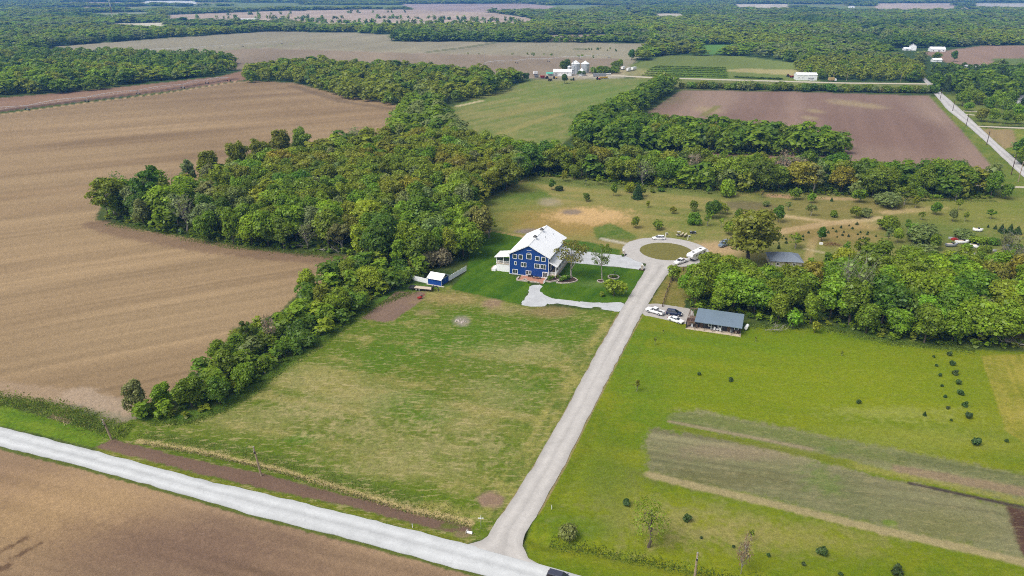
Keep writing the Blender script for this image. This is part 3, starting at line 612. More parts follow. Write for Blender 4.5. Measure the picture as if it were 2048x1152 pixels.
def window(parent, x, z, wd, h, mull=(), arch=False, y=0.0, side=None, name='window', fr=.14):
    """frame standing proud of a wall at y (facing -y), the pane a sub-part; side=(x,y,rot) moves it to another wall"""
    m = MB(); t = .07; x0, x1, z0, z1 = x - wd / 2, x + wd / 2, z - h / 2, z + h / 2
    m.box(x0, x0 + fr, -t, 0, z0, z1).box(x1 - fr, x1, -t, 0, z0, z1).box(x0 + fr, x1 - fr, -t, 0, z0, z0 + fr)
    if not arch: m.box(x0 + fr, x1 - fr, -t, 0, z1 - fr, z1)
    else:
        r = wd / 2; k = 10
        for i in range(k):
            a, b = math.pi * i / k, math.pi * (i + 1) / k
            pts = [(x + q * math.cos(s), z1 + q * .62 * math.sin(s)) for s, q in ((a, r), (b, r), (b, r - fr), (a, r - fr))]
            m.ext(pts, -t, 0)
        m.box(x0 + fr, x1 - fr, -t, 0, z1 - fr * .5, z1 + fr * .4)
    for mx in mull: m.box(x + mx - .05, x + mx + .05, -t, 0, z0 + fr, z1 - fr)
    f = m.build(name, WHITE, parent)
    g_ = MB().box(x0 + fr * .8, x1 - fr * .8, -.025, .0, z0 + fr * .8, z1 - fr * .3)
    if arch: g_.ext([(x + (r - fr * .7) * math.cos(math.pi * i / 10), z1 + .01 + (r - fr * .7) * .62 * math.sin(math.pi * i / 10)) for i in range(11)], -.025, 0)
    p = g_.build('pane', GLASS, f)
    if side: f.location = (side[0], side[1], 0); f.rotation_euler = (0, 0, side[2])
    else: f.location = (0, y, 0)
    return f
def roof_slab(prof, a0, a1, th=.16, axis='y'):
    """roof following a profile of (u, z) points, given thickness"""
    n = len(prof); lo = [(u, z - th) for u, z in prof][::-1]
    return MB().ext(list(prof) + lo, a0, a1, axis)

# ------------------------------------------------------------------ blue house
HA = G(1018.7, 547.5); HA.z = 0
hs = thing('blue_house', 'large three storey blue gabled house with white metal roof, on the dark green lawn', 'house', HA, R(-18))
W_, L_, EV, AP = 14.0, 22.0, 7.6, 11.2
MB().ext([(0, -.3), (W_, -.3), (W_, EV), (W_ / 2, AP), (0, EV)], 0, L_).build('wall', BLUE, hs)
k = (AP - EV) / (W_ / 2); ov = .55
rf = roof_slab([(-ov, EV - k * ov + .18), (W_ / 2, AP + .2), (W_ + ov, EV - k * ov + .18)], -.45, L_ + .45).build('roof', WROOF, hs)
MB().box(W_ / 2 - .18, W_ / 2 + .18, -.46, L_ + .46, AP + .16, AP + .27).build('ridge_cap', WHITE, rf)
for y in (7.0, 15.4):
    b = MB(); b.box(W_ / 2 - .5, W_ / 2 + .5, y - .5, y + .5, AP - .2, AP + .75); c_ = b.build('cupola', WHITE, rf)
    q = [(W_ / 2 - .75, y - .75, AP + .75), (W_ / 2 + .75, y - .75, AP + .75), (W_ / 2 + .75, y + .75, AP + .75), (W_ / 2 - .75, y + .75, AP + .75)]
    MB().add(q + [(W_ / 2, y, AP + 1.55)], [(3, 2, 1, 0), (0, 1, 4), (1, 2, 4), (2, 3, 4), (3, 0, 4)]).build('cupola_cap', DARKM, c_)
for x in (-.02, W_ - .13): MB().box(x, x + .15, -.05, .1, 0, EV - .02).build('corner_trim', WHITE, hs)
MB().box(W_ - .1, W_ + .05, L_ - .15, L_ + .03, 0, EV - .1).build('corner_trim', WHITE, hs); MB().box(.13, W_ - .13, -.04, 0, -.1, .16).build('base_trim', WHITE, hs)
gt_ = MB().box(W_ + ov - .02, W_ + ov + .1, -.4, L_ + .4, EV - k * ov - .02, EV - k * ov + .12).build('gutter', WHITE, hs)
for x, y, z in ((4.0, 9.5, 0), (9.4, 12.0, 0), (10.6, 18.0, 0)): MB().tube((x, y, EV + 1.2), (x, y, EV + k * min(x, W_ - x) + .75), .09, .09, 8).build('vent_pipe', GREYM, rf)
fs = MB()
for s in (0, 1):
    pr = [(-ov, EV - k * ov + .0), (W_ / 2, AP + .02), (W_ / 2, AP - .2), (-ov, EV - k * ov - .22)]
    if s: pr = [(W_ - u, z) for u, z in pr][::-1]
    fs.ext(pr, -.47, -.38)
fs.build('fascia', WHITE, hs)
for a in [(2.0, 6.6, 1.55, 1.7), (4.1, 6.65, 1.5, 1.65), (9.95, 6.7, 1.5, 1.65), (12.1, 6.7, 1.5, 1.65), (2.2, 4.15, .85, 1.25)]: window(hs, *a)
window(hs, 7.0, 7.05, 1.8, 1.75, arch=True, mull=())
for a in [(5.15, 3.95, 1.9, 1.65), (9.9, 4.0, 1.95, 1.65), (12.1, 4.0, 1.95, 1.65), (2.1, 1.15, 1.9, 1.6), (6.9, 1.2, 1.95, 1.6)]: window(hs, *a, mull=(0,))
window(hs, 12.75, 1.12, 1.8, 2.15, mull=(0,), name='patio_door', fr=.2)
for y in (2.2, 4.8, 7.4, 10.0, 12.6, 15.2, 17.8): window(hs, 0, 6.55, 1.7, 1.2, mull=(0,), side=(W_, y, R(90)))
for y in (3.0, 7.0, 11.0, 15.0, 19.5): window(hs, 0, 3.0, 1.6, 1.9, mull=(0,), side=(W_, y, R(90)))
MB().box(W_ / 2 - .9, W_ / 2 + .9, -.05, -.01, AP - 1.9, AP - 1.82).build('gable_lamp_rail', WHITE, hs)
# right-hand porch
pz = 1.25
po = MB().box(W_, 16.6, .3, 19.0, pz - .2, pz).build('porch_floor', PALEW, hs)
MB().box(W_ + .02, 16.5, .45, 18.9, -.3, pz - .2).build('porch_base', STONE, hs)
roof_slab([(W_, 5.75), (16.95, 4.35)], 0.0, 19.3, .14).build('porch_roof', WROOF, hs)
for y in (.6, 4.2, 7.8, 11.4, 15.0, 18.6): MB().box(16.25, 16.5, y - .13, y + .13, pz, 4.45).build('porch_post', WHITE, hs)
rl = MB(); rl.box(16.34, 16.42, .7, 18.5, pz + .95, pz + 1.03).box(16.34, 16.42, .7, 18.5, pz + .12, pz + .18)
for i in range(120): rl.box(16.355, 16.405, .75 + i * .148, .79 + i * .148, pz + .18, pz + .95)
rl.box(W_, 16.3, .42, .5, pz + .95, pz + 1.03)
for i in range(16): rl.box(W_ + .1 + i * .14, W_ + .14 + i * .14, .44, .48, pz, pz + .95)
rl.build('porch_railing', WHITE, hs)
# left-hand screened porch on two levels
MB().box(-5.3, 0, 1.2, 7.0, 2.75, 2.95).build('deck_floor', PALEW, hs)
MB().box(-5.2, -.02, 1.3, 6.9, -.2, 2.75).build('deck_skirt', WHITE, hs)
roof_slab([(-5.8, 5.25), (0, 6.1)], .8, 7.4, .16).build('porch_roof', WROOF, hs)
for x, y in ((-5.1, 1.4), (-2.6, 1.4), (-.2, 1.4), (-5.1, 4.1), (-5.1, 6.8)): MB().box(x - .1, x + .1, y - .1, y + .1, 2.95, 5.3).build('porch_post', WHITE, hs)
rl = MB().box(-5.1, -.2, 1.33, 1.41, 3.85, 3.93).box(-5.14, -5.06, 1.4, 6.8, 3.85, 3.93)
for i in range(34): rl.box(-5.0 + i * .142, -4.96 + i * .142, 1.35, 1.39, 2.95, 3.85)
rl.build('porch_railing', WHITE, hs)
MB().box(-4.95, -.1, 1.6, 1.62, 3.95, 5.15).build('insect_screen', GLASS, hs)
MB().box(-6.6, -5.3, .6, 4.2, -.2, .95).build('lower_landing', WHITE, hs)
st = MB()
for i in range(5): st.box(-7.0, -6.6, .8 + i * .35, 3.8, -.2, .9 - i * .18)
st.build('landing_stairs', PALEW, hs)
hm_ = Vector((math.cos(R(-18)), math.sin(R(-18)), 0)); hv = Vector((-hm_.y, hm_.x, 0))
def HL(x, y, z=0): q = HA + hm_ * x + hv * y; q.z = z; return q
# brick patio in front of the gable
pp = [HL(4.4, -.15), HL(13.3, -.15), HL(13.6, -5.2), HL(4.8, -5.0)]
slab('brick_patio', np.array([[q.x, q.y] for q in pp]), BRICKP, 'brick red paved patio at the foot of the blue house', z=.06, raw=True, amp=.15)
o = thing('stone_border', 'low pale stone edging round the front of the brick patio', 'stone edging', HL(4.3, -5.1), R(-18))
m = MB()
rr = random.Random(4)
for i in range(16): a = i * .5; m.box(a, a + .44, -.25 + rr.random() * .1, .2, -.1, .3 + rr.random() * .2)
for i in range(5): m.box(-.3, .2, .25 + i * .45, .62 + i * .45, -.1, .35 + rr.random() * .3)
m.build('edging_stone', STONE, o)
o = thing('white_patio_fence', 'short white railing fence along the right side of the patio', 'railing', HL(13.75, -5.3), R(-18 + 90))
m = MB().box(0, 6.2, -.04, .04, .9, 1.0).box(0, 6.2, -.03, .03, .1, .18)
for i in range(42): m.box(.06 + i * .147, .1 + i * .147, -.02, .02, .1, .9)
m.build('railing', WHITE, o)
for i in range(4): MB().box(i * 2.03, i * 2.03 + .12, -.06, .06, 0, 1.12).build('post', WHITE, o)
# patio furniture
def patio_table(p, rz, lab):
    o = thing('patio_table', lab, 'table', p, rz)
    MB().box(-.7, .7, -.45, .45, .68, .73).build('table_top', DARKM, o)
    for x, y in ((-.6, -.38), (.6, -.38), (.6, .38), (-.6, .38)): MB().box(x - .03, x + .03, y - .03, y + .03, 0, .68).build('leg', DARKM, o)
def chair(p, rz, m_, lab, grp, sc=1.0):
    o = thing('porch_chair', lab, 'chair', p, rz, grp)
    MB().box(-.28, .28, -.28, .28, .38, .44).build('seat', m_, o)
    MB().ext([(.22, .44), (.28, .44), (.4, 1.05), (.34, 1.05)], -.28, .28, 'y').build('backrest', m_, o)
    for x, y in ((-.24, -.24), (.24, -.24), (.24, .24), (-.24, .24)): MB().box(x - .03, x + .03, y - .03, y + .03, 0, .38).build('leg', m_, o)
    return o
patio_table(HL(10.2, -1.6, .07), R(-18), 'dark patio table standing by the patio door of the blue house')
chair(HL(9.0, -1.5, .07), R(150), DARKM, 'dark patio chair left of the patio table', 'patio chairs')
chair(HL(11.4, -1.4, .07), R(-20), DARKM, 'dark patio chair right of the patio table', 'patio chairs')
o = thing('fire_pit', 'round stone fire pit at the front rim of the brick patio', 'fire pit', HL(6.9, -4.3, .05))
MB().lathe([(.75, 0), (.75, .42), (.5, .42), (.5, .1)], 16).build('stone_ring', STONE, o); MB().lathe([(.48, .05), (.48, .14)], 12).build('ash_bed', MULCH, o)
o = thing('grill', 'black barbecue grill against the blue gable wall', 'grill', HL(7.6, -.8, .06), R(-18))
MB().box(-.5, .5, -.3, .3, .35, .85).build('cabinet', DARKM, o); MB().ext([(-.3, .85), (.3, .85), (.24, 1.12), (-.2, 1.15)], -.45, .45, 'x').build('lid', GREYM, o)
for x in (-.42, .42): MB().box(x - .04, x + .04, -.25, .25, 0, .35).build('leg', DARKM, o)
# planted beds
def bed(name, pts, lab, hgt=.3, raw=None):
    po = [Vector((*a, 0)) if raw else G(*a) for a in pts]; c = sum(po, Vector((0, 0, 0))) / len(po); c.z = 0
    o = thing(name, lab, 'garden bed', c)
    lp = [(q.x - c.x, q.y - c.y) for q in po]
    MB().prism(lp if True else lp, -.2, hgt * .75).build('mulch', MULCH, o)
    m = MB()
    for i in range(len(lp)):
        a, b = Vector(lp[i]), Vector(lp[(i + 1) % len(lp)]); d = (b - a); 
        if d.length < .05: continue
        nn = Vector((d.y, -d.x)).normalized() * .16
        m.hexa([(*(a - nn), -.2), (*(a + nn), -.2), (*(b + nn), -.2), (*(b - nn), -.2)], [(*(a - nn), hgt), (*(a + nn), hgt), (*(b + nn), hgt), (*(b - nn), hgt)])
    m.build('edging', STONE, o); return o
def ell(cx, cy, rx, ry, n=18, a0=0, a1=360): return [(cx + rx * math.cos(R(a0 + (a1 - a0) * i / n)), cy + ry * math.sin(R(a0 + (a1 - a0) * i / n))) for i in range(n)]
bed('planted_bed', [(1091, 563.5), (1100, 565), (1112, 563), (1120, 559.5), (1124, 556), (1114, 552), (1102, 552), (1093, 556)], 'raised planted bed with pale edging right of the patio railing', .45)
bed('planted_bed', [(1113, 566), (1125, 567.5), (1140, 566.5), (1151, 564), (1155.5, 561.5), (1150, 557.5), (1143, 555), (1132, 552.5), (1124, 556.5), (1120, 560.5)], 'curved dark mulch bed round the big tree in front of the porch', .35)
c1 = P(1201.4, 563); bed('tree_ring', [(c1.x + 1.15 * math.cos(t_), c1.y + 1.15 * math.sin(t_)) for t_ in np.linspace(0, 6.283, 15)[:-1]], 'small white edged ring round the slender lawn tree', .3, raw=True)
c2 = P(1227, 554.5); bed('flower_ring', [(c2.x + 1.85 * math.cos(t_), c2.y + 1.85 * math.sin(t_)) for t_ in np.linspace(0, 6.283, 19)[:-1]], 'larger white edged round flower bed on the lawn', .3, raw=True)
o = thing('windmill_ornament', 'small dark garden windmill inside the round flower bed', 'ornament', (c2.x + .4, c2.y + .3, .2))
m = MB()
for a in (0, 2.09, 4.19): m.tube((.4 * math.cos(a), .4 * math.sin(a), 0), (0, 0, 1.7), .03, .02, 4)
m.build('tower', DARKM, o); m = MB()
for a in range(8): m.tube((0, -.05, 1.75), (.45 * math.cos(a * .785), -.05, 1.75 + .45 * math.sin(a * .785)), .05, .03, 4)
m.build('wheel', DARKM, o)

# ------------------------------------------------------------------ blue shed and white fences
SA = G(856.4, 567.7); SA.z = 0
sh = thing('blue_shed', 'small blue metal shed with white gable roof between two white fences', 'shed', SA, R(-24.2))
MB().ext([(0, -.2), (5.1, -.2), (5.1, 2.2), (2.55, 3.35), (0, 2.2)], 0, 5.0, 'x').build('wall', BLUE2, sh)
roof_slab([(-.35, 2.2), (2.55, 3.52), (5.45, 2.2)], -.35, 5.3, .13, 'x').build('roof', WROOFX, sh)
MB().ext([(.5, 2.26), (4.6, 2.26), (2.55, 3.18)], 5.0, 5.03, 'x').build('gable_vent', DARKM, sh)
m = MB().box(5.0, 5.06, -.02, .1, 0, 2.2).box(5.0, 5.06, 5.0, 5.12, 0, 2.2).box(5.0, 5.05, -.1, 5.2, 2.14, 2.26).box(-.04, 5.04, -.03, 0, 2.1, 2.2)
m.build('trim', WHITE, sh)
d_ = MB().box(5.02, 5.07, 2.5, 4.6, 0, 2.05).build('door', BLUE3, sh); MB().box(5.07, 5.12, 2.6, 2.68, .9, 1.15).build('handle', GREYM, d_)
MB().box(-.3, 6.2, -.7, -.04, -.1, .08).build('apron', CONCS, sh)
def vinyl(a, b, h, lab):
    a, b = Vector(a), Vector(b); a.z = b.z = 0; L0 = (b - a).length
    o = thing('white_fence', lab, 'fence', a, yaw(a, b))
    n = int(round(L0 / 2.4)); s = L0 / n
    for i in range(n): MB().box(i * s + .07, (i + 1) * s - .07, -.03, .03, .05, h).build('panel', VINYL, o)
    for i in range(n + 1): MB().box(i * s - .07, i * s + .07, -.07, .07, 0, h + .12).build('post', WHITE, o)
sl_ = SA; su = Vector((math.cos(R(-24.2)), math.sin(R(-24.2)), 0)); sv = Vector((-su.y, su.x, 0))
vinyl(G(809, 556.5), sl_ - su * .1 + sv * .05, 1.75, 'white panel fence running left from the blue shed into the shrubs')
vinyl(sl_ + su * 5.15 + sv * 5.2, G(932.4, 541.8), 1.8, 'white panel fence running uphill right from the blue shed')

# ------------------------------------------------------------------ black cabin
CA_ = G(1371, 657.4); CA_.z = 0
cb = thing('black_cabin', 'long black sided cabin with grey metal roof and pale porch boards', 'cabin', CA_, R(-20.1))
MB().box(2.5, 15.2, 1.9, 7.6, -.2, 2.6).build('wall', BLACKS, cb)
roof_slab([(.1, 2.62), (8.3, 3.5)], 2.3, 15.5, .14, 'x').build('roof', GREYROOF, cb)
MB().ext([(1.9, 2.6), (7.6, 2.6), (7.6, 3.25), (1.9, 2.68)], 2.6, 15.1, 'x').build('gable_infill', BLACKS, cb)
MB().box(.0, 15.4, -.15, 1.9, -.1, .22).build('porch_floor', PALEW, cb)
for x in (.12, 2.6, 5.2, 7.7, 10.2, 12.7, 15.15): MB().box(x - .07, x + .07, .02, .16, .22, 2.52 if x > 2 else 2.3).build('porch_post', DARKM, cb)
for x in (4.2, 11.9):
    d_ = MB().box(x - .5, x + .5, 1.83, 1.9, .22, 2.25).build('door', BROWND, cb); MB().box(x + .36, x + .42, 1.78, 1.83, 1.1, 1.25).build('handle', GREYM, d_)
for x, wd in ((6.6, 1.1), (9.3, 1.1), (13.9, 1.2)): window(cb, x, 1.45, wd, 1.0, y=1.9)
window(cb, 0, 1.5, 1.2, 1.0, side=(15.2, 4.6, R(90)))
m = MB().box(0, 2.3, .0, .12, 2.3, 2.5).box(0, 2.4, 9.4, 9.52, 2.5, 2.7).box(0, .12, 0, 9.5, 2.35, 2.55).box(1.1, 1.22, .1, 9.4, 2.5, 2.62)
for y in (.1, 3.2, 6.3, 9.3): m.box(0.02, .16, y, y + .14, 0, 2.4)
m.build('pergola_frame', WOOD, cb)
MB().box(0.0, 2.3, .1, 3.0, 2.1, 2.26).build('pergola_boards', DWOOD, cb); MB().box(.1, 2.4, 2.0, 9.4, -.05, .2).build('deck', WOOD, cb)
MB().box(0.0, .1, .0, 1.9, .3, 2.2).build('end_screen', BLACKS, cb); MB().box(.2, 15.3, 8.4, 9.6, .0, .12).build('rear_walk', PALEW, cb)
cu = Vector((math.cos(R(-20.1)), math.sin(R(-20.1)), 0)); cv = Vector((-cu.y, cu.x, 0))
def CL(x, y, z=.22): q = CA_ + cu * x + cv * y; q.z = z; return q
for i, (x, m_, lb) in enumerate(((1.6, WHITE, 'white porch chair at the left end of the black cabin'), (3.0, WOOD, 'wooden rocking chair left of the first brown cabin door'), (7.2, GREYM, 'grey porch chair under the left cabin window'), (7.95, WHITE, 'white porch chair left of the round porch table'), (9.6, WHITE, 'white porch chair right of the round porch table'), (12.75, GREYM, 'grey porch chair right of the second brown cabin door'))):
    chair(CL(x, 1.05), R(70 + 12 * (i % 3)), m_, lb, 'chairs on the cabin porch')
o = thing('porch_table', 'small white round table between chairs on the cabin porch', 'table', CL(8.8, 1.0)); MB().lathe([(.5, .68), (.5, .73)], 16).build('table_top', WHITE, o); MB().lathe([(.2, 0), (.05, .1), (.05, .68)], 8).build('pedestal', WHITE, o)
o = thing('porch_bench', 'dark bench under the right cabin window', 'bench', CL(14.1, 1.2), R(-20.1)); MB().box(-.75, .75, -.25, .25, .4, .46).build('seat', DWOOD, o); MB().box(-.75, .75, .22, .28, .46, .95).build('backrest', DWOOD, o)
for x in (-.65, .65): MB().box(x - .05, x + .05, -.22, .25, 0, .4).build('leg', DWOOD, o)
o = thing('bench_cushion', 'pale folded cushion lying on the dark cabin bench', 'cushion', CL(13.9, 1.15, .68), R(-20.1)); MB().box(-.25, .25, -.2, .2, 0, .14).build('pad', PALEW, o, bevel=.04)
o = thing('fuel_tank', 'white cylindrical gas tank beside the right end of the cabin', 'tank', CL(16.6, 5.6, .1), R(60))
MB().tube((-1.1, 0, .75), (1.1, 0, .75), .48, .48, 14).build('tank_shell', WHITE, o)
for x in (-.7, .7): MB().box(x - .1, x + .1, -.3, .3, 0, .35).build('leg', GREYM, o)
o = thing('lumber_pile', 'stack of pale sawn boards lying behind the black cabin', 'lumber', CL(3.8, 10.6, 0), R(-40)); m = MB()
for i in range(16): m.tube((-2.2 + rr.random(), -.6 + (i % 6) * .25, .1 + .14 * (i // 6)), (2.2 + rr.random(), -.5 + (i % 6) * .2 + rr.random() * .6, .1 + .16 * (i // 6)), .09, .09, 4)
m.build('boards', mat('fresh_lumber', alb(206, 160, 110), .8, .2, 3), o)

# ------------------------------------------------------------------ grey-roofed house behind the wood
q = P(1573, 527); gh = thing('grey_roofed_house', 'low house with grey shingled hip roof half hidden behind the right wood', 'house', (97.0, 242.5, 0), R(-8))
MB().box(-5.2, 5.2, -4.2, 4.2, -.2, 2.6).build('wall', mat('cream_wall', alb(214, 206, 190), .7, .06, 2), gh)
MB().add([(-5.8, -4.8, 2.5), (5.8, -4.8, 2.5), (5.8, 4.8, 2.5), (-5.8, 4.8, 2.5), (-1.8, .4, 4.4), (1.8, .4, 4.4)], [(3, 2, 1, 0), (0, 1, 5, 4), (1, 2, 5), (2, 3, 4, 5), (3, 0, 4)]).build('roof', SHING, gh)
for x in (-2.8, 2.6): window(gh, x, 1.4, 1.3, 1.1, mull=(0,), y=-4.2)
d_ = MB().box(-.5, .5, -4.26, -4.2, 0, 2.1).build('door', BROWND, gh)

# ------------------------------------------------------------------ grain farm in the distance
def bin_(p, r, h, cap, lab, m_=None):
    o = thing('grain_bin', lab, 'grain bin', (p.x, p.y, 0), 0, 'grain bins at the far farm')
    MB().lathe([(r, -.2), (r, h)], 28).build('wall', m_ or CORR, o, smooth=False)
    rf_ = MB().lathe([(r + .15, h - .05), (r + .15, h + .05), (r * .12, h + cap), (r * .12, h + cap + .25), (.02, h + cap + .45)], 28).build('roof', CORRT, o)
    m = MB()
    for i in range(int(h / .4)): m.box(r + .03, r + .12, -.22, .22, .4 * i + .2, .4 * i + .24)
    m.box(r + .03, r + .1, -.27, -.22, 0, h).box(r + .03, r + .1, .22, .27, 0, h); ld = m.build('ladder', GREYM, o); ld.rotation_euler = (0, 0, R(-70))
bin_(P(1151, 147.5), 4.9, 11.0, 3.2, 'tall wide galvanised grain bin with the highest white cone roof')
bin_(P(1170, 145.5), 4.7, 10.0, 2.8, 'tall blue grey grain bin at the right of the bin group')
bin_(P(1138, 147), 1.9, 7.2, 1.3, 'slim small grain bin left of the elevator, behind the barn')
bin_(P(1163, 151.5), 3.3, 5.4, 2.3, 'low wide grain bin in front of the two tall bins')
o = thing('grain_elevator', 'dark steel grain elevator tower between the bins', 'elevator', (*P(1146, 150)[:2], 0))
m = MB()
for x, y in ((-1.5, -1.5), (1.5, -1.5), (1.5, 1.5), (-1.5, 1.5)):
    m.tube((x, y, 0), (x, y, 9.5), .12, .12, 4)
for z in (2.5, 5, 7.5, 9.5):
    for (a, b) in (((-1.5, -1.5), (1.5, -1.5)), ((1.5, -1.5), (1.5, 1.5)), ((1.5, 1.5), (-1.5, 1.5)), ((-1.5, 1.5), (-1.5, -1.5))): m.tube((*a, z), (*b, z), .09, .09, 4); m.tube((*a, z - 2.4), (*b, z), .06, .06, 4)
m.build('frame', GREYM, o); MB().lathe([(.2, 3.6), (1.7, 5.6), (1.7, 9.4), (.3, 10.3)], 14).build('hopper', CORR, o); MB().box(-.35, .35, 1.6, 2.2, 0, 15.5).build('leg_casing', GREYM, o); MB().tube((0, 1.9, 15.2), (5, 4, 12.6), .2, .2, 6).build('spout', GREYM, o)
def shedbuild(name, lab, cat, p, rz, lx, ly, h, ap, wm, rm, doors=(), wins=()):
    o = thing(name, lab, cat, (p.x, p.y, 0), rz)
    MB().ext([(0, -.2), (ly, -.2), (ly, h), (ly / 2, ap), (0, h)], 0, lx, 'x').build('wall', wm, o)
    kk = (ap - h) / (ly / 2); roof_slab([(-.4, h - .4 * kk + .16), (ly / 2, ap + .18), (ly + .4, h - .4 * kk + .16)], -.3, lx + .3, .14, 'x').build('roof', rm, o)
    for x, wd, hh in doors: MB().box(x - wd / 2, x + wd / 2, -.07, 0, 0, hh).build('door', GREYM, o)
    for x, z, wd, hh in wins:
        f = MB().box(x - wd / 2, x + wd / 2, -.06, 0, z - hh / 2, z + hh / 2).build('window', WHITE, o); MB().box(x - wd / 2 + .1, x + wd / 2 - .1, -.09, -.06, z - hh / 2 + .1, z + hh / 2 - .1).build('pane', GLASS, f)
    return o
WMET = mat('white_wall_metal', (.74, .75, .76), .5, .05, 1, ribs=('X', .6, .08))
shedbuild('white_barn', 'long white metal barn in front of the grain bins', 'barn', P(1106.5, 151.5), R(-7), 20, 11, 4.0, 6.4, WMET, WROOFX, ((3, 3.4, 3.2),), tuple((x, 3.0, 1.2, .7) for x in (6.2, 9.4, 12.6, 15.8)))
o = thing('lean_to', 'open lean-to with white walls and a teal roof beside the white barn', 'lean-to', (*P(1092, 152)[:2], 0), R(-7)); roof_slab([(-.3, 2.6), (5, 3.6)], 0, 7.6, .12, 'x').build('roof', TEAL, o)
for x in (.2, 3.8, 7.3): MB().box(x - .1, x + .1, .1, .3, 0, 2.6).build('post', GREYM, o)
MB().box(.1, 7.5, 4.7, 4.85, 0, 3.4).build('rear_wall', WMET, o)
shedbuild('white_long_shed', 'long white metal shed beside the far farm track', 'shed', P(1593, 160.5), R(-6), 20.5, 12, 5.6, 7.2, WMET, WROOFX, ((14.5, 5.5, 2.8),), ((2.2, 2.6, 1.0, 1.0), (6.0, 2.6, 1.0, 1.0)))
HW = mat('house_white', (.75, .76, .77), .55, .05, 1); RG = mat('roof_grey', alb(150, 150, 152), .8, .08, 1)
shedbuild('white_farmhouse', 'two storey white farmhouse at the edge of the far woods', 'house', P(1832, 101), R(64), 13, 10, 6.0, 9.2, HW, RG, ((6, 1.2, 2.1),), ((3, 4.4, 1.2, 1.5), (9, 4.4, 1.2, 1.5), (3, 1.6, 1.2, 1.5)))
shedbuild('white_ranch_house', 'wide low white roofed house right of the far farmhouse', 'house', P(1861, 103), R(-8), 21, 11, 3.2, 6.4, HW, CORRT, ((12, 3, 2.3),), ((4, 1.8, 1.6, 1.1), (18, 1.8, 1.6, 1.1)))
shedbuild('white_garage', 'small white garage left of the far farmhouse', 'garage', P(1808, 101), R(-8), 9, 8, 2.8, 4.4, HW, CORRT, ((4.5, 3, 2.2),))
shedbuild('bungalow', 'bungalow with a pale roof below the brown field at the right', 'house', P(1932, 140), R(-6), 17, 10, 2.8, 5.2, HW, mat('pale_roof', alb(204, 204, 206), .7, .06, 1), ((6, 1.1, 2.0),), ((11, 1.6, 1.5, 1.1),))
shedbuild('cottage', 'white cottage behind the trees at the right edge of the picture', 'house', P(2034, 207), R(-12), 14, 9, 3.4, 6.0, HW, RG, ((4, 1.1, 2.0),), ((8, 1.8, 1.4, 1.2), (11, 1.8, 1.4, 1.2)))
shedbuild('white_cottage', 'tiny white roofed cottage by the lone far trees', 'house', P(1866, 124), R(-6), 11, 8, 2.5, 4.4, HW, CORRT, ((5, 1.1, 2.0),))
for (a, b, w__, lab) in ((478, 44, 46, 'long white warehouse among the far left trees'), (386, 47, 20, 'small white building among the far left trees'), (1700, 16, 20, 'white building in the hazy woods at the top right')):
    shedbuild('far_warehouse', lab, 'warehouse', P(a, b), R(-4), w__, 22, 6, 8, HW, CORRT, ((w__ / 2, 5, 4),))

# ------------------------------------------------------------------ masts, poles, irrigation
def mast(p, h, wd, lab, banded=False):
    o = thing('lattice_mast', lab, 'mast', (p.x, p.y, 0)); n = int(h / (wd * 2.2)); dz = h / n
    col_ = [[], []]
    ms = [MB(), MB()]
    for i in range(n):
        m = ms[(i // 3) % 2 if banded else 0]
        for k_ in range(3):
            a, b = k_ * 2.094, (k_ + 1) * 2.094; pa = lambda t_, z: (wd * .5 * math.cos(t_), wd * .5 * math.sin(t_), z)
            m.tube(pa(a, i * dz), pa(a, (i + 1) * dz), wd * .07, wd * .07, 4); m.tube(pa(a, i * dz), pa(b, (i + 1) * dz), wd * .04, wd * .04, 3)
    ms[0].build('lattice', WHITE if banded else GREYM, o)
    if banded: ms[1].build('red_bands', RED, o)
    MB().lathe([(wd * .9, -.2), (wd * .9, .4)], 8).build('footing', CONCS, o)
mast(P(226, 41), 66, 2.6, 'tall red and white banded radio mast in the far left woods', True)
mast(P(969, 134), 25, .7, 'slim grey antenna mast behind the middle wood')
def pole(a, htop, lab, grp, arm=False, m_=None, lean=0.0):
    p = G(*a); h = htop
    o = thing('utility_pole', lab, 'utility pole', p, 0, grp)
    MB().tube((0, 0, -.4), (lean, 0, h), .23, .16, 8).build('shaft', m_ or POLEW, o)
    MB().lathe([(.15, h), (.10, h + .12)], 8, (lean, 0)).build('cap', GREYM, o)
    m = MB().box(-.14 + lean * .8, .14 + lean * .8, -.22, -.1, h - 1.5, h - 1.1); m.build('meter_box', DARKM, o)
    for z in (h - .5, h - 1.0): MB().box(lean - .05, lean + .05, -.4, -.1, z, z + .1).build('bracket', GREYM, o)
pole((223, 876), 5.0, 'leaning weathered pole at the ditch corner left of the hedgerow', 'roadside poles', lean=-.9)
pole((523, 951), 7.0, 'tall pale pole standing in the bare verge of the front road', 'roadside poles', lean=-.7)
pole((1389, 1156), 5.6, 'pale pole with dark fitting at the bottom edge of the picture', 'roadside poles')
CP = [(1880, 199, 'far'), (1905, 222, ''), (1932, 252, ''), (1973, 290, ''), (2022, 350, ''), (2036, 364, '')]
for i, (a, b, _) in enumerate(CP):
    pole((a, b), 9 if i < 4 else 10.5, ['dark utility pole nearest the pine wood beside the country road', 'second utility pole from the pine wood beside the country road', 'utility pole where the side lane leaves the country road', 'utility pole opposite the small tilled plot', 'dark utility pole near the right edge of the picture', 'pale utility pole nearest the meadow lane'][i], 'poles along the country road', m_=DWOOD if i != 5 else POLEW)
for (a, b, lab) in ((1666, 162, 'pole at the left edge of the oak grove'), (1693, 162, 'white barked pole in front of the oak grove'), (1801, 163, 'pole at the right end of the oak grove'), (1187, 148, 'yard light pole right of the grain bins'), (1178, 147, 'thin pole beside the blue grey bin')):
    pole((a, b), 8.5, lab, 'poles along the farm track')
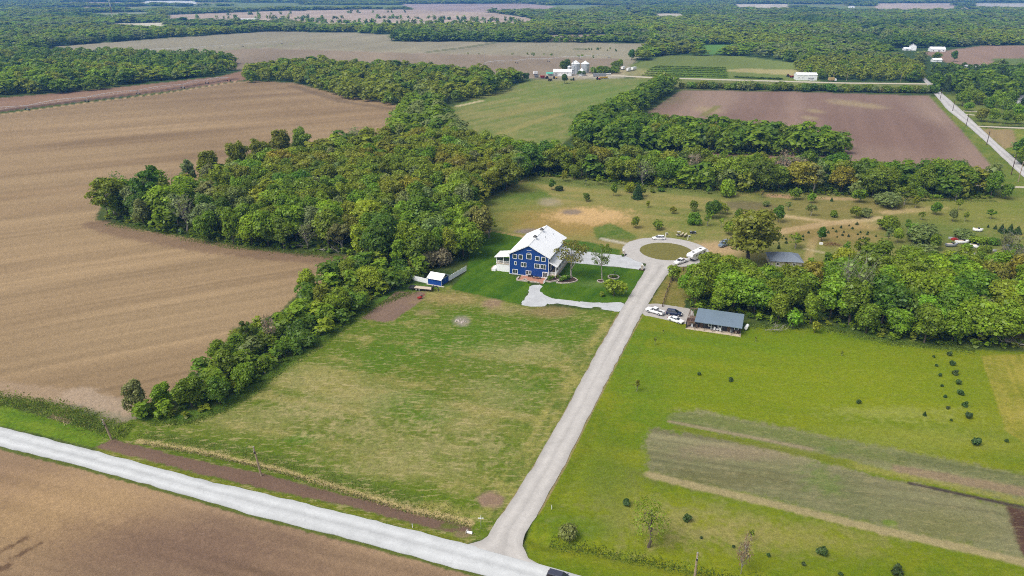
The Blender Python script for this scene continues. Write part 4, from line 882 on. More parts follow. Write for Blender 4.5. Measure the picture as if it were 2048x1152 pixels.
def pivot(pts, lab, first_red=False):
    """centre pivot irrigation machine: spans of pipe on wheeled towers"""
    ps = [P(*a) for a in pts]; o = thing('irrigation_pivot', lab, 'irrigation machine', (ps[0].x, ps[0].y, 0)); H_ = 3.6
    L0 = [p - ps[0] for p in ps]
    for i in range(len(L0) - 1):
        a, b = L0[i], L0[i + 1]; m = MB(); N = 12
        f = lambda t_: a.lerp(b, t_) + Vector((0, 0, H_ + 1.3 * math.sin(math.pi * t_)))
        lw = lambda t_: a.lerp(b, t_) + Vector((0, 0, H_ - .1 - .35 * math.sin(math.pi * t_)))
        for j in range(N):
            m.tube(f(j / N), f((j + 1) / N), .14, .14, 5); m.tube(lw(j / N), lw((j + 1) / N), .05, .05, 3)
            m.tube(lw(j / N), f((j + .5) / N), .04, .04, 3); m.tube(f((j + .5) / N), lw((j + 1) / N), .04, .04, 3)
        m.build('span', CORRT, o)
    d = (L0[-1] - L0[0]).normalized(); nrm = Vector((-d.y, d.x, 0))
    for i, a in enumerate(L0):
        m = MB()
        for s in (-1, 1):
            m.tube(a + nrm * s * 2.1 + Vector((0, 0, .6)), a + Vector((0, 0, H_)), .09, .09, 4)
            m.tube(a + nrm * s * 2.1 + d * .6 + Vector((0, 0, .6)), a + d * .3 + Vector((0, 0, H_)), .06, .06, 4)
        m.tube(a - nrm * 2.2 + Vector((0, 0, .65)), a + nrm * 2.2 + Vector((0, 0, .65)), .1, .1, 4)
        tw = m.build('tower', RED if (first_red and i == 0) else GREYM, o)
        for s in (-1, 1): MB().tube(a + nrm * s * 2.1 - nrm * .16 + Vector((0, 0, .6)), a + nrm * s * 2.1 + nrm * .16 + Vector((0, 0, .6)), .62, .62, 12).build('wheel', TYRE, tw)
pivot([(458, 162.5), (414, 167), (366, 176.7), (277, 188.7), (173.7, 203.4), (55, 220.5), (-80, 238)], 'long wheeled irrigation pivot along the dark strip of the left field', True)
pivot([(969.5, 131), (1033, 126.5), (1096.6, 123.5), (1160, 119), (1218, 116)], 'grey irrigation pivot standing behind the grain bins')
pivot([(292, 106), (345, 102), (395, 100), (441, 96.5), (485.5, 93.2), (564, 88)], 'thin irrigation pivot in the wide far field')

# ------------------------------------------------------------------ wooden rail fence, pillars, letter boxes, signs
def rail_fence(pts, lab):
    ps = [G(*a) for a in pts]; o = thing('rail_fence', lab, 'fence', ps[0])
    for i in range(len(ps) - 1):
        a, b = ps[i] - ps[0], ps[i + 1] - ps[0]; m = MB()
        for z in (.45, .8, 1.15): m.tube(a + Vector((0, 0, z)), b + Vector((0, 0, z)), .06, .06, 5)
        m.build('rails', WOOD, o)
    for p in ps: q = p - ps[0]; MB().box(q.x - .1, q.x + .1, q.y - .1, q.y + .1, q.z - .3, q.z + 1.4).build('post', DWOOD, o)
rail_fence([(1325, 614), (1328, 604), (1331, 594), (1334, 584), (1338, 574), (1341.5, 565), (1344, 557)], 'brown three rail fence between the concrete drive and the right wood')
rail_fence([(1359, 544), (1367, 541), (1375, 538), (1384, 535)], 'short brown rail fence below the white camper')
def pillar(a, lab):
    o = thing('stone_pillar', lab, 'pillar', G(*a), R(-18), 'stone pillars of the gravel lot')
    MB().box(-.42, .42, -.42, .42, -.2, 1.55).build('shaft', STONE, o); MB().box(-.52, .52, -.52, .52, 1.55, 1.7).build('cap', CONCS, o)
    MB().lathe([(.1, 1.7), (.24, 1.85), (.24, 2.05), (.08, 2.2)], 10).build('lantern', WHITE, o); MB().box(-.95, .95, -.7, .7, -.2, .22).build('planter', MULCH, o)
pillar((1247.5, 510), 'stone pillar at the turning circle end of the gravel lot'); pillar((1284, 539.5), 'stone pillar at the road corner of the gravel lot')
def mailbox(a, lab):
    o = thing('mailbox', lab, 'mailbox', G(*a), R(-10), 'white mailboxes at the turning circle')
    MB().box(-.09, .09, -.09, .09, -.2, 2.1).build('post', WHITE, o); MB().box(-.05, .85, -.05, .05, 1.75, 1.9).build('arm', WHITE, o)
    MB().ext([(-.16, 1.2), (.16, 1.2), (.16, 1.5), (.0, 1.66), (-.16, 1.5)], .2, .8, 'x').build('box', DARKM, o)
mailbox((1331, 474.5), 'white post mailbox behind the white car on the turning circle'); mailbox((1375.5, 480.5), 'white post mailbox right of the top of the turning circle')
o = thing('street_sign', 'street name sign with two white blades at the road junction', 'sign', G(962, 1056)); MB().tube((0, 0, -.3), (0, 0, 2.6), .04, .04, 6).build('post', GREYM, o)
MB().box(-.5, .5, -.02, .02, 2.35, 2.55).build('sign_blade', WHITE, o); MB().box(-.02, .02, -.5, .5, 2.58, 2.78).build('sign_blade', WHITE, o)
o = thing('culvert_end', 'small white culvert end lying in the grass by the junction', 'culvert', G(939, 1065), R(-20)); MB().tube((-.55, 0, .15), (.55, 0, .2), .25, .25, 10).build('pipe', WHITE, o); MB().box(-.62, -.5, -.4, .4, -.1, .5).build('headwall', CONCS, o)
for a, lab in (((825, 1056), 'white marker post on the verge of the front road'), ((1103.5, 1018), 'white marker post in the grass right of the concrete drive'), ((1252, 584.5), 'white marker post on the house lawn by the road')):
    o = thing('marker_post', lab, 'marker post', G(*a)); MB().tube((0, 0, -.2), (0, 0, .95), .06, .06, 6).build('post', WHITE, o); MB().tube((0, 0, .95), (0, 0, 1.05), .065, .03, 6).build('reflector_cap', GREYM, o)
# ------------------------------------------------------------------ trees
rng = np.random.default_rng(11)
def leaf_mat(massed):
    m = bpy.data.materials.new('foliage'); m.use_nodes = True; n = m.node_tree; L = n.links.new
    n.nodes.remove(n.nodes['Principled BSDF']); out = n.nodes['Material Output']
    oi = n.nodes.new('ShaderNodeObjectInfo'); ge = n.nodes.new('ShaderNodeNewGeometry'); tc = n.nodes.new('ShaderNodeTexCoord')
    nz = n.nodes.new('ShaderNodeTexNoise'); nz.inputs['Scale'].default_value = .45; nz.inputs['Detail'].default_value = 3; L(tc.outputs['Object'], nz.inputs['Vector'])
    r1 = n.nodes.new('ShaderNodeMapRange'); L(ge.outputs['Random Per Island'], r1.inputs[0]); r1.inputs[3].default_value = .82 if massed else .66; r1.inputs[4].default_value = 1.18 if massed else 1.34
    r2 = n.nodes.new('ShaderNodeMapRange'); L(nz.outputs[0], r2.inputs[0]); r2.inputs[1].default_value = .3; r2.inputs[2].default_value = .7; r2.inputs[3].default_value = .72; r2.inputs[4].default_value = 1.28
    mu = n.nodes.new('ShaderNodeMath'); mu.operation = 'MULTIPLY'; L(r1.outputs[0], mu.inputs[0]); L(r2.outputs[0], mu.inputs[1])
    at = n.nodes.new('ShaderNodeAttribute'); at.attribute_name = 'tint'
    vm = n.nodes.new('ShaderNodeVectorMath'); vm.operation = 'SCALE'; L(at.outputs['Color'] if massed else oi.outputs['Color'], vm.inputs[0]); L(mu.outputs[0], vm.inputs['Scale'])
    hs = n.nodes.new('ShaderNodeHueSaturation'); r3 = n.nodes.new('ShaderNodeMapRange'); L(ge.outputs['Random Per Island'], r3.inputs[0]); r3.inputs[3].default_value = .494; r3.inputs[4].default_value = .510
    L(r3.outputs[0], hs.inputs['Hue']); L(vm.outputs[0], hs.inputs['Color'])
    d = n.nodes.new('ShaderNodeBsdfDiffuse'); t = n.nodes.new('ShaderNodeBsdfTranslucent'); g = n.nodes.new('ShaderNodeBsdfGlossy'); g.inputs['Roughness'].default_value = .45; g.inputs['Color'].default_value = (.9, .95, 1, 1)
    L(hs.outputs[0], d.inputs[0]); L(hs.outputs[0], t.inputs[0])
    ms = n.nodes.new('ShaderNodeMixShader'); ms.inputs[0].default_value = .48; L(d.outputs[0], ms.inputs[1]); L(t.outputs[0], ms.inputs[2])
    m2 = n.nodes.new('ShaderNodeMixShader'); m2.inputs[0].default_value = .015; L(ms.outputs[0], m2.inputs[1]); L(g.outputs[0], m2.inputs[2])
    L(m2.outputs[0], out.inputs[0]); return m
LEAF = leaf_mat(False); LEAFM = leaf_mat(True)
BARK = mat('bark', (.11, .085, .065), .9, .3, 3, bump=.4); GBARK = mat('grey_bark', (.26, .235, .205), .9, .25, 3); DBARK = mat('dark_bark', (.055, .042, .034), .9, .3, 3)

def cards(lobes, n, size, rg, up=.3, rnd=.85, inner=.7):
    """leaf sprays: small bent faces scattered through the shell of each lobe -> (N,4,3)"""
    lo = np.array(lobes, float); wgt = lo[:, 3] ** 2; wgt /= wgt.sum()
    k = rg.choice(len(lo), n, p=wgt)
    d = rg.normal(size=(n, 3)); d[:, 2] += up * 1.2; d /= np.linalg.norm(d, axis=1)[:, None]
    q = inner + (1.06 - inner) * np.sqrt(rg.random(n)) + np.where(rg.random(n) < .34, rg.random(n) ** 1.5 * .5, 0)
    c = lo[k, :3] + d * lo[k, 3:4] * q[:, None] * np.stack([np.ones(n), np.ones(n), lo[k, 4]], 1)
    # drop what lies deep inside another lobe
    dd = np.min(np.linalg.norm((c[:, None, :] - lo[None, :, :3]) / (lo[None, :, 3:4] * np.stack([np.ones(len(lo)), np.ones(len(lo)), lo[:, 4]], 1)[None]), axis=2), 1)
    ok = dd > inner * .8; c = c[ok]; d = d[ok]; n = len(c)
    nn = d + rnd * rg.normal(size=(n, 3)) * .6; nn[:, 2] += up; nn /= np.linalg.norm(nn, axis=1)[:, None]
    t = np.cross(nn, rg.normal(size=(n, 3))); t /= np.linalg.norm(t, axis=1)[:, None]; b = np.cross(nn, t)
    s = size * rg.uniform(.55, 1.35, (n, 1)); a = s * rg.uniform(.55, 1.0, (n, 1))
    o = lambda: rg.normal(size=(n, 3)) * size * .16
    return np.stack([c - t * s - b * a * .3 + o(), c + b * a * -.9 + o(), c + t * s + b * a * .2 + o(), c + b * a + o()], 1)
def card_mesh(name, q, m=LEAF):
    n = len(q); me = bpy.data.meshes.new(name)
    me.vertices.add(n * 4); me.vertices.foreach_set('co', q.reshape(-1).astype(np.float32))
    me.loops.add(n * 4); me.loops.foreach_set('vertex_index', np.arange(n * 4, dtype=np.int32))
    me.polygons.add(n); me.polygons.foreach_set('loop_start', np.arange(0, n * 4, 4, dtype=np.int32))
    me.update(calc_edges=True); me.materials.append(m); return me
def limbs(rg, h, r, lobes, base=.32, n=7, lean=.06, rt=None):
    b = MB(); rt = rt or h * .016 + .05
    pts = [Vector((0, 0, -.3))]; x = y = 0.0
    for i in range(1, 5):
        x += rg.normal() * lean * h * .3; y += rg.normal() * lean * h * .3
        pts.append(Vector((x, y, h * .72 * i / 4)))
    for i in range(4): b.tube(pts[i], pts[i + 1], rt * (1 - .2 * i), rt * (.8 - .2 * i) + .02, 6)
    for k in range(min(n, len(lobes))):
        l = lobes[k]; z = h * (base + .35 * rg.random()); f = min(max(z / (h * .72), 0), .99) * 4; i = int(f)
        p = pts[i].lerp(pts[i + 1], f - i); e = Vector((l[0], l[1], l[2])); md = p.lerp(e, .55) + Vector((0, 0, -.04 * h))
        b.tube(p, md, rt * .42, rt * .26, 5); b.tube(md, e, rt * .26, rt * .08, 5)
        for q in range(2):
            v = Vector(rg.normal(size=3)) * l[3] * .55; v.z = abs(v.z) * .8
            b.tube(md.lerp(e, .5 + .3 * q), e + v, rt * .12, rt * .03, 4)
    return b
def round_lobes(rg, h, r, nl, lo=.36, fl=.8, ov=1.0):
    ls = []; p1, p2 = rg.random(2) * 6.28
    for i in range(nl):
        a = 2.4 * i + rg.random(); t = (i + .5) / nl; z = h * (lo + (1 - lo) * (.12 + .72 * t))
        prof = math.sqrt(max(.05, 1 - ((t - .38) / .72) ** 2)); rr = r * .62 * prof * rg.uniform(.45, 1.15) * (1 + .25 * math.cos(a - p1) + .2 * math.cos(2 * a - p2))
        ls.append([rr * math.cos(a), rr * math.sin(a), z + h * rg.normal() * .03, r * rg.uniform(.26, .56) * (.7 + .4 * prof) * ov, fl * rg.uniform(.75, 1.2)])
    return ls
def tree_proto(name, cat, h, r, kind, seed, n, size):
    rg = np.random.default_rng(seed)
    root = bpy.data.objects.new(name, None); root['category'] = cat; root.empty_display_size = .5
    if kind == 'round': ls = round_lobes(rg, h, r, 19, .3, .85, .86); q = cards(ls, n, size, rg); tb = limbs(rg, h, r, ls); bk = BARK
    elif kind == 'tall': ls = round_lobes(rg, h, r, 18, .3, 1.2, .8); q = cards(ls, n, size, rg); tb = limbs(rg, h, r, ls, .35); bk = BARK
    elif kind == 'oak': ls = round_lobes(rg, h, r, 24, .28, .8, .64); q = cards(ls, n, size, rg, inner=.45); tb = limbs(rg, h, r, ls, .2, 12, .08, h * .022 + .06); bk = DBARK
    elif kind == 'open':                   # see-through crown in separate puffs on visible limbs
        ls = round_lobes(rg, h, r, 14, .36, .7, .58); q = cards(ls, n, size, rg, inner=.4); tb = limbs(rg, h, r, ls, .2, 14, .09, h * .018 + .05); bk = GBARK
    elif kind == 'bare':
        ls = round_lobes(rg, h, r, 18, .35, .9, .8); q = cards(ls, n, size, rg, inner=.2); tb = limbs(rg, h, r, ls, .15, 18, .1, h * .02); bk = GBARK
        for k in range(90):
            l = ls[rg.integers(len(ls))]; v = Vector(rg.normal(size=3)) * l[3]; v.z = abs(v.z); tb.tube(Vector(l[:3]) - v * .2, Vector(l[:3]) + v, .05, .015, 3)
    elif kind == 'shrub':
        ls = []
        for i in range(9):
            a = rg.random() * 6.28; d = r * .6 * math.sqrt(rg.random()); s = r * rg.uniform(.34, .55)
            ls.append([d * math.cos(a), d * math.sin(a), h * rg.uniform(.3, .72), s, min(1.0, h * .34 / s)])
        q = cards(ls, n, size, rg, inner=.6); tb = MB(); bk = BARK
        for l in ls: tb.tube((l[0] * .15, l[1] * .15, -.2), l[:3], .06, .02, 4)
    elif kind == 'conifer':
        ls = []; k = 13
        for i in range(k):
            t = i / (k - 1); ls.append([0, 0, h * (.07 + .88 * t), max(.12, r * (1 - t) ** .85), min(1, .55 * h / k / max(.15, r * (1 - t)))])
        q = cards(ls, n, size, rg, up=-.1, inner=.55); tb = MB().tube((0, 0, -.2), (0, 0, h * .95), h * .018 + .03, .01, 6); bk = DBARK
        for k in range(60):
            t = rg.random(); a = rg.random() * 6.28; z = h * (.08 + .85 * t); e = r * (1 - t) ** .85
            tb.tube((0, 0, z), (e * math.cos(a), e * math.sin(a), z - .12 * e), .03, .01, 3)
    q = q[q[:, :, 2].min(1) > .02]
    me = card_mesh(name + '_leaves', q); cr = bpy.data.objects.new('crown' if kind != 'shrub' else 'foliage', me); cr.parent = root
    tm = bpy.data.meshes.new(name + '_wood'); tm.from_pydata(tb.v, [], tb.f); tm.materials.append(bk)
    tr = bpy.data.objects.new('trunk' if kind != 'shrub' else 'stems', tm); tr.parent = root
    return root, cr, tr, h, r
PROT = {}
def protos(key, name, cat, kind, h, r, n, size, k):
    PROT[key] = [tree_proto(name, cat, h * (.92 + .16 * (i / max(1, k - 1))), r * (1.08 - .16 * (i / max(1, k - 1))), kind, hash_seed(key) + i, n, size) for i in range(k)]
def hash_seed(s): return sum(ord(c) * (i + 3) for i, c in enumerate(s)) * 7
protos('round', 'broadleaf_tree', 'tree', 'round', 14, 5.2, 5200, .44, 7)
protos('tall', 'tall_tree', 'tall tree', 'tall', 17, 4.2, 5000, .43, 5)
protos('oak', 'oak_tree', 'oak tree', 'oak', 15, 6.0, 4600, .42, 5)
protos('open', 'open_crowned_tree', 'tree', 'open', 15, 5.0, 2300, .40, 5)
protos('airy', 'thin_crowned_tree', 'tree', 'open', 15, 6.0, 1100, .30, 2)
protos('bare', 'leafless_tree', 'bare tree', 'bare', 13, 5.0, 260, .45, 2)
protos('shrub', 'shrub', 'shrub', 'shrub', 4.2, 3.3, 2000, .34, 4)
protos('small', 'young_tree', 'young tree', 'round', 5.5, 2.3, 900, .34, 4)
protos('sparse', 'sapling', 'sapling', 'open', 5.5, 2.0, 260, .26, 3)
protos('ghost', 'thin_tree', 'sapling', 'tall', 8, 2.2, 1500, .10, 1)
protos('conifer', 'spruce_tree', 'spruce', 'conifer', 9, 2.7, 2600, .34, 3)
protos('bush', 'round_juniper', 'juniper', 'shrub', 1.7, 1.0, 700, .2, 3)
protos('seedling', 'conifer_seedling', 'seedling', 'conifer', 1.5, .62, 260, .17, 2)
TINT = {'mid green': (.195, .285, .018), 'bright green': (.235, .350, .020), 'deep green': (.130, .218, .018), 'olive': (.250, .292, .024),
        'yellow brown': (.285, .300, .030), 'rust tinged': (.290, .262, .050), 'grey green': (.240, .292, .080), 'lime green': (.300, .375, .022),
        'brown olive': (.215, .215, .030), 'dark evergreen': (.085, .140, .036), 'blue green': (.100, .155, .105), 'tan': (.36, .28, .16)}
USED = {}
ZEXT = {}
def plant(key, p, h, tint, label, group=None, wr=1.0, seed=None, jit=.12, wide=(.88, 1.12)):
    """one tree, shrub or seedling of height h standing at p"""
    i = int(rng.integers(len(PROT[key]))) if seed is None else seed % len(PROT[key])
    root, cr, tr, ph, pr_ = PROT[key][i]
    s = h / ph; r = root.copy(); C.objects.link(r)
    r.location = (p[0], p[1], gz(p)); r.rotation_euler = (0, 0, rng.random() * 6.28); k1, k2 = rng.uniform(*wide, 2) if key not in ('conifer', 'seedling') else (1, 1); r.scale = (s * wr * k1, s * wr * k2, s)
    r['label'] = label; r['category'] = root['category']
    if group: r['group'] = group
    t = np.array(TINT[tint]) * rng.uniform(1 - jit, 1 + jit, 3) * rng.uniform(.88, 1.12)
    for o in (cr, tr):
        c = o.copy(); C.objects.link(c); c.parent = r
        if o is cr: c.color = (*t, 1)
    return r

def scatter(poly, sp, raw=False, seed=0, maxn=4000):
    """evenly spaced random points (metres) in an area"""
    po = poly if raw else PA(poly); g = np.random.default_rng(seed + 5)
    mn, mx = po.min(0), po.max(0); n = int((mx - mn).prod() / (sp * sp) * 14); n = min(n, 60000)
    c = mn + (mx - mn) * g.random((n, 2)); c = c[sdist(c[:, 0], c[:, 1], po) > 0]
    out = []; cell = {}
    for q in c:
        k = (int(q[0] // sp), int(q[1] // sp)); bad = False
        for i in (-1, 0, 1):
            for j in (-1, 0, 1):
                for e in cell.get((k[0] + i, k[1] + j), ()):
                    if (e[0] - q[0]) ** 2 + (e[1] - q[1]) ** 2 < sp * sp: bad = True; break
                if bad: break
            if bad: break
        if not bad: cell.setdefault(k, []).append(q); out.append(q)
        if len(out) >= maxn: break
    return np.array(out).reshape(-1, 2)

# woods near enough to tell the trees apart: outline of the trunks, spacing, heights, mixture, where they stand
WOODS = [
 ('w1', [(210, 438), (300, 456), (420, 480), (520, 496), (640, 502), (720, 522), (800, 540), (880, 528), (925, 520), (966, 474), (940, 420), (990, 385), (1040, 352), (1000, 310), (930, 300), (870, 290), (760, 290), (640, 318), (540, 338), (440, 372), (360, 400), (280, 408), (225, 415)],
  6.6, (11, 15.5), [('round', 'mid green', 5), ('round', 'deep green', 2.4), ('tall', 'mid green', 3), ('tall', 'grey green', 1.6), ('round', 'lime green', 1.6), ('oak', 'yellow brown', 1.1), ('oak', 'olive', 3.2), ('round', 'olive', 2), ('round', 'bright green', 2.4), ('open', 'rust tinged', .25), ('open', 'grey green', 1), ('tall', 'bright green', 1)], 'in the big wood left of the blue house'),
 ('w3', [(985, 388), (1060, 352), (1170, 358), (1250, 371), (1350, 377), (1450, 383), (1560, 386), (1660, 392), (1800, 396), (1990, 398), (1985, 378), (1840, 372), (1700, 362), (1560, 352), (1450, 348), (1330, 345), (1200, 335), (1100, 325), (1000, 318)],
  6.8, (11, 16), [('round', 'mid green', 4), ('round', 'deep green', 3), ('oak', 'olive', 3), ('oak', 'yellow brown', .6), ('tall', 'mid green', 2), ('open', 'grey green', 1.6), ('round', 'bright green', 1.4), ('bare', 'grey green', .6)], 'in the tree belt behind the meadow'),
 ('w4', [(1150, 292), (1250, 303), (1400, 308), (1560, 312), (1688, 313), (1690, 298), (1560, 284), (1420, 272), (1290, 262), (1230, 258), (1290, 218), (1350, 178), (1318, 170), (1265, 210), (1195, 245), (1155, 268)],
  7.2, (12, 16), [('round', 'mid green', 5), ('round', 'deep green', 4), ('tall', 'mid green', 2), ('oak', 'olive', 1), ('round', 'bright green', 1)], 'in the belt beside the hay field'),
 ('w9', [(1376, 606), (1400, 624), (1490, 634), (1560, 650), (1640, 648), (1720, 664), (1780, 680), (1870, 690), (1950, 694), (2100, 700), (2100, 590), (1960, 566), (1880, 562), (1800, 548), (1700, 556), (1655, 575), (1635, 592), (1560, 594), (1500, 588), (1440, 582), (1395, 580)],
  5.6, (10, 14.5), [('round', 'mid green', 5), ('round', 'bright green', 5), ('tall', 'bright green', 3), ('round', 'lime green', 3.5), ('round', 'deep green', 1.6), ('oak', 'yellow brown', .7), ('tall', 'mid green', 1.5), ('open', 'grey green', .6)], 'in the wood right of the black cabin'),
 ('w2', [(275, 842), (370, 838), (438, 814), (496, 780), (560, 730), (632, 682), (700, 640), (742, 606), (800, 572), (860, 545), (800, 540), (700, 535), (660, 565), (600, 600), (560, 645), (485, 665), (450, 706), (405, 755), (330, 810), (278, 826)],
  4.6, (4.5, 9), [('round', 'mid green', 4), ('round', 'bright green', 3), ('round', 'deep green', 3), ('round', 'lime green', 2), ('shrub', 'deep green', 2), ('shrub', 'mid green', 2), ('open', 'grey green', .7), ('oak', 'olive', 1)], 'in the hedgerow left of the patchy lawn'),
 ('w5', [(815, 222), (866, 210), (892, 240), (925, 292), (860, 300), (790, 296), (790, 262)], 7.4, (12, 16), [('round', 'mid green', 4), ('round', 'grey green', 2), ('tall', 'mid green', 2), ('round', 'deep green', 2)], 'in the neck of wood left of the hay field'),
 ('w6', [(495, 166), (560, 162), (620, 172), (680, 196), (740, 205), (800, 212), (870, 214), (960, 196), (1012, 182), (1015, 165), (960, 156), (850, 148), (750, 142), (650, 137), (560, 138), (495, 146)],
  10.0, (10, 16), [('round', 'mid green', 4), ('round', 'deep green', 2), ('round', 'olive', 4), ('oak', 'olive', 3), ('tall', 'mid green', 1), ('round', 'grey green', .6)], 'in the wood between the two far fields'),
 ('w7', [(-40, 190), (60, 188), (120, 187), (200, 180), (266, 166), (262, 152), (150, 142), (-40, 150)], 9.4, (10, 17), [('round', 'mid green', 4), ('round', 'bright green', 2.5), ('round', 'olive', 2), ('round', 'deep green', 2), ('oak', 'yellow brown', .6)], 'in the wood at the far left'),
 ('w8', [(275, 147), (350, 152), (430, 154), (438, 140), (470, 128), (420, 118), (300, 118), (200, 112), (-40, 112), (-40, 138), (170, 138)], 9.8, (9, 15), [('round', 'mid green', 4), ('round', 'deep green', 3), ('round', 'olive', 1), ('tall', 'grey green', 1)], 'in the second wood at the far left'),
 ('w10', [(1640, 158), (1730, 162), (1845, 163), (1838, 140), (1770, 128), (1640, 122), (1590, 140)], 10, (9, 13), [('oak', 'olive', 5), ('round', 'olive', 3), ('round', 'mid green', 2)], 'in the oak grove by the country road'),
 ('w11', [(1862, 176), (1960, 200), (2080, 212), (2080, 150), (1950, 150), (1870, 150)], 8.5, (11, 15), [('conifer', 'dark evergreen', 4), ('round', 'deep green', 3), ('round', 'mid green', 2)], 'in the dark wood right of the country road'),
]
cand = []                                  # every tree of these woods
seen = set()
for wi, (wid, po, sp, hh, mixd, where) in enumerate(WOODS):
    pts = scatter(po, sp, seed=wi); ww = np.array([m[2] for m in mixd]); ww = ww / ww.sum(); pa = PA(po)
    sdv = sdist(pts[:, 0], pts[:, 1], pa) if len(pts) else []
    nzv = fbm(pts[:, 0], pts[:, 1], 30, 90 + wi, 2)
    for q, d, nv in zip(pts, sdv, nzv):
        u = (rng.random() * .55 + sstep(.3, .7, nv) * .45); k = int(np.searchsorted(np.cumsum(ww), min(u, .999)))
        px_ = 1024 + FPX * q[0] / (q[1] * CT + CAMH * ST); py_ = 576 + FPX * (CAMH * CT - q[1] * ST) / (q[1] * CT + CAMH * ST)
        if rng.random() < .5: k = int(rng.choice(len(mixd), p=ww))
        key, tint, _ = mixd[k]
        if wid == 'w1':                     # oaks fill the upper right of the wood, fresh green saplings its lower left
            oakish = float(sstep(400, 700, px_) * sstep(440, 380, py_))
            if rng.random() < oakish * .62: key, tint = ('oak', 'round')[int(rng.random() < .3)], ('olive', 'olive', 'yellow brown')[int(rng.integers(3))]
            elif tint in ('yellow brown', 'rust tinged', 'olive') and rng.random() < .7 * (1 - oakish): key, tint = ('round', 'tall')[int(rng.integers(2))], ('mid green', 'grey green', 'bright green')[int(rng.integers(3))]
            if d < 7 and q[0] < 0 and px_ < 760 and rng.random() < .16: key, tint = 'bare', 'grey green'
        h = rng.uniform(*hh) * (.86 if d < 3 else 1.0)
        if key == 'shrub': h = rng.uniform(3, 4.5)
        cand.append([key, q, h, tint, where, 'at the edge' if d < 5 else 'inside', h / math.hypot(q[0], q[1], CAMH), wid])
cand.sort(key=lambda c: -c[6])
FAM = {'round': 'broadleaf', 'tall': 'tall', 'oak': 'oak', 'open': 'broadleaf', 'bare': 'bare', 'shrub': 'shrub', 'conifer': 'conifer'}
LIMIT = {'broadleaf': 238, 'tall': 110, 'oak': 120, 'bare': 44, 'shrub': 90, 'conifer': 60}
KWORD = {'round': 'round crowned tree', 'tall': 'tall narrow tree', 'oak': 'spreading oak', 'open': 'thin crowned tree', 'bare': 'grey leafless tree', 'shrub': 'dense shrub', 'conifer': 'dark conifer'}
cnt = {}; massed = []
for c in cand:
    f = FAM[c[0]]; cnt[f] = cnt.get(f, 0) + 1
    if cnt[f] > LIMIT[f]: massed.append(c); continue
    size = 'low' if c[2] < 9 else ('high' if c[2] > 13.6 else 'medium')
    lab = f'{size} {c[3]} {KWORD[c[0]]} {"inside" if c[5] == "inside" else "edging"} {c[4][3:]}'
    plant(c[0], c[1], c[2], c[3], lab, f'trees {c[4]}' if f != 'shrub' else f'shrubs {c[4]}', wide=(.9, 1.32))

# ------------------------------------------------------------------ masses: far forest, undergrowth, reeds
def mass(name, label, cat, parts, m=LEAFM):
    """parts: list of (quads (N,4,3), tint (N,3))"""
    q = np.concatenate([a for a, _ in parts]); t = np.concatenate([b for _, b in parts])
    me = card_mesh(name, q, m); at = me.attributes.new('tint', 'FLOAT_COLOR', 'POINT')
    rgba = np.concatenate([np.repeat(t, 4, 0), np.ones((len(q) * 4, 1))], 1)
    at.data.foreach_set('color', rgba.astype(np.float32).ravel())
    o = bpy.data.objects.new(name, me); C.objects.link(o); return tag(o, label, cat, kind='stuff')
def temp(n, size, seed, lo=.2, conif=False):
    g = np.random.default_rng(seed); ls = round_lobes(g, 1.0, .42, 8, lo, .85)
    return cards(ls, n, size, g, up=.7, rnd=.6)
T_NEAR = [temp(260, .085, s, .12) for s in range(5)]; T_MID = [temp(90, .13, s + 20, .1) for s in range(5)]; T_FAR = [temp(34, .22, s + 40, .05) for s in range(5)]
def put(tmps, pos, h, wd, tint, g):
    out = []; k = g.integers(len(tmps), size=len(pos)); rot = g.random(len(pos)) * 6.28
    for j, t in enumerate(tmps):
        ix = np.nonzero(k == j)[0]
        if not len(ix): continue
        c, s = np.cos(rot[ix]), np.sin(rot[ix])
        a = t[None] * np.ones((len(ix), 1, 1, 1))
        xx = a[..., 0] * c[:, None, None] - a[..., 1] * s[:, None, None]; yy = a[..., 0] * s[:, None, None] + a[..., 1] * c[:, None, None]
        v = np.stack([xx * wd[ix, None, None] + pos[ix, 0, None, None], yy * wd[ix, None, None] + pos[ix, 1, None, None], a[..., 2] * h[ix, None, None]], -1)
        out.append((v.reshape(-1, 4, 3), np.repeat(tint[ix], t.shape[0], 0)))
    return out
g = np.random.default_rng(77)
# far land: everything that is not field, water, road or yard is wooded
OPEN = [PA(p) for p, _, _ in FARF] + [PA([(-500, 232), (0, 228), (440, 168), (500, 161), (590, 166), (830, 212), (1060, 160), (1290, 156), (1340, 170), (1360, 178), (1850, 182), (2300, 210), (2300, 900), (-500, 900)]),
        PA([(-500, 250), (0, 192), (262, 168), (440, 150), (490, 134), (510, 150), (490, 165), (0, 232), (-500, 300)]), PA([(1040, 130), (1310, 128), (1310, 162), (1040, 165)]), PA([(1300, 132), (1470, 130), (1470, 160), (1300, 160)]), PA([(1795, 97), (1900, 95), (2080, 88), (2080, 146), (1850, 147), (1846, 122), (1800, 112)])]
WDP = [PA(w_[1]) for w_ in WOODS]
croad = PA([(1701, 45), (1752, 78), (1802, 115), (1841, 150), (1870, 178)]); farmr = PA([(1180, 151), (1866, 168)])
tints_far = np.array([TINT[k] for k in ('mid green', 'deep green', 'olive', 'bright green', 'grey green', 'lime green')])
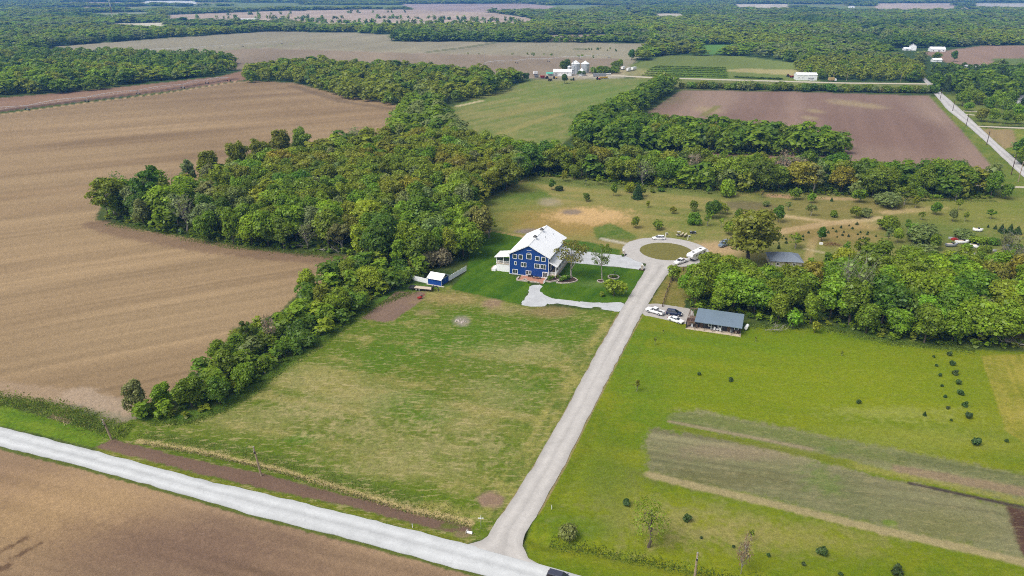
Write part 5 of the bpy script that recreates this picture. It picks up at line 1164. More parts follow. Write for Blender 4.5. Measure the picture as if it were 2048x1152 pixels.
def cover(dmin, dmax, sp, tmps, wmul):
    xs = []; 
    y = dmin
    hw = .86
    n = int((dmax ** 2 - dmin ** 2) * hw / (sp * sp))
    yy = np.sqrt(g.random(n) * (dmax ** 2 - dmin ** 2) + dmin ** 2); xx = (g.random(n) * 2 - 1) * yy * hw
    ok = np.ones(n, bool)
    for p in OPEN: ok &= ~(sdist(xx, yy, p) > -2)
    for p in WDP: ok &= ~(sdist(xx, yy, p) > -1)
    ok &= ldist(xx, yy, croad) > 11; ok &= ldist(xx, yy, farmr) > 12
    ok &= (yy < 750) | (clearing(xx, yy) < .553)
    xx, yy = xx[ok], yy[ok]; n = len(xx)
    z1 = fbm(xx, yy, 210, 202, 3); kk = np.clip((z1 * 1.8 - .4 + g.normal(size=n) * .1) * 6, 0, 5).astype(int)
    order = np.array([1, 0, 4, 3, 2, 5])
    t = tints_far[order[kk]] * g.uniform(.88, 1.12, (n, 1))
    h = g.uniform(9, 14, n) * (.6 + .75 * fbm(xx, yy, 130, 207, 3)) * (1 + .25 * (g.random(n) < .12)); wd = sp * g.uniform(.95, 1.75, n) * wmul
    return put(tmps, np.stack([xx, yy], 1), h, wd, t, g), n
fp = []
for a in ((500, 1000, 10.5, T_NEAR, 1.25), (1000, 1700, 15, T_NEAR, 1.25), (1700, 2900, 23, T_MID, 1.25), (2900, 5000, 36, T_MID, 1.2), (5000, 9500, 64, T_FAR, 1.2)):
    r_, n_ = cover(*a); fp += r_; print('far', a[:3], n_)
if massed:
    ps = np.array([c[1] for c in massed]); hs = np.array([c[2] for c in massed]); ts = np.array([TINT[c[3]] for c in massed]) * g.uniform(.85, 1.15, (len(massed), 1))
    fp += put(T_NEAR, ps, hs, hs * g.uniform(1.05, 1.5, len(hs)), ts, g)
mass('forest', 'wooded country of countless trees reaching to the horizon', 'forest', fp)
print('individual', {k: min(v, LIMIT[k]) for k, v in cnt.items()}, 'massed', len(massed))
# undergrowth under the near woods and hedge
up = []
for i, (wid, po, sp, hh, mixd, where) in enumerate(WOODS):
    if wid in ('w7', 'w8', 'w10', 'w11', 'w6', 'w5'): continue
    pa = PA(po); pts = scatter(pa, 2.3 if wid != 'w1' else 2.7, raw=True, seed=40 + i, maxn=9000)
    n = len(pts)
    up += put([t * np.array([1, 1, 1]) for t in [temp(26, .2, s + 60, .0) for s in range(4)]], pts, g.uniform(.8, 2.6, n), g.uniform(2.2, 3.6, n), np.array([TINT[k] for k in ('deep green', 'mid green', 'mid green', 'bright green', 'olive')])[g.integers(5, size=n)] * g.uniform(.8, 1.1, (n, 1)), g)
mass('undergrowth', 'low green undergrowth beneath the woods and hedgerow', 'undergrowth', up)
# ------------------------------------------------------------------ vehicles
CW = mat('car_white', (.78, .78, .79), .3, .02, 2, spec=.6); CNAVY = mat('car_navy', alb(30, 44, 82), .25, .04, 2, spec=.7); CDARK = mat('car_dark_grey', alb(64, 66, 84), .3, .04, 2, spec=.7)
CSIL = mat('car_silver', alb(150, 154, 160), .3, .03, 2, spec=.7); CGLASS = mat('car_glass', (.012, .014, .018), .06, .1, 2, spec=.9); CTEAL = mat('car_teal', alb(120, 140, 156), .3, .03, 2, spec=.7)
def loft(st):
    """body from stations (x, half width, z bottom, z top); rounded shoulders"""
    m = MB(); ring = []
    for x, hw, z0, z1 in st:
        ring.append([(x, -hw * .92, z0), (x, hw * .92, z0), (x, hw, z0 + (z1 - z0) * .35), (x, hw * .97, z0 + (z1 - z0) * .8), (x, hw * .86, z1), (x, -hw * .86, z1), (x, -hw * .97, z0 + (z1 - z0) * .8), (x, -hw, z0 + (z1 - z0) * .35)])
    v = [p for r in ring for p in r]; n = 8; f = [tuple(range(n))[::-1], tuple((len(ring) - 1) * n + i for i in range(n))]
    f[0] = tuple(range(n)); f[1] = tuple((len(ring) - 1) * n + i for i in range(n))[::-1]
    for k_ in range(len(ring) - 1):
        for i in range(n): f.append((k_ * n + i, (k_ + 1) * n + i, (k_ + 1) * n + (i + 1) % n, k_ * n + (i + 1) % n))
    m.add(v, f); return m
def wheels(o, xs, hw, r, parent=None):
    for x in xs:
        for s in (-1, 1):
            w_ = MB().tube((x, s * (hw - .22), r), (x, s * hw, r), r, r, 16).build('wheel', TYRE, o)
            MB().tube((x, s * (hw - .05), r), (x, s * (hw + .02), r), r * .62, r * .58, 12).build('rim', RIM, w_)
def car(kind, col_, lab, cat, a, b=None, group=None, p=None, rz=None, name=None):
    """a = ground point of the front, b = of the rear (photo survey points)"""
    if p is None:
        fa, fb = G(*a), G(*b); p = (fa + fb) / 2; rz = yaw(fb, fa)
    p = Vector(p); p.z = max(p.z, .06) if p.z < .2 else p.z
    o = thing(name or {'suv': 'parked_suv', 'sedan': 'parked_car', 'pickup': 'pickup_truck'}[kind], lab, cat, p, rz, group)
    if kind == 'sedan':
        L0, hw, r = 4.8, .92, .33
        body = loft([(-2.4, .78, .42, .82), (-2.3, .86, .25, .98), (-1.4, .92, .22, 1.02), (0, .93, .22, .96), (1.0, .92, .22, .94), (1.9, .88, .24, .84), (2.35, .76, .3, .68), (2.42, .66, .4, .6)])
        gb, gt, zb, zt, wb, wt = (-1.95, 1.1), (-1.1, .25), .95, 1.42, .80, .58
        wx = (-1.4, 1.42)
    elif kind == 'suv':
        L0, hw, r = 4.75, .95, .37
        body = loft([(-2.36, .82, .5, 1.0), (-2.28, .92, .32, 1.12), (-1.4, .95, .28, 1.12), (0, .95, .28, 1.1), (1.0, .95, .28, 1.08), (1.9, .91, .3, 1.0), (2.3, .8, .36, .84), (2.38, .7, .46, .76)])
        gb, gt, zb, zt, wb, wt = (-2.25, 1.15), (-1.95, .25), 1.08, 1.7, .84, .64
        wx = (-1.4, 1.42)
    else:
        L0, hw, r = 5.8, 1.0, .42
        body = loft([(-.75, .96, .42, 1.2), (0, 1.0, .38, 1.2), (1.2, 1.0, .38, 1.18), (2.3, .97, .4, 1.14), (2.8, .92, .42, 1.08), (2.9, .82, .5, .98)])
        gb, gt, zb, zt, wb, wt = (-.75, 1.35), (-.6, .55), 1.18, 1.86, .88, .68
        wx = (-1.75, 1.85)
    body.build('body', col_, o, smooth=False)
    gl = MB().hexa([(gb[0], -wb, zb), (gb[1], -wb, zb), (gb[1], wb, zb), (gb[0], wb, zb)], [(gt[0], -wt, zt), (gt[1], -wt, zt), (gt[1], wt, zt), (gt[0], wt, zt)]); gl.build('windows', CGLASS, o)
    m = MB(); e = .035
    m.hexa([(gt[0] - .12, -wt - e, zt - .06), (gt[1] + .12, -wt - e, zt - .06), (gt[1] + .12, wt + e, zt - .06), (gt[0] - .12, wt + e, zt - .06)], [(gt[0], -wt + .04, zt + .05), (gt[1], -wt + .04, zt + .05), (gt[1], wt - .04, zt + .05), (gt[0], wt - .04, zt + .05)])
    for s in (-1, 1):                                          # pillars
        for (xb, xt) in ((gb[0], gt[0]), (gb[1], gt[1]), ((gb[0] + gb[1]) / 2 - .1, (gt[0] + gt[1]) / 2 - .05)):
            m.tube((xb, s * (wb + .005), zb - .02), (xt, s * (wt + .01), zt), .055, .045, 4)
    m.build('roof', col_, o)
    wheels(o, wx, hw, r)
    fx = body.v[-8][0]; rx = body.v[0][0] if kind != 'pickup' else -2.9
    for s in (-1, 1):
        MB().box(fx - .22, fx + .0, s * .62 - .2, s * .62 + .2, .66 if kind == 'sedan' else .78, .80 if kind == 'sedan' else .95).build('headlight', LAMPM, o)
        MB().box(rx - .03, rx + .12, s * .72 - .14, s * .72 + .14, .7, 1.0).build('tail_light', TAILM, o)
        MB().box(gb[1] - .25, gb[1] - .1, s * (hw + .1) - .1, s * (hw + .1) + .1, zb - .02, zb + .15).build('mirror', col_, o)
    if kind == 'pickup':
        b = MB().box(-2.85, -.75, -.98, -.88, .5, 1.22).box(-2.85, -.75, .88, .98, .5, 1.22).box(-2.92, -2.82, -.98, .98, .5, 1.2); b.build('truck_bed', col_, o)
        MB().box(-2.82, -.75, -.88, .88, .5, .72).build('bed_liner', DARKM, o); MB().box(-3.05, -2.92, -.9, .9, .5, .66).build('bumper', GREYM, o)
    MB().box(fx - .1, fx + .06, -.7, .7, .32, .5).build('bumper', DARKM if kind != 'pickup' else GREYM, o)
    return o
car('pickup', CW, 'white crew cab pickup parked on the gravel pad nearest the concrete drive', 'pickup truck', (1295, 622), (1325, 631), 'vehicles on the gravel pad')
car('suv', CNAVY, 'dark blue SUV parked on the gravel pad beside the cabin deck', 'SUV', (1362, 632), (1334, 628), 'vehicles on the gravel pad')
car('sedan', CW, 'white sedan parked at the grass edge left of the black cabin', 'car', (1365, 648), (1338, 639), 'vehicles on the gravel pad')
car('suv', CW, 'white SUV parked on the far side of the turning circle', 'SUV', (1306, 479.5), (1328, 479.5))
pk = car('pickup', CW, 'white pickup with dark flat bed hitched to the white camper', 'pickup truck', (1350, 530.5), (1372, 523))
car('sedan', CSIL, 'silver car on the bare earth behind the big lone oak', 'car', (1441, 489), (1459, 484), 'vehicles beside the big lone oak')
car('pickup', CTEAL, 'blue grey pickup in front of the silver car by the lone oak', 'pickup truck', (1440, 495), (1457, 489), 'vehicles beside the big lone oak')
car('sedan', CDARK, 'dark car half hidden left of the lone oak', 'car', (1462, 482.5), (1473, 480), 'vehicles beside the big lone oak')
pb = P(1121, 1153, 1.3); rd = yaw(P(818, 1080), P(1010, 1134))
car('suv', CDARK, 'dark grey car driving out of the bottom edge on the front road', 'car', None, None, None, (pb.x, pb.y, .15), rd, name='driving_car')
# camper hitched to the pickup
a, b = G(1376, 526), G(1408, 510); o = thing('camper_trailer', 'long white fifth wheel camper behind the white pickup at the turning circle', 'camper', ((a + b) / 2).to_tuple(), yaw(b, a))
CAMPW = mat('camper_white', (.78, .78, .78), .4, .03, 1.5)
MB().ext([(-4.9, .75), (3.0, .75), (3.3, 1.75), (4.9, 1.75), (5.25, 2.6), (4.7, 3.25), (-4.6, 3.25), (-4.95, 3.0)], -1.22, 1.22, 'y').build('body', CAMPW, o, bevel=.08)
MB().box(-4.6, 4.6, -1.1, 1.1, 3.26, 3.32).build('roof', mat('camper_roof', (.80, .80, .79), .5, .04, 2), o)
for x in (-2.4, .6, 2.6): MB().box(x - .35, x + .35, -.35, .35, 3.32, 3.54).build('roof_vent', DARKM if x != .6 else CAMPW, o)
for x, wd in ((-3.4, 1.2), (-.4, 1.5), (2.0, .9)):
    for s in (-1, 1): MB().box(x - wd / 2, x + wd / 2, s * 1.23 - .02, s * 1.23 + .02, 1.9, 2.6).build('window', CGLASS, o)
MB().box(1.0, 1.7, 1.21, 1.26, .85, 2.75).build('door', CAMPW, o); wheels(o, (-1.5, -.6), 1.2, .38)
MB().box(-4.8, 2.9, -1.24, -1.2, 1.15, 1.4).box(-4.8, 2.9, 1.2, 1.24, 1.15, 1.4).build('stripe', GREYM, o); MB().box(-4.7, 3.2, -.9, .9, .5, .76).build('chassis', DARKM, o); MB().tube((4.2, 0, 1.75), (4.4, 0, 1.0), .12, .12, 6).build('hitch_pin', DARKM, o)
# gooseneck trailer near the shed
a, b = G(819, 577), G(866, 581.5); o = thing('flatbed_trailer', 'black gooseneck flatbed trailer with pale wooden deck below the blue shed', 'trailer', ((a + b) / 2).to_tuple(), yaw(a, b)); TL = (b - a).length
m = MB().box(-TL / 2, TL / 2, -1.25, -1.1, .55, .8).box(-TL / 2, TL / 2, 1.1, 1.25, .55, .8).box(-TL / 2, -TL / 2 + .2, -1.1, 1.1, .55, .8).box(TL / 2 - .2, TL / 2, -1.1, 1.1, .55, 1.5)
for x in np.linspace(-TL / 2 + .8, TL / 2 - .6, 7): m.box(x - .05, x + .05, -1.1, 1.1, .5, .66)
m.build('frame', DARKM, o); MB().box(-TL / 2 + 1.9, TL / 2 - .25, -1.1, 1.1, .67, .75).build('deck', PALEW, o)
MB().hexa([(-TL / 2 + .2, -1.1, .5), (-TL / 2 + 1.85, -1.1, .62), (-TL / 2 + 1.85, 1.1, .62), (-TL / 2 + .2, 1.1, .5)], [(-TL / 2 + .2, -1.1, .62), (-TL / 2 + 1.85, -1.1, .8), (-TL / 2 + 1.85, 1.1, .8), (-TL / 2 + .2, 1.1, .62)]).build('ramp', DARKM, o)
m = MB()
for s in (-.5, .5): m.tube((TL / 2 - .1, s, 1.4), (TL / 2 + 1.3, s * .4, 1.7), .1, .1, 5); m.tube((TL / 2 + 1.3, s * .4, 1.7), (TL / 2 + 1.9, 0, .9), .09, .09, 5)
m.box(TL / 2 + 1.8, TL / 2 + 2.0, -.12, .12, .0, 1.0).build('gooseneck', DARKM, o); wheels(o, (-1.2, -.2), 1.3, .4)
o = thing('red_tiller', 'small red garden tiller lying on the bare dirt rectangle', 'tiller', G(841, 597), R(35)); MB().box(-.9, .3, -.5, .5, .25, .6).build('tine_hood', RED, o); MB().tube((.3, -.2, .5), (1.7, -.25, 1.1), .06, .05, 5).tube((.3, .2, .5), (1.7, .25, 1.1), .06, .05, 5).build('handlebar', RED, o)
m = MB()
for i in range(7): m.tube((-.8 + i * .16, -.45, .22), (-.8 + i * .16, .45, .22), .2, .2, 7)
m.build('tines', RUST, o); MB().box(.2, .7, -.2, .2, .5, .95).build('motor', DARKM, o); wheels(o, (.3,), .45, .2)
# things by the turning circle
o = thing('golf_cart', 'small pale golf cart on the dry grass above the turning circle', 'golf cart', G(1358, 472), R(10)); MB().box(-1.1, 1.1, -.6, .6, .3, .62).build('body', mat('cart_beige', alb(196, 190, 170), .5, .05, 2), o); MB().box(-.9, .5, -.6, .6, 1.72, 1.8).build('roof', mat('cart_roof', alb(210, 208, 196), .5, .05, 2), o)
for x, y in ((-.85, -.55), (.45, -.55), (.45, .55), (-.85, .55)): MB().tube((x, y, .6), (x, y, 1.74), .03, .03, 5).build('roof_post', DARKM, o)
MB().box(-.5, .0, -.5, .5, .62, .85).box(-.6, -.5, -.5, .5, .85, 1.25).build('seat', DARKM, o); wheels(o, (-.75, .75), .6, .22)
o = thing('kayak_rack', 'rack with two pale canoes beside the golf cart', 'canoe rack', G(1367, 472.5), R(60)); 
for i in range(2):
    m = MB(); st = [(-2.2, .02, .5), (-1.3, .32, .28), (0, .4, .22), (1.3, .32, .28), (2.2, .02, .5)]; m = loft([(x, hw_, .3 + .1 * abs(x) / 2.2, .75 + .08 * abs(x)) for x, hw_, z_ in st]); c_ = m.build('canoe', mat('canoe_tan', alb(220, 206, 170), .5, .05, 2), o); c_.location = (0, (i - .5) * 1.4, .15)
m = MB()
for x in (-1.2, 1.2): m.box(x - .06, x + .06, -1.3, 1.3, .3, .42).box(x - .06, x + .06, -1.3, -1.2, 0, .3).box(x - .06, x + .06, 1.2, 1.3, 0, .3)
m.build('rack_frame', DWOOD, o)
o = thing('quad_bike', 'black utility quad parked alone on the dry meadow', 'quad bike', G(1385.5, 467.5), R(175)); MB().ext([(-1.2, .5), (1.2, .5), (1.25, .85), (.5, 1.0), (.2, .8), (-.4, .8), (-.5, 1.0), (-1.2, .95)], -.55, .55, 'y').build('body', DARKM, o)
MB().box(-.6, .1, -.25, .25, .85, 1.05).build('seat', DARKM, o); MB().tube((.5, -.4, 1.25), (.5, .4, 1.25), .03, .03, 5).tube((.5, 0, .9), (.45, 0, 1.25), .05, .04, 5).build('handlebar', GREYM, o); MB().box(.55, 1.2, -.5, .5, 1.0, 1.06).box(-1.2, -.6, -.5, .5, 1.0, 1.06).build('cargo_rack', GREYM, o); wheels(o, (-.8, .8), .65, .32)
# far farmyard machinery
def boxtruck(p, rz, lab, m_, L0=7.5, cabm=None, grp=None, name='box_trailer', cat='trailer'):
    o = thing(name, lab, cat, (p.x, p.y, 0), rz, grp); MB().box(-L0 / 2, L0 / 2, -1.25, 1.25, 1.0, 3.7).build('box', m_, o, bevel=.05); MB().box(-L0 / 2, L0 / 2, -.6, .6, .7, 1.0).build('chassis', DARKM, o)
    if cabm: MB().ext([(L0 / 2 + .15, .6), (L0 / 2 + 2.3, .6), (L0 / 2 + 2.3, 1.6), (L0 / 2 + 1.7, 2.8), (L0 / 2 + .15, 2.9)], -1.15, 1.15, 'y').build('cab', cabm, o); MB().box(L0 / 2 + 1.8, L0 / 2 + 2.1, -1.0, 1.0, 1.75, 2.5).build('windscreen', CGLASS, o)
    wheels(o, (-L0 / 2 + 1, -L0 / 2 + 2.1) + ((L0 / 2 + 1.5,) if cabm else (L0 / 2 - 1,)), 1.2, .5)
def tractor(p, rz, m_, lab, grp='farm machines at the far farm'):
    o = thing('farm_tractor', lab, 'tractor', (p.x, p.y, 0), rz, grp); MB().ext([(-.6, .9), (2.2, .9), (2.2, 1.7), (-.6, 1.9)], -.55, .55, 'y').build('bonnet', m_, o); MB().hexa([(-1.8, -.8, 1.1), (-.3, -.8, 1.1), (-.3, .8, 1.1), (-1.8, .8, 1.1)], [(-1.7, -.7, 2.9), (-.5, -.7, 2.9), (-.5, .7, 2.9), (-1.7, .7, 2.9)]).build('cab', CGLASS, o); MB().box(-1.85, -.35, -.85, .85, 2.9, 3.05).build('roof', m_, o)
    for s in (-1, 1): MB().tube((-1.1, s * .9, .95), (-1.1, s * 1.4, .95), .95, .95, 16).build('wheel', TYRE, o); MB().tube((1.6, s * .8, .6), (1.6, s * 1.15, .6), .6, .6, 14).build('wheel', TYRE, o)
def wagon(p, rz, m_, lab, L0=5.0, h=2.2, grp='farm machines at the far farm'):
    o = thing('farm_wagon', lab, 'wagon', (p.x, p.y, 0), rz, grp); MB().hexa([(-L0 / 2 + .6, -.8, .9), (L0 / 2 - .6, -.8, .9), (L0 / 2 - .6, .8, .9), (-L0 / 2 + .6, .8, .9)], [(-L0 / 2, -1.3, .9 + h), (L0 / 2, -1.3, .9 + h), (L0 / 2, 1.3, .9 + h), (-L0 / 2, 1.3, .9 + h)]).build('hopper', m_, o); MB().box(-L0 / 2, L0 / 2, -.5, .5, .6, .9).tube((L0 / 2, 0, .7), (L0 / 2 + 1.6, 0, .5), .08, .08, 5).build('chassis', DARKM, o); wheels(o, (-1.3, 1.3), 1.1, .5)
boxtruck(P(1257, 142.5), R(60), 'white box trailer parked behind the bushes right of the grain bins', CW, 8, None, 'white trailers at the far farm'); boxtruck(P(1267.5, 140.5), R(55), 'second white box trailer nearest the orchard rows', CW, 9, None, 'white trailers at the far farm')
boxtruck(P(1246, 139.5), R(50), 'small white trailer furthest left behind the bushes', CW, 4.5, None, 'white trailers at the far farm'); boxtruck(P(1199, 153.5), R(-4), 'long low white trailer on the farmyard gravel', CSIL, 14, None, 'white trailers at the far farm')
wagon(P(1207, 158), R(6), YELLOW, 'long bright yellow wagon at the edge of the hay field', 9, 1.3); tractor(P(1196.5, 159.5), R(8), RED, 'red and white tractor in front of the yellow wagon'); tractor(P(1145, 161), R(180), GREENP, 'green tractor right of the round tree in the farmyard')
wagon(P(1085, 157), R(10), RED, 'dark red wagon left in the farmyard machine row'); tractor(P(1093, 157.5), R(120), RUST, 'rusty tractor in the middle of the machine row'); wagon(P(1100, 162), R(30), DWOOD, 'brown wagon in front of the machine row', 4, 1.2); wagon(P(1073, 155.5), R(0), CSIL, 'grey wagon at the left end of the machine row', 5, 1.8); boxtruck(P(1071, 149.5), R(20), 'white truck box at the left edge of the farmyard', CW, 4.5, None, 'white trailers at the far farm')
tractor(P(1110, 157.5), R(0), YELLOW, 'orange yellow tractor between machine row and round tree'); wagon(P(1216, 150.5), R(0), CW, 'white wagon on the farm track right of the bins', 6, 1.2)
car('pickup', CW, 'white pickup parked in front of the long white shed', 'pickup truck', (1626, 162), (1617, 161.6)); tractor(P(1577, 154), R(30), RED, 'red tractor left of the long white shed', 'red machines beside the long shed'); wagon(P(1584, 156), R(30), RED, 'red wagon between red tractor and long white shed', 4, 1.5, 'red machines beside the long shed'); boxtruck(P(1662, 162.5), R(0), 'tan truck parked at the left edge of the oak grove', mat('truck_tan', alb(206, 176, 116), .6, .05, 2), 6, CW, None, 'parked_truck', 'truck')
# clutter field at the right
def boat(p, rz, m_, lab, L0=5.5, grp='boats and wrecks at the right edge'):
    o = thing('old_boat', lab, 'boat', p, rz, grp); h = loft([(-L0 / 2, .85, .35, 1.15), (-L0 * .2, .95, .25, 1.1), (L0 * .15, .85, .28, 1.15), (L0 * .36, .5, .4, 1.25), (L0 / 2, .06, .8, 1.35)]); h.build('hull', m_, o); MB().box(-L0 * .4, L0 * .12, -.6, .6, 1.08, 1.16).build('deck', PALEW, o); MB().hexa([(0, -.6, 1.15), (.7, -.6, 1.15), (.7, .6, 1.15), (0, .6, 1.15)], [(-.1, -.5, 1.7), (.3, -.5, 1.7), (.3, .5, 1.7), (-.1, .5, 1.7)]).build('windscreen', CGLASS, o)
def junk(p, rz, lab, m_, lx=4, ly=2, n=4, seed=0, name='junk_pile', cat='junk pile', grp='scrap heaps at the right edge'):
    g_ = random.Random(seed); o = thing(name, lab, cat, p, rz, grp)
    for i in range(n):
        x, y, s = g_.uniform(-lx / 2, lx / 2), g_.uniform(-ly / 2, ly / 2), g_.uniform(.6, 1.4); t_ = g_.uniform(-.25, .25)
        m = MB().hexa([(x - s, y - s * .5, 0), (x + s, y - s * .5, t_ * .3), (x + s, y + s * .5, 0), (x - s, y + s * .5, 0)], [(x - s * .9, y - s * .5, .5 + t_), (x + s, y - s * .4, .6 - t_), (x + s * .9, y + s * .5, .45), (x - s, y + s * .5, .7)])
        m.build('scrap_piece', m_ if i % 3 else GREYM, o, bevel=.04)
boat(G(1925, 486.5), R(5), CW, 'white boat lying left among the clutter in the right field'); boat(G(1903, 493), R(0), CSIL, 'grey flat boat at the left end of the clutter', 4.5); boat(G(1953, 496), R(-35), CW, 'white boat tilted beside the brambles', 5); boat(G(1955, 462.5), R(-25), CW, 'small white boat alone up the grass slope', 3.6)
junk(G(1911, 478), R(10), 'red and white wreck at the left tip of the clutter', RED, 3, 2, 4, 1); junk(G(1947, 495), R(20), 'pale scrap heap in the middle of the clutter', PALEW, 4, 2, 5, 2); junk(G(1978, 503), R(10), 'low pale board heap left of the white sheets', PALEW, 5, 2, 5, 3); junk(G(1938, 508), R(0), 'white scrap beside the blue spruce pair', WHITE, 3, 1.5, 3, 4); junk(G(1957, 523), R(-10), 'pale scrap below the white sheets', PALEW, 3, 1.5, 3, 5); junk(G(1998, 536), R(-20), 'white scrap at the foot of the dark leaning tree', WHITE, 4, 2, 4, 6)
o = thing('white_sheets', 'large heap of white roofing sheets behind the dark leaning tree', 'sheet stack', G(1992, 519), R(-22))
for i in range(7):
    x = -5 + i * 1.6; MB().hexa([(x, -2.2 + .2 * (i % 2), .05 + .04 * i), (x + 2.4, -2.3, .1), (x + 2.3, 2.1, .2), (x - .1, 2.2 - .3 * (i % 3), .25)], [(x, -2.2 + .2 * (i % 2), .4 + .06 * i), (x + 2.4, -2.3, .5), (x + 2.3, 2.1, .62 + .05 * (i % 3)), (x - .1, 2.2 - .3 * (i % 3), .6)]).build('sheet', WMET, o)
o = thing('blue_kayak', 'small blue boat hull lying above the white sheets', 'boat', G(2021, 494), R(-20)); loft([(-1.7, .15, .3, .6), (-.9, .6, .15, .75), (.3, .65, .12, .75), (1.7, .1, .35, .6)]).build('hull', mat('kayak_blue', alb(40, 130, 196), .35, .05, 2), o); MB().box(-.6, .3, -.4, .4, .74, .8).build('cockpit', CSIL, o)
o = thing('brush_pile', 'brown brush pile beside the lane behind the grey roofed house', 'brush pile', G(1664, 490)); m = MB()
for i in range(120): a_ = rr.random() * 6.28; d_ = rr.random() ** .5 * 3.6; z_ = 1.0 * (1 - d_ / 4); m.tube((d_ * math.cos(a_), d_ * .6 * math.sin(a_), z_ * rr.random()), (d_ * math.cos(a_) + rr.uniform(-1.2, 1.2), d_ * .6 * math.sin(a_) + rr.uniform(-1.2, 1.2), z_ + rr.random() * .4), .05, .02, 3)
m.build('sticks', mat('dry_sticks', alb(126, 88, 60), .9, .3, 3), o); MB().box(-4.6, -3.4, .2, 1.0, 0, .7).build('white_drum', WHITE, o)
# fallen trees at the wood edges
def deadfall(a, L0, rz, lab, seed, thick=.22):
    g_ = random.Random(seed); o = thing('fallen_tree', lab, 'fallen tree', G(*a), rz, 'fallen trees at the wood edges'); MB().tube((-L0 / 2, 0, .3), (L0 * .3, .3, .9), thick, thick * .6, 7).build('trunk', GBARK, o); m = MB()
    for i in range(16):
        x = g_.uniform(-L0 * .2, L0 * .4); e = Vector((x + g_.uniform(-.2, 2.4), g_.uniform(-2.2, 2.2), g_.uniform(.1, 2.4))); m.tube((x, .1, .6), e, thick * .4, .03, 4)
        for j in range(2): m.tube(Vector((x, .1, .6)).lerp(e, .6), e + Vector((g_.uniform(-1, 1), g_.uniform(-1, 1), g_.uniform(-.3, .8))), .04, .015, 3)
    m.build('branches', GBARK, o)
deadfall((598, 495), 8, R(-20), 'bleached fallen tree at the lower edge of the big wood', 1); deadfall((655, 502), 8, R(-8), 'second bleached fallen tree right along the big wood edge', 2); deadfall((520, 742), 5, R(140), 'grey fallen limb in the lower hedgerow', 3, .15); deadfall((560, 712), 4, R(30), 'brown uprooted stump pile against the hedgerow', 4, .18); deadfall((2030, 690), 8, R(160), 'pale fallen trunk at the right end of the right wood', 5, .25); deadfall((405, 765), 4.5, R(200), 'broken grey limb near the bottom of the hedgerow', 6, .12); deadfall((1548, 664), 5, R(-15), 'dark fallen branch lying on the lawn right of the cabin', 7, .1); deadfall((365, 455), 5, R(-25), 'pale broken limb at the field corner of the big wood', 8, .14)
o = thing('rock_pile', 'pale rock heap on the bare spot of the patchy lawn', 'rock pile', G(922, 642)); m = MB()
for i in range(26):
    a_ = rr.random() * 6.28; d_ = rr.random() ** .6 * 1.8; s = rr.uniform(.1, .3); c0 = Vector((d_ * math.cos(a_), d_ * .8 * math.sin(a_), s * .3))
    m.hexa([c0 + Vector((x * s * rr.uniform(.7, 1.2), y * s * rr.uniform(.7, 1.2), -s * .6)) for x, y in ((-1, -1), (1, -1), (1, 1), (-1, 1))], [c0 + Vector((x * s * rr.uniform(.4, .9), y * s * rr.uniform(.4, .9), s * rr.uniform(.5, .9))) for x, y in ((-1, -1), (1, -1), (1, 1), (-1, 1))])
m.build('rocks', STONE, o)
# ------------------------------------------------------------------ single trees and shrubs one can point at
def one(key, a, hpx, tint, label, group=None, wr=1.0, seed=None):
    """a: foot of the plant, hpx: its height in the photograph"""
    p = G(*a); h = hpx / pxm(a[1]) / math.cos(math.atan2(a[1] + 30, FPX)) * .98
    return plant(key, p, h, tint, label, group, wr, seed)
one('airy', (1143, 557), 82, 'brown olive', 'large tree with sparse yellow brown new leaves before the blue house porch', None, 1.05, 0)
one('airy', (1204, 561), 80, 'mid green', 'slender tall thin crowned tree inside the small white ring', None, .72, 1)
one('small', (1227, 592), 32, 'lime green', 'small yellow green tree on the house lawn below the flower ring', None, 1.25, 0)
one('shrub', (1203, 592), 9, 'lime green', 'tiny light green shrub left of the small lawn tree')
one('oak', (1497, 528), 106, 'brown olive', 'very large lone olive oak right of the turning circle', None, 1.2, 1)
one('oak', (1415, 572), 70, 'yellow brown', 'yellow brown oak at the left tip of the right wood', None, .95, 2)
one('oak', (1440, 600), 62, 'yellow brown', 'lower yellow oak in the front left of the right wood', None, 1.0, 3)
one('round', (1395, 604), 74, 'bright green', 'bright green tree at the left end of the right wood, behind the cabin', None, .85, 1)
one('oak', (1618, 605), 86, 'yellow brown', 'yellow leaved oak rising from the middle of the right wood', None, 1.0, 4)
for k_, a, h, t_, l in (('round', (1420, 550), 42, 'olive', 'olive tree just below the white camper'), ('round', (1456, 556), 46, 'bright green', 'bright green tree below the big lone oak'), ('round', (1486, 566), 46, 'mid green', 'mid green tree at the right foot of the big lone oak'), ('round', (1524, 588), 58, 'bright green', 'bright green tree left in front of the grey roofed house'), ('round', (1566, 598), 66, 'mid green', 'mid green tree right in front of the grey roofed house'),
  ('oak', (1612, 600), 74, 'yellow brown', 'yellow oak at the right corner of the grey roofed house'), ('oak', (1640, 584), 58, 'yellow brown', 'second yellow oak right of the grey roofed house'), ('tall', (1545, 606), 60, 'deep green', 'deep green tree before the grey roofed house')): one(k_, a, h, t_, l, None, 1.15)
one('small', (1345, 562), 32, 'olive', 'small round tree by the rail fence where the drive meets the circle', None, 1.15, 2)
one('round', (1012, 382), 64, 'olive', 'dark round tree at the right corner of the big wood', None, 1.1, 2)
one('round', (920, 410), 70, 'olive', 'tall dark olive tree beside the grass clearing at the wood edge', None, 1.1, 3)
one('tall', (960, 488), 74, 'rust tinged', 'tall reddish green tree at the wood corner nearest the blue house', None, 1.1, 1)
one('round', (845, 480), 82, 'deep green', 'big deep green spreading tree above the blue shed', None, 1.15, 4)
one('tall', (898, 525), 66, 'lime green', 'slender lime green tree with pale trunk behind the right white fence', None, .9, 2)
one('round', (800, 510), 46, 'bright green', 'bright low tree in the wood edge left of the shed', None, 1.2, 5)
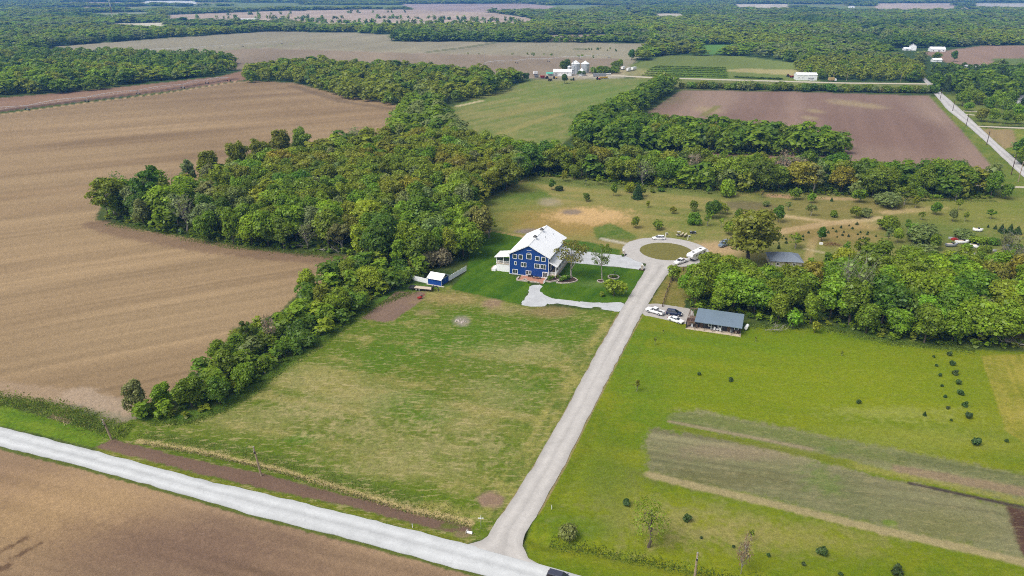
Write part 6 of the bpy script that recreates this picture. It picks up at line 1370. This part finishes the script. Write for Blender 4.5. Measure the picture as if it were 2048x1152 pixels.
one('shrub', (856, 530), 36, 'tan', 'brown leafed thicket bush behind the blue shed', 'brown thicket bushes', 1.2); one('shrub', (880, 532), 34, 'tan', 'brown leafed thicket bush behind the right white fence', 'brown thicket bushes', 1.1)
one('shrub', (835, 535), 28, 'rust tinged', 'rusty thicket bush left of the brown thicket', 'brown thicket bushes', 1.1)
one('sparse', (978, 476), 46, 'yellow brown', 'thin yellowish sapling standing apart at the big wood corner', None, 1.2)
one('open', (228, 436), 84, 'mid green', 'open crowned green tree at the very tip of the big wood in the brown field', None, 1.25, 0)
one('open', (305, 430), 96, 'deep green', 'tall dark tree second from the field tip of the big wood', None, 1.1, 2)
one('open', (385, 388), 74, 'grey green', 'bare stemmed tree standing above the upper wood edge', None, .8, 3)
for a, h, l in (((425, 372), 72, 'leftmost olive oak on the upper wood edge'), ((478, 358), 76, 'second olive oak on the upper wood edge'), ((520, 342), 66, 'third olive oak on the upper wood edge'), ((567, 322), 64, 'dark olive oak at the middle of the upper wood edge'), ((605, 315), 62, 'right olive oak on the upper wood edge')):
    one('oak', a, h, 'olive', l, 'oaks along the upper wood edge', .85)
one('tall', (275, 826), 64, 'grey green', 'dusky narrow grey green tree at the lower end of the hedgerow', None, 1.0)
one('tall', (618, 592), 52, 'lime green', 'bright lime tree at the bulge of the hedgerow', None, 1.1); one('open', (500, 702), 60, 'deep green', 'dark crooked tree in the middle of the hedgerow', None, .9, 2); one('bare', (540, 690), 58, 'tan', 'bare pale tree in the middle of the hedgerow', None, .7, 0)
one('bare', (1560, 372), 62, 'tan', 'grey leafless tree in the tree belt before the brown field', 'leafless trees in the belt', 1.0, 0); one('bare', (1590, 374), 64, 'tan', 'second grey leafless tree in the tree belt', 'leafless trees in the belt', 1.1, 1); one('bare', (1385, 364), 60, 'tan', 'leafless tree in the gap of the tree belt', 'leafless trees in the belt', 1.0, 1)
one('bare', (1702, 640), 120, 'grey green', 'tall pale limbed half dead tree in the right wood', None, .8, 0)
one('bare', (2003, 545), 84, 'grey green', 'dark leaning bare tree before the white sheets', None, 1.0, 1)
# scattered trees of the meadow: foot, height, look
KW = {'small': 'young tree', 'sparse': 'thin sapling', 'shrub': 'bush', 'round': 'round tree', 'conifer': 'conifer', 'open': 'open crowned tree'}
MEAD = [((1128, 362.5), 21, 'small', 'lime green', .7, 'nearest the right corner of the big wood'), ((1148, 359), 30, 'round', 'mid green', 1.1, 'at the foot of the belt above the meadow'), ((1172, 371), 16, 'sparse', 'grey green', 1, 'on the upper mown line'), ((1197, 369), 20, 'small', 'lime green', .7, 'right of the upper mown line sapling'), ((1231, 363), 22, 'small', 'olive', 1.1, 'below the middle of the belt'),
 ((1104, 380), 22, 'small', 'deep green', .9, 'left beside the low dark bush'), ((1118, 381), 10, 'shrub', 'dark evergreen', 1.5, 'in the upper meadow by the tiny cedar'), ((1173, 403), 16, 'small', 'deep green', 1.1, 'alone left in the dry meadow'), ((1227, 392), 27, 'small', 'mid green', .75, 'alone in the middle of the dry meadow'), ((1259, 385), 20, 'shrub', 'lime green', .7, 'left of the clump of dark cedars'),
 ((1275, 398), 36, 'conifer', 'dark evergreen', .9, 'in the clump on the dry meadow'), ((1281, 393), 22, 'small', 'mid green', .8, 'behind the dark cedar clump'), ((1296, 415), 14, 'small', 'olive', .9, 'small and lone in the lower dry meadow', ), ((1304, 385), 7, 'shrub', 'olive', 1, 'first tiny tuft of the upper meadow'), ((1322, 383), 8, 'shrub', 'deep green', 1, 'second tiny tuft of the upper meadow'),
 ((1270, 455.5), 22, 'small', 'mid green', .9, 'left of the pair above the turning circle'), ((1314, 459), 18, 'small', 'mid green', 1.35, 'right of the pair above the turning circle'), ((1345, 427.5), 14, 'small', 'olive', 1, 'round and small right of the meadow centre'), ((1386, 423), 21, 'small', 'mid green', .95, 'upright left of the dark meadow clump'), ((1388, 449), 22, 'shrub', 'mid green', 1.0, 'pale and wide above the golf cart'),
 ((1425, 437), 36, 'round', 'deep green', .95, 'dark and biggest in the meadow clump'), ((1441, 428), 24, 'small', 'olive', .9, 'behind the dark meadow clump'), ((1415, 452), 26, 'sparse', 'mid green', 1.1, 'below the dark meadow clump'), ((1442, 455), 20, 'sparse', 'lime green', 1.0, 'left of the big lone oak'), ((1455, 428), 16, 'sparse', 'lime green', 1.2, 'on the sand track start'), ((1476, 445), 28, 'small', 'mid green', 1.0, 'behind the crown of the big lone oak'), ((1456, 469), 26, 'small', 'bright green', 1.0, 'at the left foot of the big lone oak'),
 ((1456, 393.5), 34, 'shrub', 'lime green', .85, 'large round lime coloured below the belt'), ((1417, 388), 16, 'small', 'mid green', .9, 'left of the large lime bush'), ((1364, 376), 9, 'shrub', 'lime green', 1, 'small at the belt foot'), ((1330, 374), 20, 'shrub', 'bright green', 1.4, 'wide at the belt foot in the middle'),
 ((1591, 400), 24, 'small', 'bright green', .9, 'bright upright right of the sand strip'), ((1623, 406), 20, 'small', 'bright green', .9, 'second bright upright right of the sand strip'), ((1524, 395), 16, 'sparse', 'rust tinged', 1.1, 'reddish left of the sand strip'), ((1576, 421), 19, 'sparse', 'grey green', 1.0, 'thin above the sand track'), ((1556, 444), 34, 'small', 'deep green', .9, 'dark upright on the sand track'), ((1621, 432), 25, 'open', 'grey green', 1.2, 'wide above the sand fork'), ((1668, 434), 13, 'shrub', 'mid green', 1.0, 'low right of the sand fork'), ((1718, 405), 26, 'small', 'mid green', 1.2, 'at the left end of the scrub'), ((1663, 402.5), 9, 'conifer', 'dark evergreen', 1, 'tiny on the pale sand strip'),
 ((1642, 482), 30, 'round', 'deep green', .95, 'dark above the brush pile'), ((1590, 497), 31, 'sparse', 'mid green', 1.3, 'thin between the seedlings and the grey roof'), ((1557, 497.5), 11, 'conifer', 'dark evergreen', 1, 'beside the grey roof, largest seedling'), ((1530, 412), 10, 'shrub', 'grey green', 1, 'grey on the upper track'),
 ((1711, 437), 24, 'small', 'mid green', 1, 'at the sand track end'), ((1730, 434), 17, 'shrub', 'grey green', 1, 'pale at the sand track end')]
for a, h, k_, t_, wr, wh in MEAD: one(k_, a, h, t_, f'{t_} {KW[k_]} {wh}', 'lone trees of the meadow', wr)
SCRUB = [((1808, 410), 38, 1.5), ((1838, 402), 26, 1.3), ((1768, 412), 26, 1.7), ((1830, 416), 26, 1.2), ((1870, 430), 26, 1.1), ((1842, 440), 18, 1), ((1916, 421), 24, 1), ((1904, 443), 26, 1.1), ((1930, 443), 20, 1.1), ((1980, 438), 20, 1.4), ((2011, 398), 30, 1.2), ((1911, 402), 22, 1), ((1774, 488), 36, .9), ((1794, 486), 30, 1), ((1780, 459), 24, 1.6), ((1813, 466), 28, 1), ((1829, 481), 30, 1.5), ((1848, 486), 34, 1.8), ((1757, 459), 22, 1), ((1868, 500), 30, 1.5), ((1720, 520), 46, 1.3), ((1760, 524), 40, 1.3), ((1830, 520), 30, 1.6), ((1900, 530), 26, 1.6), ((1690, 522), 40, 1.0), ((1655, 532), 26, 1.4), ((1620, 545), 30, 1.2), ((1930, 478), 18, 2.0), ((1955, 486), 14, 2.2)]
for i, (a, h, wr) in enumerate(SCRUB):
    k_ = 'open' if i % 3 != 1 else 'round'; k_ = 'shrub' if wr > 1.55 else k_
    t_ = ['mid green', 'bright green', 'grey green', 'lime green', 'mid green'][i % 5]
    one(k_, a, h, t_, f'{t_} {KW[k_]} in the loose scrub {"right of the sand track" if a[1] < 450 else "between the meadow and the right wood"}', 'scrub trees of the right meadow', wr * .85)
for i, (a, h) in enumerate((((1960, 530), 26), ((1975, 540), 30), ((1945, 545), 28), ((1990, 552), 30), ((2020, 520), 22), ((2030, 505), 18), ((1968, 505), 12), ((1932, 500), 12), ((1985, 488), 12))): one('shrub' if h < 20 else 'round', a, h, ('mid green', 'bright green', 'deep green')[i % 3], f'{("mid", "bright", "deep")[i % 3]} green {"bush" if h < 20 else "tree"} growing through the clutter of boats and scrap', 'plants among the clutter', 1.2)
SPR = [((1976, 455), 7), ((1990, 458), 10), ((2002, 464), 18), ((2018, 470), 25), ((2034, 468), 18), ((2008, 468), 14)]
for i, (a, h) in enumerate(SPR): one('conifer', a, h, 'dark evergreen', ['smallest spruce at the left of the right hand row', 'second small spruce of the right hand row', 'third spruce of the right hand row', 'tallest pointed spruce of the right hand row', 'broad spruce at the right end of the row', 'low spruce in front of the tallest one'][i], 'spruces at the right edge', 1.15)
one('conifer', (1908, 534), 36, 'blue green', 'blue green spruce left of the pair among the clutter', None, 1.15); one('conifer', (1930, 536), 40, 'dark evergreen', 'dark spruce right of the pair among the clutter', None, 1.2); one('conifer', (2040, 548), 50, 'dark evergreen', 'broad dark spruce cut by the right edge', None, 1.5)
one('small', (1585, 655), 34, 'bright green', 'bright young tree before the right wood on the lawn', None, .9); one('small', (1629, 666), 24, 'lime green', 'small lime young tree right of the bright young tree', None, .9)
SEED = [(165, 870), (210, 860), (190, 835), (250, 830), (268, 850), (270, 880), (215, 880), (310, 825), (395, 832), (398, 857), (437, 803), (583, 803), (618, 770), (643, 795), (680, 765), (740, 750), (765, 772), (798, 740), (650, 835), (690, 822), (735, 830), (805, 815), (825, 800), (820, 855), (845, 840), (862, 848), (875, 815), (880, 800), (700, 800), (560, 825), (985, 850), (940, 830)]
for i, (x, y) in enumerate(SEED): one('seedling', (1500 + x / 3.737, 250 + y / 3.737 + 1.5), 4.2 + 1.2 * (i % 3), 'dark evergreen', 'tiny dark conifer seedling in the brown planted ground beside the sand track', 'conifer seedlings on the planted ground', 1.0)
# juniper bushes on the right lawn: centre in the lower right view, radius
JUN = [(127, 117, 11, 'left of the upper lawn pair'), (288, 148, 11, 'right of the upper lawn pair'), (943, 258, 13, 'alone in the middle of the lawn'), (1277, 318, 16, 'pointed, left of the double row'), (1403, 15, 12, 'at the top of the right row'), (1417, 62, 16, 'second of the right row'), (1431, 110, 15, 'third of the right row'), (1447, 158, 16, 'fourth of the right row'), (1461, 215, 15, 'fifth of the right row'), (1480, 272, 15, 'sixth of the right row'), (1497, 327, 20, 'largest at the foot of the right row'), (1540, 460, 21, 'alone below the double row'), (1693, 460, 8, 'small, right below the double row'),
 (1323, 30, 8, 'small, top of the left row'), (1337, 75, 8, 'small, second of the left row'), (1354, 123, 11, 'third of the left row'), (1367, 180, 8, 'small, fourth of the left row'), (1380, 235, 8, 'small, fifth of the left row'), (1396, 290, 10, 'sixth of the left row'), (1412, 355, 8, 'small, at the foot of the left row'), (70, 850, 21, 'below the garden plot, right of the ghostly sapling'), (138, 955, 8, 'small, by the bottom pole'), (303, 1000, 8, 'small, between pole and bare sapling'), (480, 1043, 11, 'right of the bare sapling'), (660, 1087, 11, 'small, in the pale bottom grass'), (750, 1020, 20, 'in the middle of the bottom strip'), (1130, 1115, 27, 'largest at the bottom right'), (848, 1140, 10, 'at the very bottom edge'), (-242, 772, 21, 'left, above the ghostly sapling')]
for x, y, r_, wh in JUN:
    px, py = 1348 + x / 2.549, 700 + (y + r_) / 2.549
    one('bush' if 'pointed' not in wh else 'conifer', (px, py), 1.6 * r_ / 2.549, 'dark evergreen', f'dark juniper bush {wh}', 'juniper bushes on the right lawn', 1.0)
one('sparse', (1502, 1082), 24, 'mid green', 'small leafy top sapling above the bare sapling', None, .8); one('bare', (1482, 1146), 74, 'tan', 'bare thin sapling near the bottom pole', None, .5, 0); one('ghost', (1296, 1094), 96, 'mid green', 'ghostly thin sapling beside the ditch at the bottom', None, 1.25, 0)
for a, h, l in (((1273, 783), 26, 'dying thin sapling on the lawn right of the drive'), ((1310, 690), 18, 'thin sapling on the lawn below the gravel pad'), ((1326, 667), 9, 'tiny sapling below the white sedan'), ((1511, 683), 12, 'tiny sapling on the lawn right of the cabin'), ((1683, 712), 12, 'pale tiny sapling in the middle of the lawn')): one('sparse', a, h, 'olive', l, 'saplings on the right lawn', .8)
one('shrub', (1135, 1076), 26, 'grey green', 'white blossomed shrub in the ditch right of the drive', None, .9)
# beds by the house
for a, h, t_, l in (((1098, 560), 7, 'deep green', 'clipped dark shrub left in the raised bed'), ((1106, 558.5), 8, 'mid green', 'green shrub in the middle of the raised bed'), ((1115, 557), 7, 'deep green', 'dark shrub right in the raised bed'), ((1123, 563), 9, 'deep green', 'dark shrub left in the curved bed'), ((1130, 561), 10, 'mid green', 'green shrub in the middle of the curved bed'), ((1136, 559), 8, 'deep green', 'dark shrub beside the trunk in the curved bed'), ((1222, 556), 6, 'mid green', 'low plant left in the flower ring'), ((1231, 556), 6, 'deep green', 'low plant right in the flower ring'), ((1057, 566.5), 5, 'deep green', 'low plant at the patio corner'), ((1245, 513), 6, 'deep green', 'low plant at the far stone pillar')):
    one('bush', a, h, t_, l, 'shrubs in the house beds')
# trees by the far farm and the country road
FARM = [((1053, 162), 17, 'round', 'deep green', 'tree at the left end of the far farmyard'), ((1129, 167), 19, 'round', 'deep green', 'round tree in front of the white barn'), ((1163, 151.5), 11, 'shrub', 'deep green', 'dark bush at the foot of the low grain bin'), ((1131, 144), 24, 'round', 'deep green', 'dark tree left of the grain bins'), ((1188, 147), 12, 'shrub', 'mid green', 'bush right of the grain bins'), ((1200, 147.5), 15, 'shrub', 'mid green', 'higher bush right of the grain bins'), ((1214, 147), 14, 'shrub', 'deep green', 'dark bush before the white trailers'), ((1229, 146), 13, 'shrub', 'mid green', 'bush left of the white trailers'), ((1229, 139), 16, 'round', 'mid green', 'tree behind the bushes of the far farm'), ((1238, 138), 18, 'round', 'bright green', 'bright tree behind the white trailers'), ((1263, 120), 22, 'round', 'deep green', 'dark tree at the edge of the far field'), ((1290, 121), 20, 'round', 'mid green', 'round tree right of the dark far tree'), ((1278, 118), 20, 'round', 'mid green', 'tree between two far trees'),
 ((1036, 158), 9, 'small', 'olive', 'small tree in the gap left of the farmyard')]
for a, h, k_, t_, l in FARM: one(k_, a, h, t_, l, 'trees round the far farm', 1.15)
RT = [((1925, 212), 28, 'bright green'), ((1938, 207), 30, 'mid green'), ((1955, 205), 24, 'deep green'), ((1936, 222), 18, 'bright green'), ((1975, 225), 30, 'mid green'), ((1992, 215), 32, 'bright green'), ((2008, 230), 34, 'mid green'), ((1962, 243), 26, 'olive'), ((1985, 246), 30, 'bright green'), ((2010, 248), 28, 'mid green'), ((2032, 240), 30, 'bright green'), ((2035, 248), 20, 'lime green'), ((2046, 318), 44, 'deep green'), ((2046, 330), 40, 'mid green'), ((1958, 210), 24, 'mid green'), ((2020, 210), 26, 'mid green')]
for i, (a, h, t_) in enumerate(RT): one('round', a, h, t_, f'{t_} garden tree right of the country road', 'garden trees right of the country road', 1.15)
for i, (a, h) in enumerate((((1872, 121), 16), ((1907, 123), 20), ((1990, 141), 16), ((2004, 143), 20), ((1966, 146), 12), ((1940, 146), 10), ((1900, 138), 13), ((1928, 136), 11))): one('round', a, h, 'deep green' if i % 2 else 'mid green', f'{"deep" if i % 2 else "mid"} green round tree near the brown field at the upper right', 'trees by the upper right field', 1.2)
# low hedge between farm track and brown field
g2 = np.random.default_rng(5)
hx = np.linspace(1368, 1868, 66); hy = 177 + (hx - 1368) / 500 * 9
for x, y in zip(hx, hy):
    t_ = ['mid green', 'deep green', 'olive', 'grey green'][int(g2.integers(4))]; one('shrub', (x + g2.normal() * 2, y + g2.normal() * .8), g2.uniform(8, 17), t_, f'{t_} bush of the long hedge between farm track and brown field', 'bushes of the long far hedge', g2.uniform(.9, 1.4))
# orchard rows by the far farm
ob = []
for k_, (y0, y1) in enumerate(((133, 136), (136, 139.2), (139.4, 142.8), (143, 146.6), (147, 151), (151, 155))):
    a, b = P(1310 - k_ * 5, y0), P(1452 + k_ * 1, y1); n = 60
    ps = np.array([[*(a.lerp(b, i / n))[:2]] for i in range(n)]); ob += put([t for t in T_MID], ps, g.uniform(1.0, 1.7, n), g.uniform(3, 4.5, n), np.array([TINT['bright green']]) * g.uniform(.8, 1.2, (n, 1)), g)
for k_ in range(1):
    a, b = P(1470, 155.5), P(1566, 159.5); n = 40; ps = np.array([[*(a.lerp(b, i / n))[:2]] for i in range(n)]); ob += put(T_MID, ps, g.uniform(1.5, 2.4, n), g.uniform(4, 6, n), np.array([TINT['deep green']]) * g.uniform(.8, 1.2, (n, 1)), g)
mass('orchard_rows', 'dense clipped nursery rows beside the far farm', 'nursery rows', ob)
# scattered far hedge trees in the open distance
fl = []
for ln, n, hh in (([(330, 37), (500, 38), (700, 37), (860, 38), (1050, 44)], 70, 12), ([(560, 43), (700, 47), (900, 49), (1060, 47)], 90, 12), ([(600, 62), (800, 60), (1000, 62), (1110, 66)], 120, 13), ([(1065, 83), (1215, 83)], 40, 10), ([(790, 82), (900, 79), (1060, 82)], 70, 9), ([(1150, 99), (1230, 100)], 12, 3), ([(935, 107), (1000, 108), (1190, 113)], 16, 3), ([(410, 31), (860, 24)], 14, 12)):
    pa = PA(ln); s = np.concatenate([[0], np.cumsum(np.hypot(*np.diff(pa, axis=0).T))]); t_ = np.sort(g.random(n)) * s[-1]
    ps = np.stack([np.interp(t_, s, pa[:, 0]), np.interp(t_, s, pa[:, 1])], 1) + g.normal(size=(n, 2)) * [3, 14]
    fl += put(T_FAR, ps, g.uniform(.6, 1.2, n) * hh, g.uniform(.8, 1.5, n) * hh, tints_far[g.integers(0, 4, n)] * g.uniform(.8, 1.1, (n, 1)), g)
mass('far_hedgerows', 'thin lines of far hedgerow trees across the distant fields', 'hedgerow', fl)
# reeds and rank grass along ditches and wood edges
def tufts(line, n, wd, hh, tints, seed):
    gg = np.random.default_rng(seed); pa = PA(line); s = np.concatenate([[0], np.cumsum(np.hypot(*np.diff(pa, axis=0).T))]); t_ = gg.random(n) * s[-1]
    c = np.stack([np.interp(t_, s, pa[:, 0]), np.interp(t_, s, pa[:, 1])], 1); d = np.stack([np.interp(t_ + 1, s, pa[:, 0]), np.interp(t_ + 1, s, pa[:, 1])], 1) - c
    nr = np.stack([-d[:, 1], d[:, 0]], 1); nr /= np.maximum(np.hypot(nr[:, 0], nr[:, 1]), 1e-6)[:, None]
    c = c + nr * (gg.normal(size=(n, 1)) * wd * (0.5 + fbm(c[:, 0], c[:, 1], 9, 300, 2))[:, None]); z = ground_z(c[:, 0], c[:, 1]); h = gg.uniform(.4, 1.0, n) * hh * .45
    a = gg.random(n) * 6.28; w_ = gg.uniform(.06, .16, n) * (.6 + hh); ux = np.stack([np.cos(a) * w_, np.sin(a) * w_, 0 * a], 1); base = np.stack([c[:, 0], c[:, 1], z - .03], 1); tip = base + np.stack([gg.normal(size=n) * .25 * h, gg.normal(size=n) * .25 * h, h], 1)
    q = np.stack([base - ux, base + ux, tip + ux * .35, tip - ux * .35], 1); tt = np.array([TINTG[k] for k in tints])[gg.integers(len(tints), size=n)] * gg.uniform(.7, 1.25, (n, 1)); return (q, tt)
TINTG = {'g': np.array((.17, .23, .04)), 'd': np.array((.11, .17, .03)), 's': np.array((.46, .38, .21)), 'y': np.array((.34, .34, .09)), 'l': np.array((.22, .30, .04))}
ts = [tufts([(286, 884), (420, 908), (560, 941), (690, 981), (820, 1021), (943, 1048)], 3000, .34, .65, 'ssyg', 1), tufts([(270, 870), (420, 893), (560, 926), (690, 966), (820, 1006), (940, 1034)], 5000, 1.1, .45, 'glyy', 2), tufts([(-40, 792), (60, 806), (130, 824), (230, 860), (260, 862)], 6000, 1.3, .8, 'glly', 3),
      tufts([(1100, 1082), (1200, 1100), (1400, 1142), (1600, 1180)], 3500, .9, .6, 'glgl', 4), tufts([(1120, 1062), (1150, 1068)], 900, .8, .7, 'ssg', 5), tufts([(220, 446), (330, 464), (480, 494), (640, 508), (700, 522)], 7000, 1.6, .8, 'glg', 6), tufts([(1500, 652), (1640, 655), (1780, 686), (1950, 700)], 5000, 1.2, .7, 'glg', 7),
      tufts([(100, 828), (140, 842)], 400, .5, .7, 'ss', 8), tufts([(300, 842), (370, 846), (440, 822), (500, 788), (570, 732), (645, 684), (745, 614), (830, 580)], 7000, 1.0, .7, 'glg', 9), tufts([(1800, 400), (1990, 402)], 1500, 1.5, .8, 'gg', 10), tufts([(1050, 358), (1250, 374), (1450, 386), (1650, 396)], 3000, 1.6, .8, 'gdy', 11)]
qs = np.concatenate([a for a, _ in ts]); tt = np.concatenate([b for _, b in ts])
mass('rank_grass', 'long rank grass and pale reeds along ditches and wood edges', 'grass', [(qs, tt)])
# ------------------------------------------------------------------ haze: the air between here and the horizon
hb = MB().box(-9500, 9500, -400, 9800, -6, 125).build('haze', None)
hm = bpy.data.materials.new('haze'); hm.use_nodes = True; n = hm.node_tree; n.nodes.clear()
ho = n.nodes.new('ShaderNodeOutputMaterial'); pv = n.nodes.new('ShaderNodeVolumePrincipled')
pv.inputs['Color'].default_value = (.15, .42, 1.0, 1); pv.inputs['Density'].default_value = 0.000115; pv.inputs['Anisotropy'].default_value = 0.0
n.links.new(pv.outputs[0], ho.inputs['Volume']); hb.data.materials.append(hm)
tag(hb, 'thin blue haze that thickens towards the horizon', 'haze', kind='stuff')
SC.cycles.volume_step_rate = 1.0; SC.cycles.volume_max_steps = 64
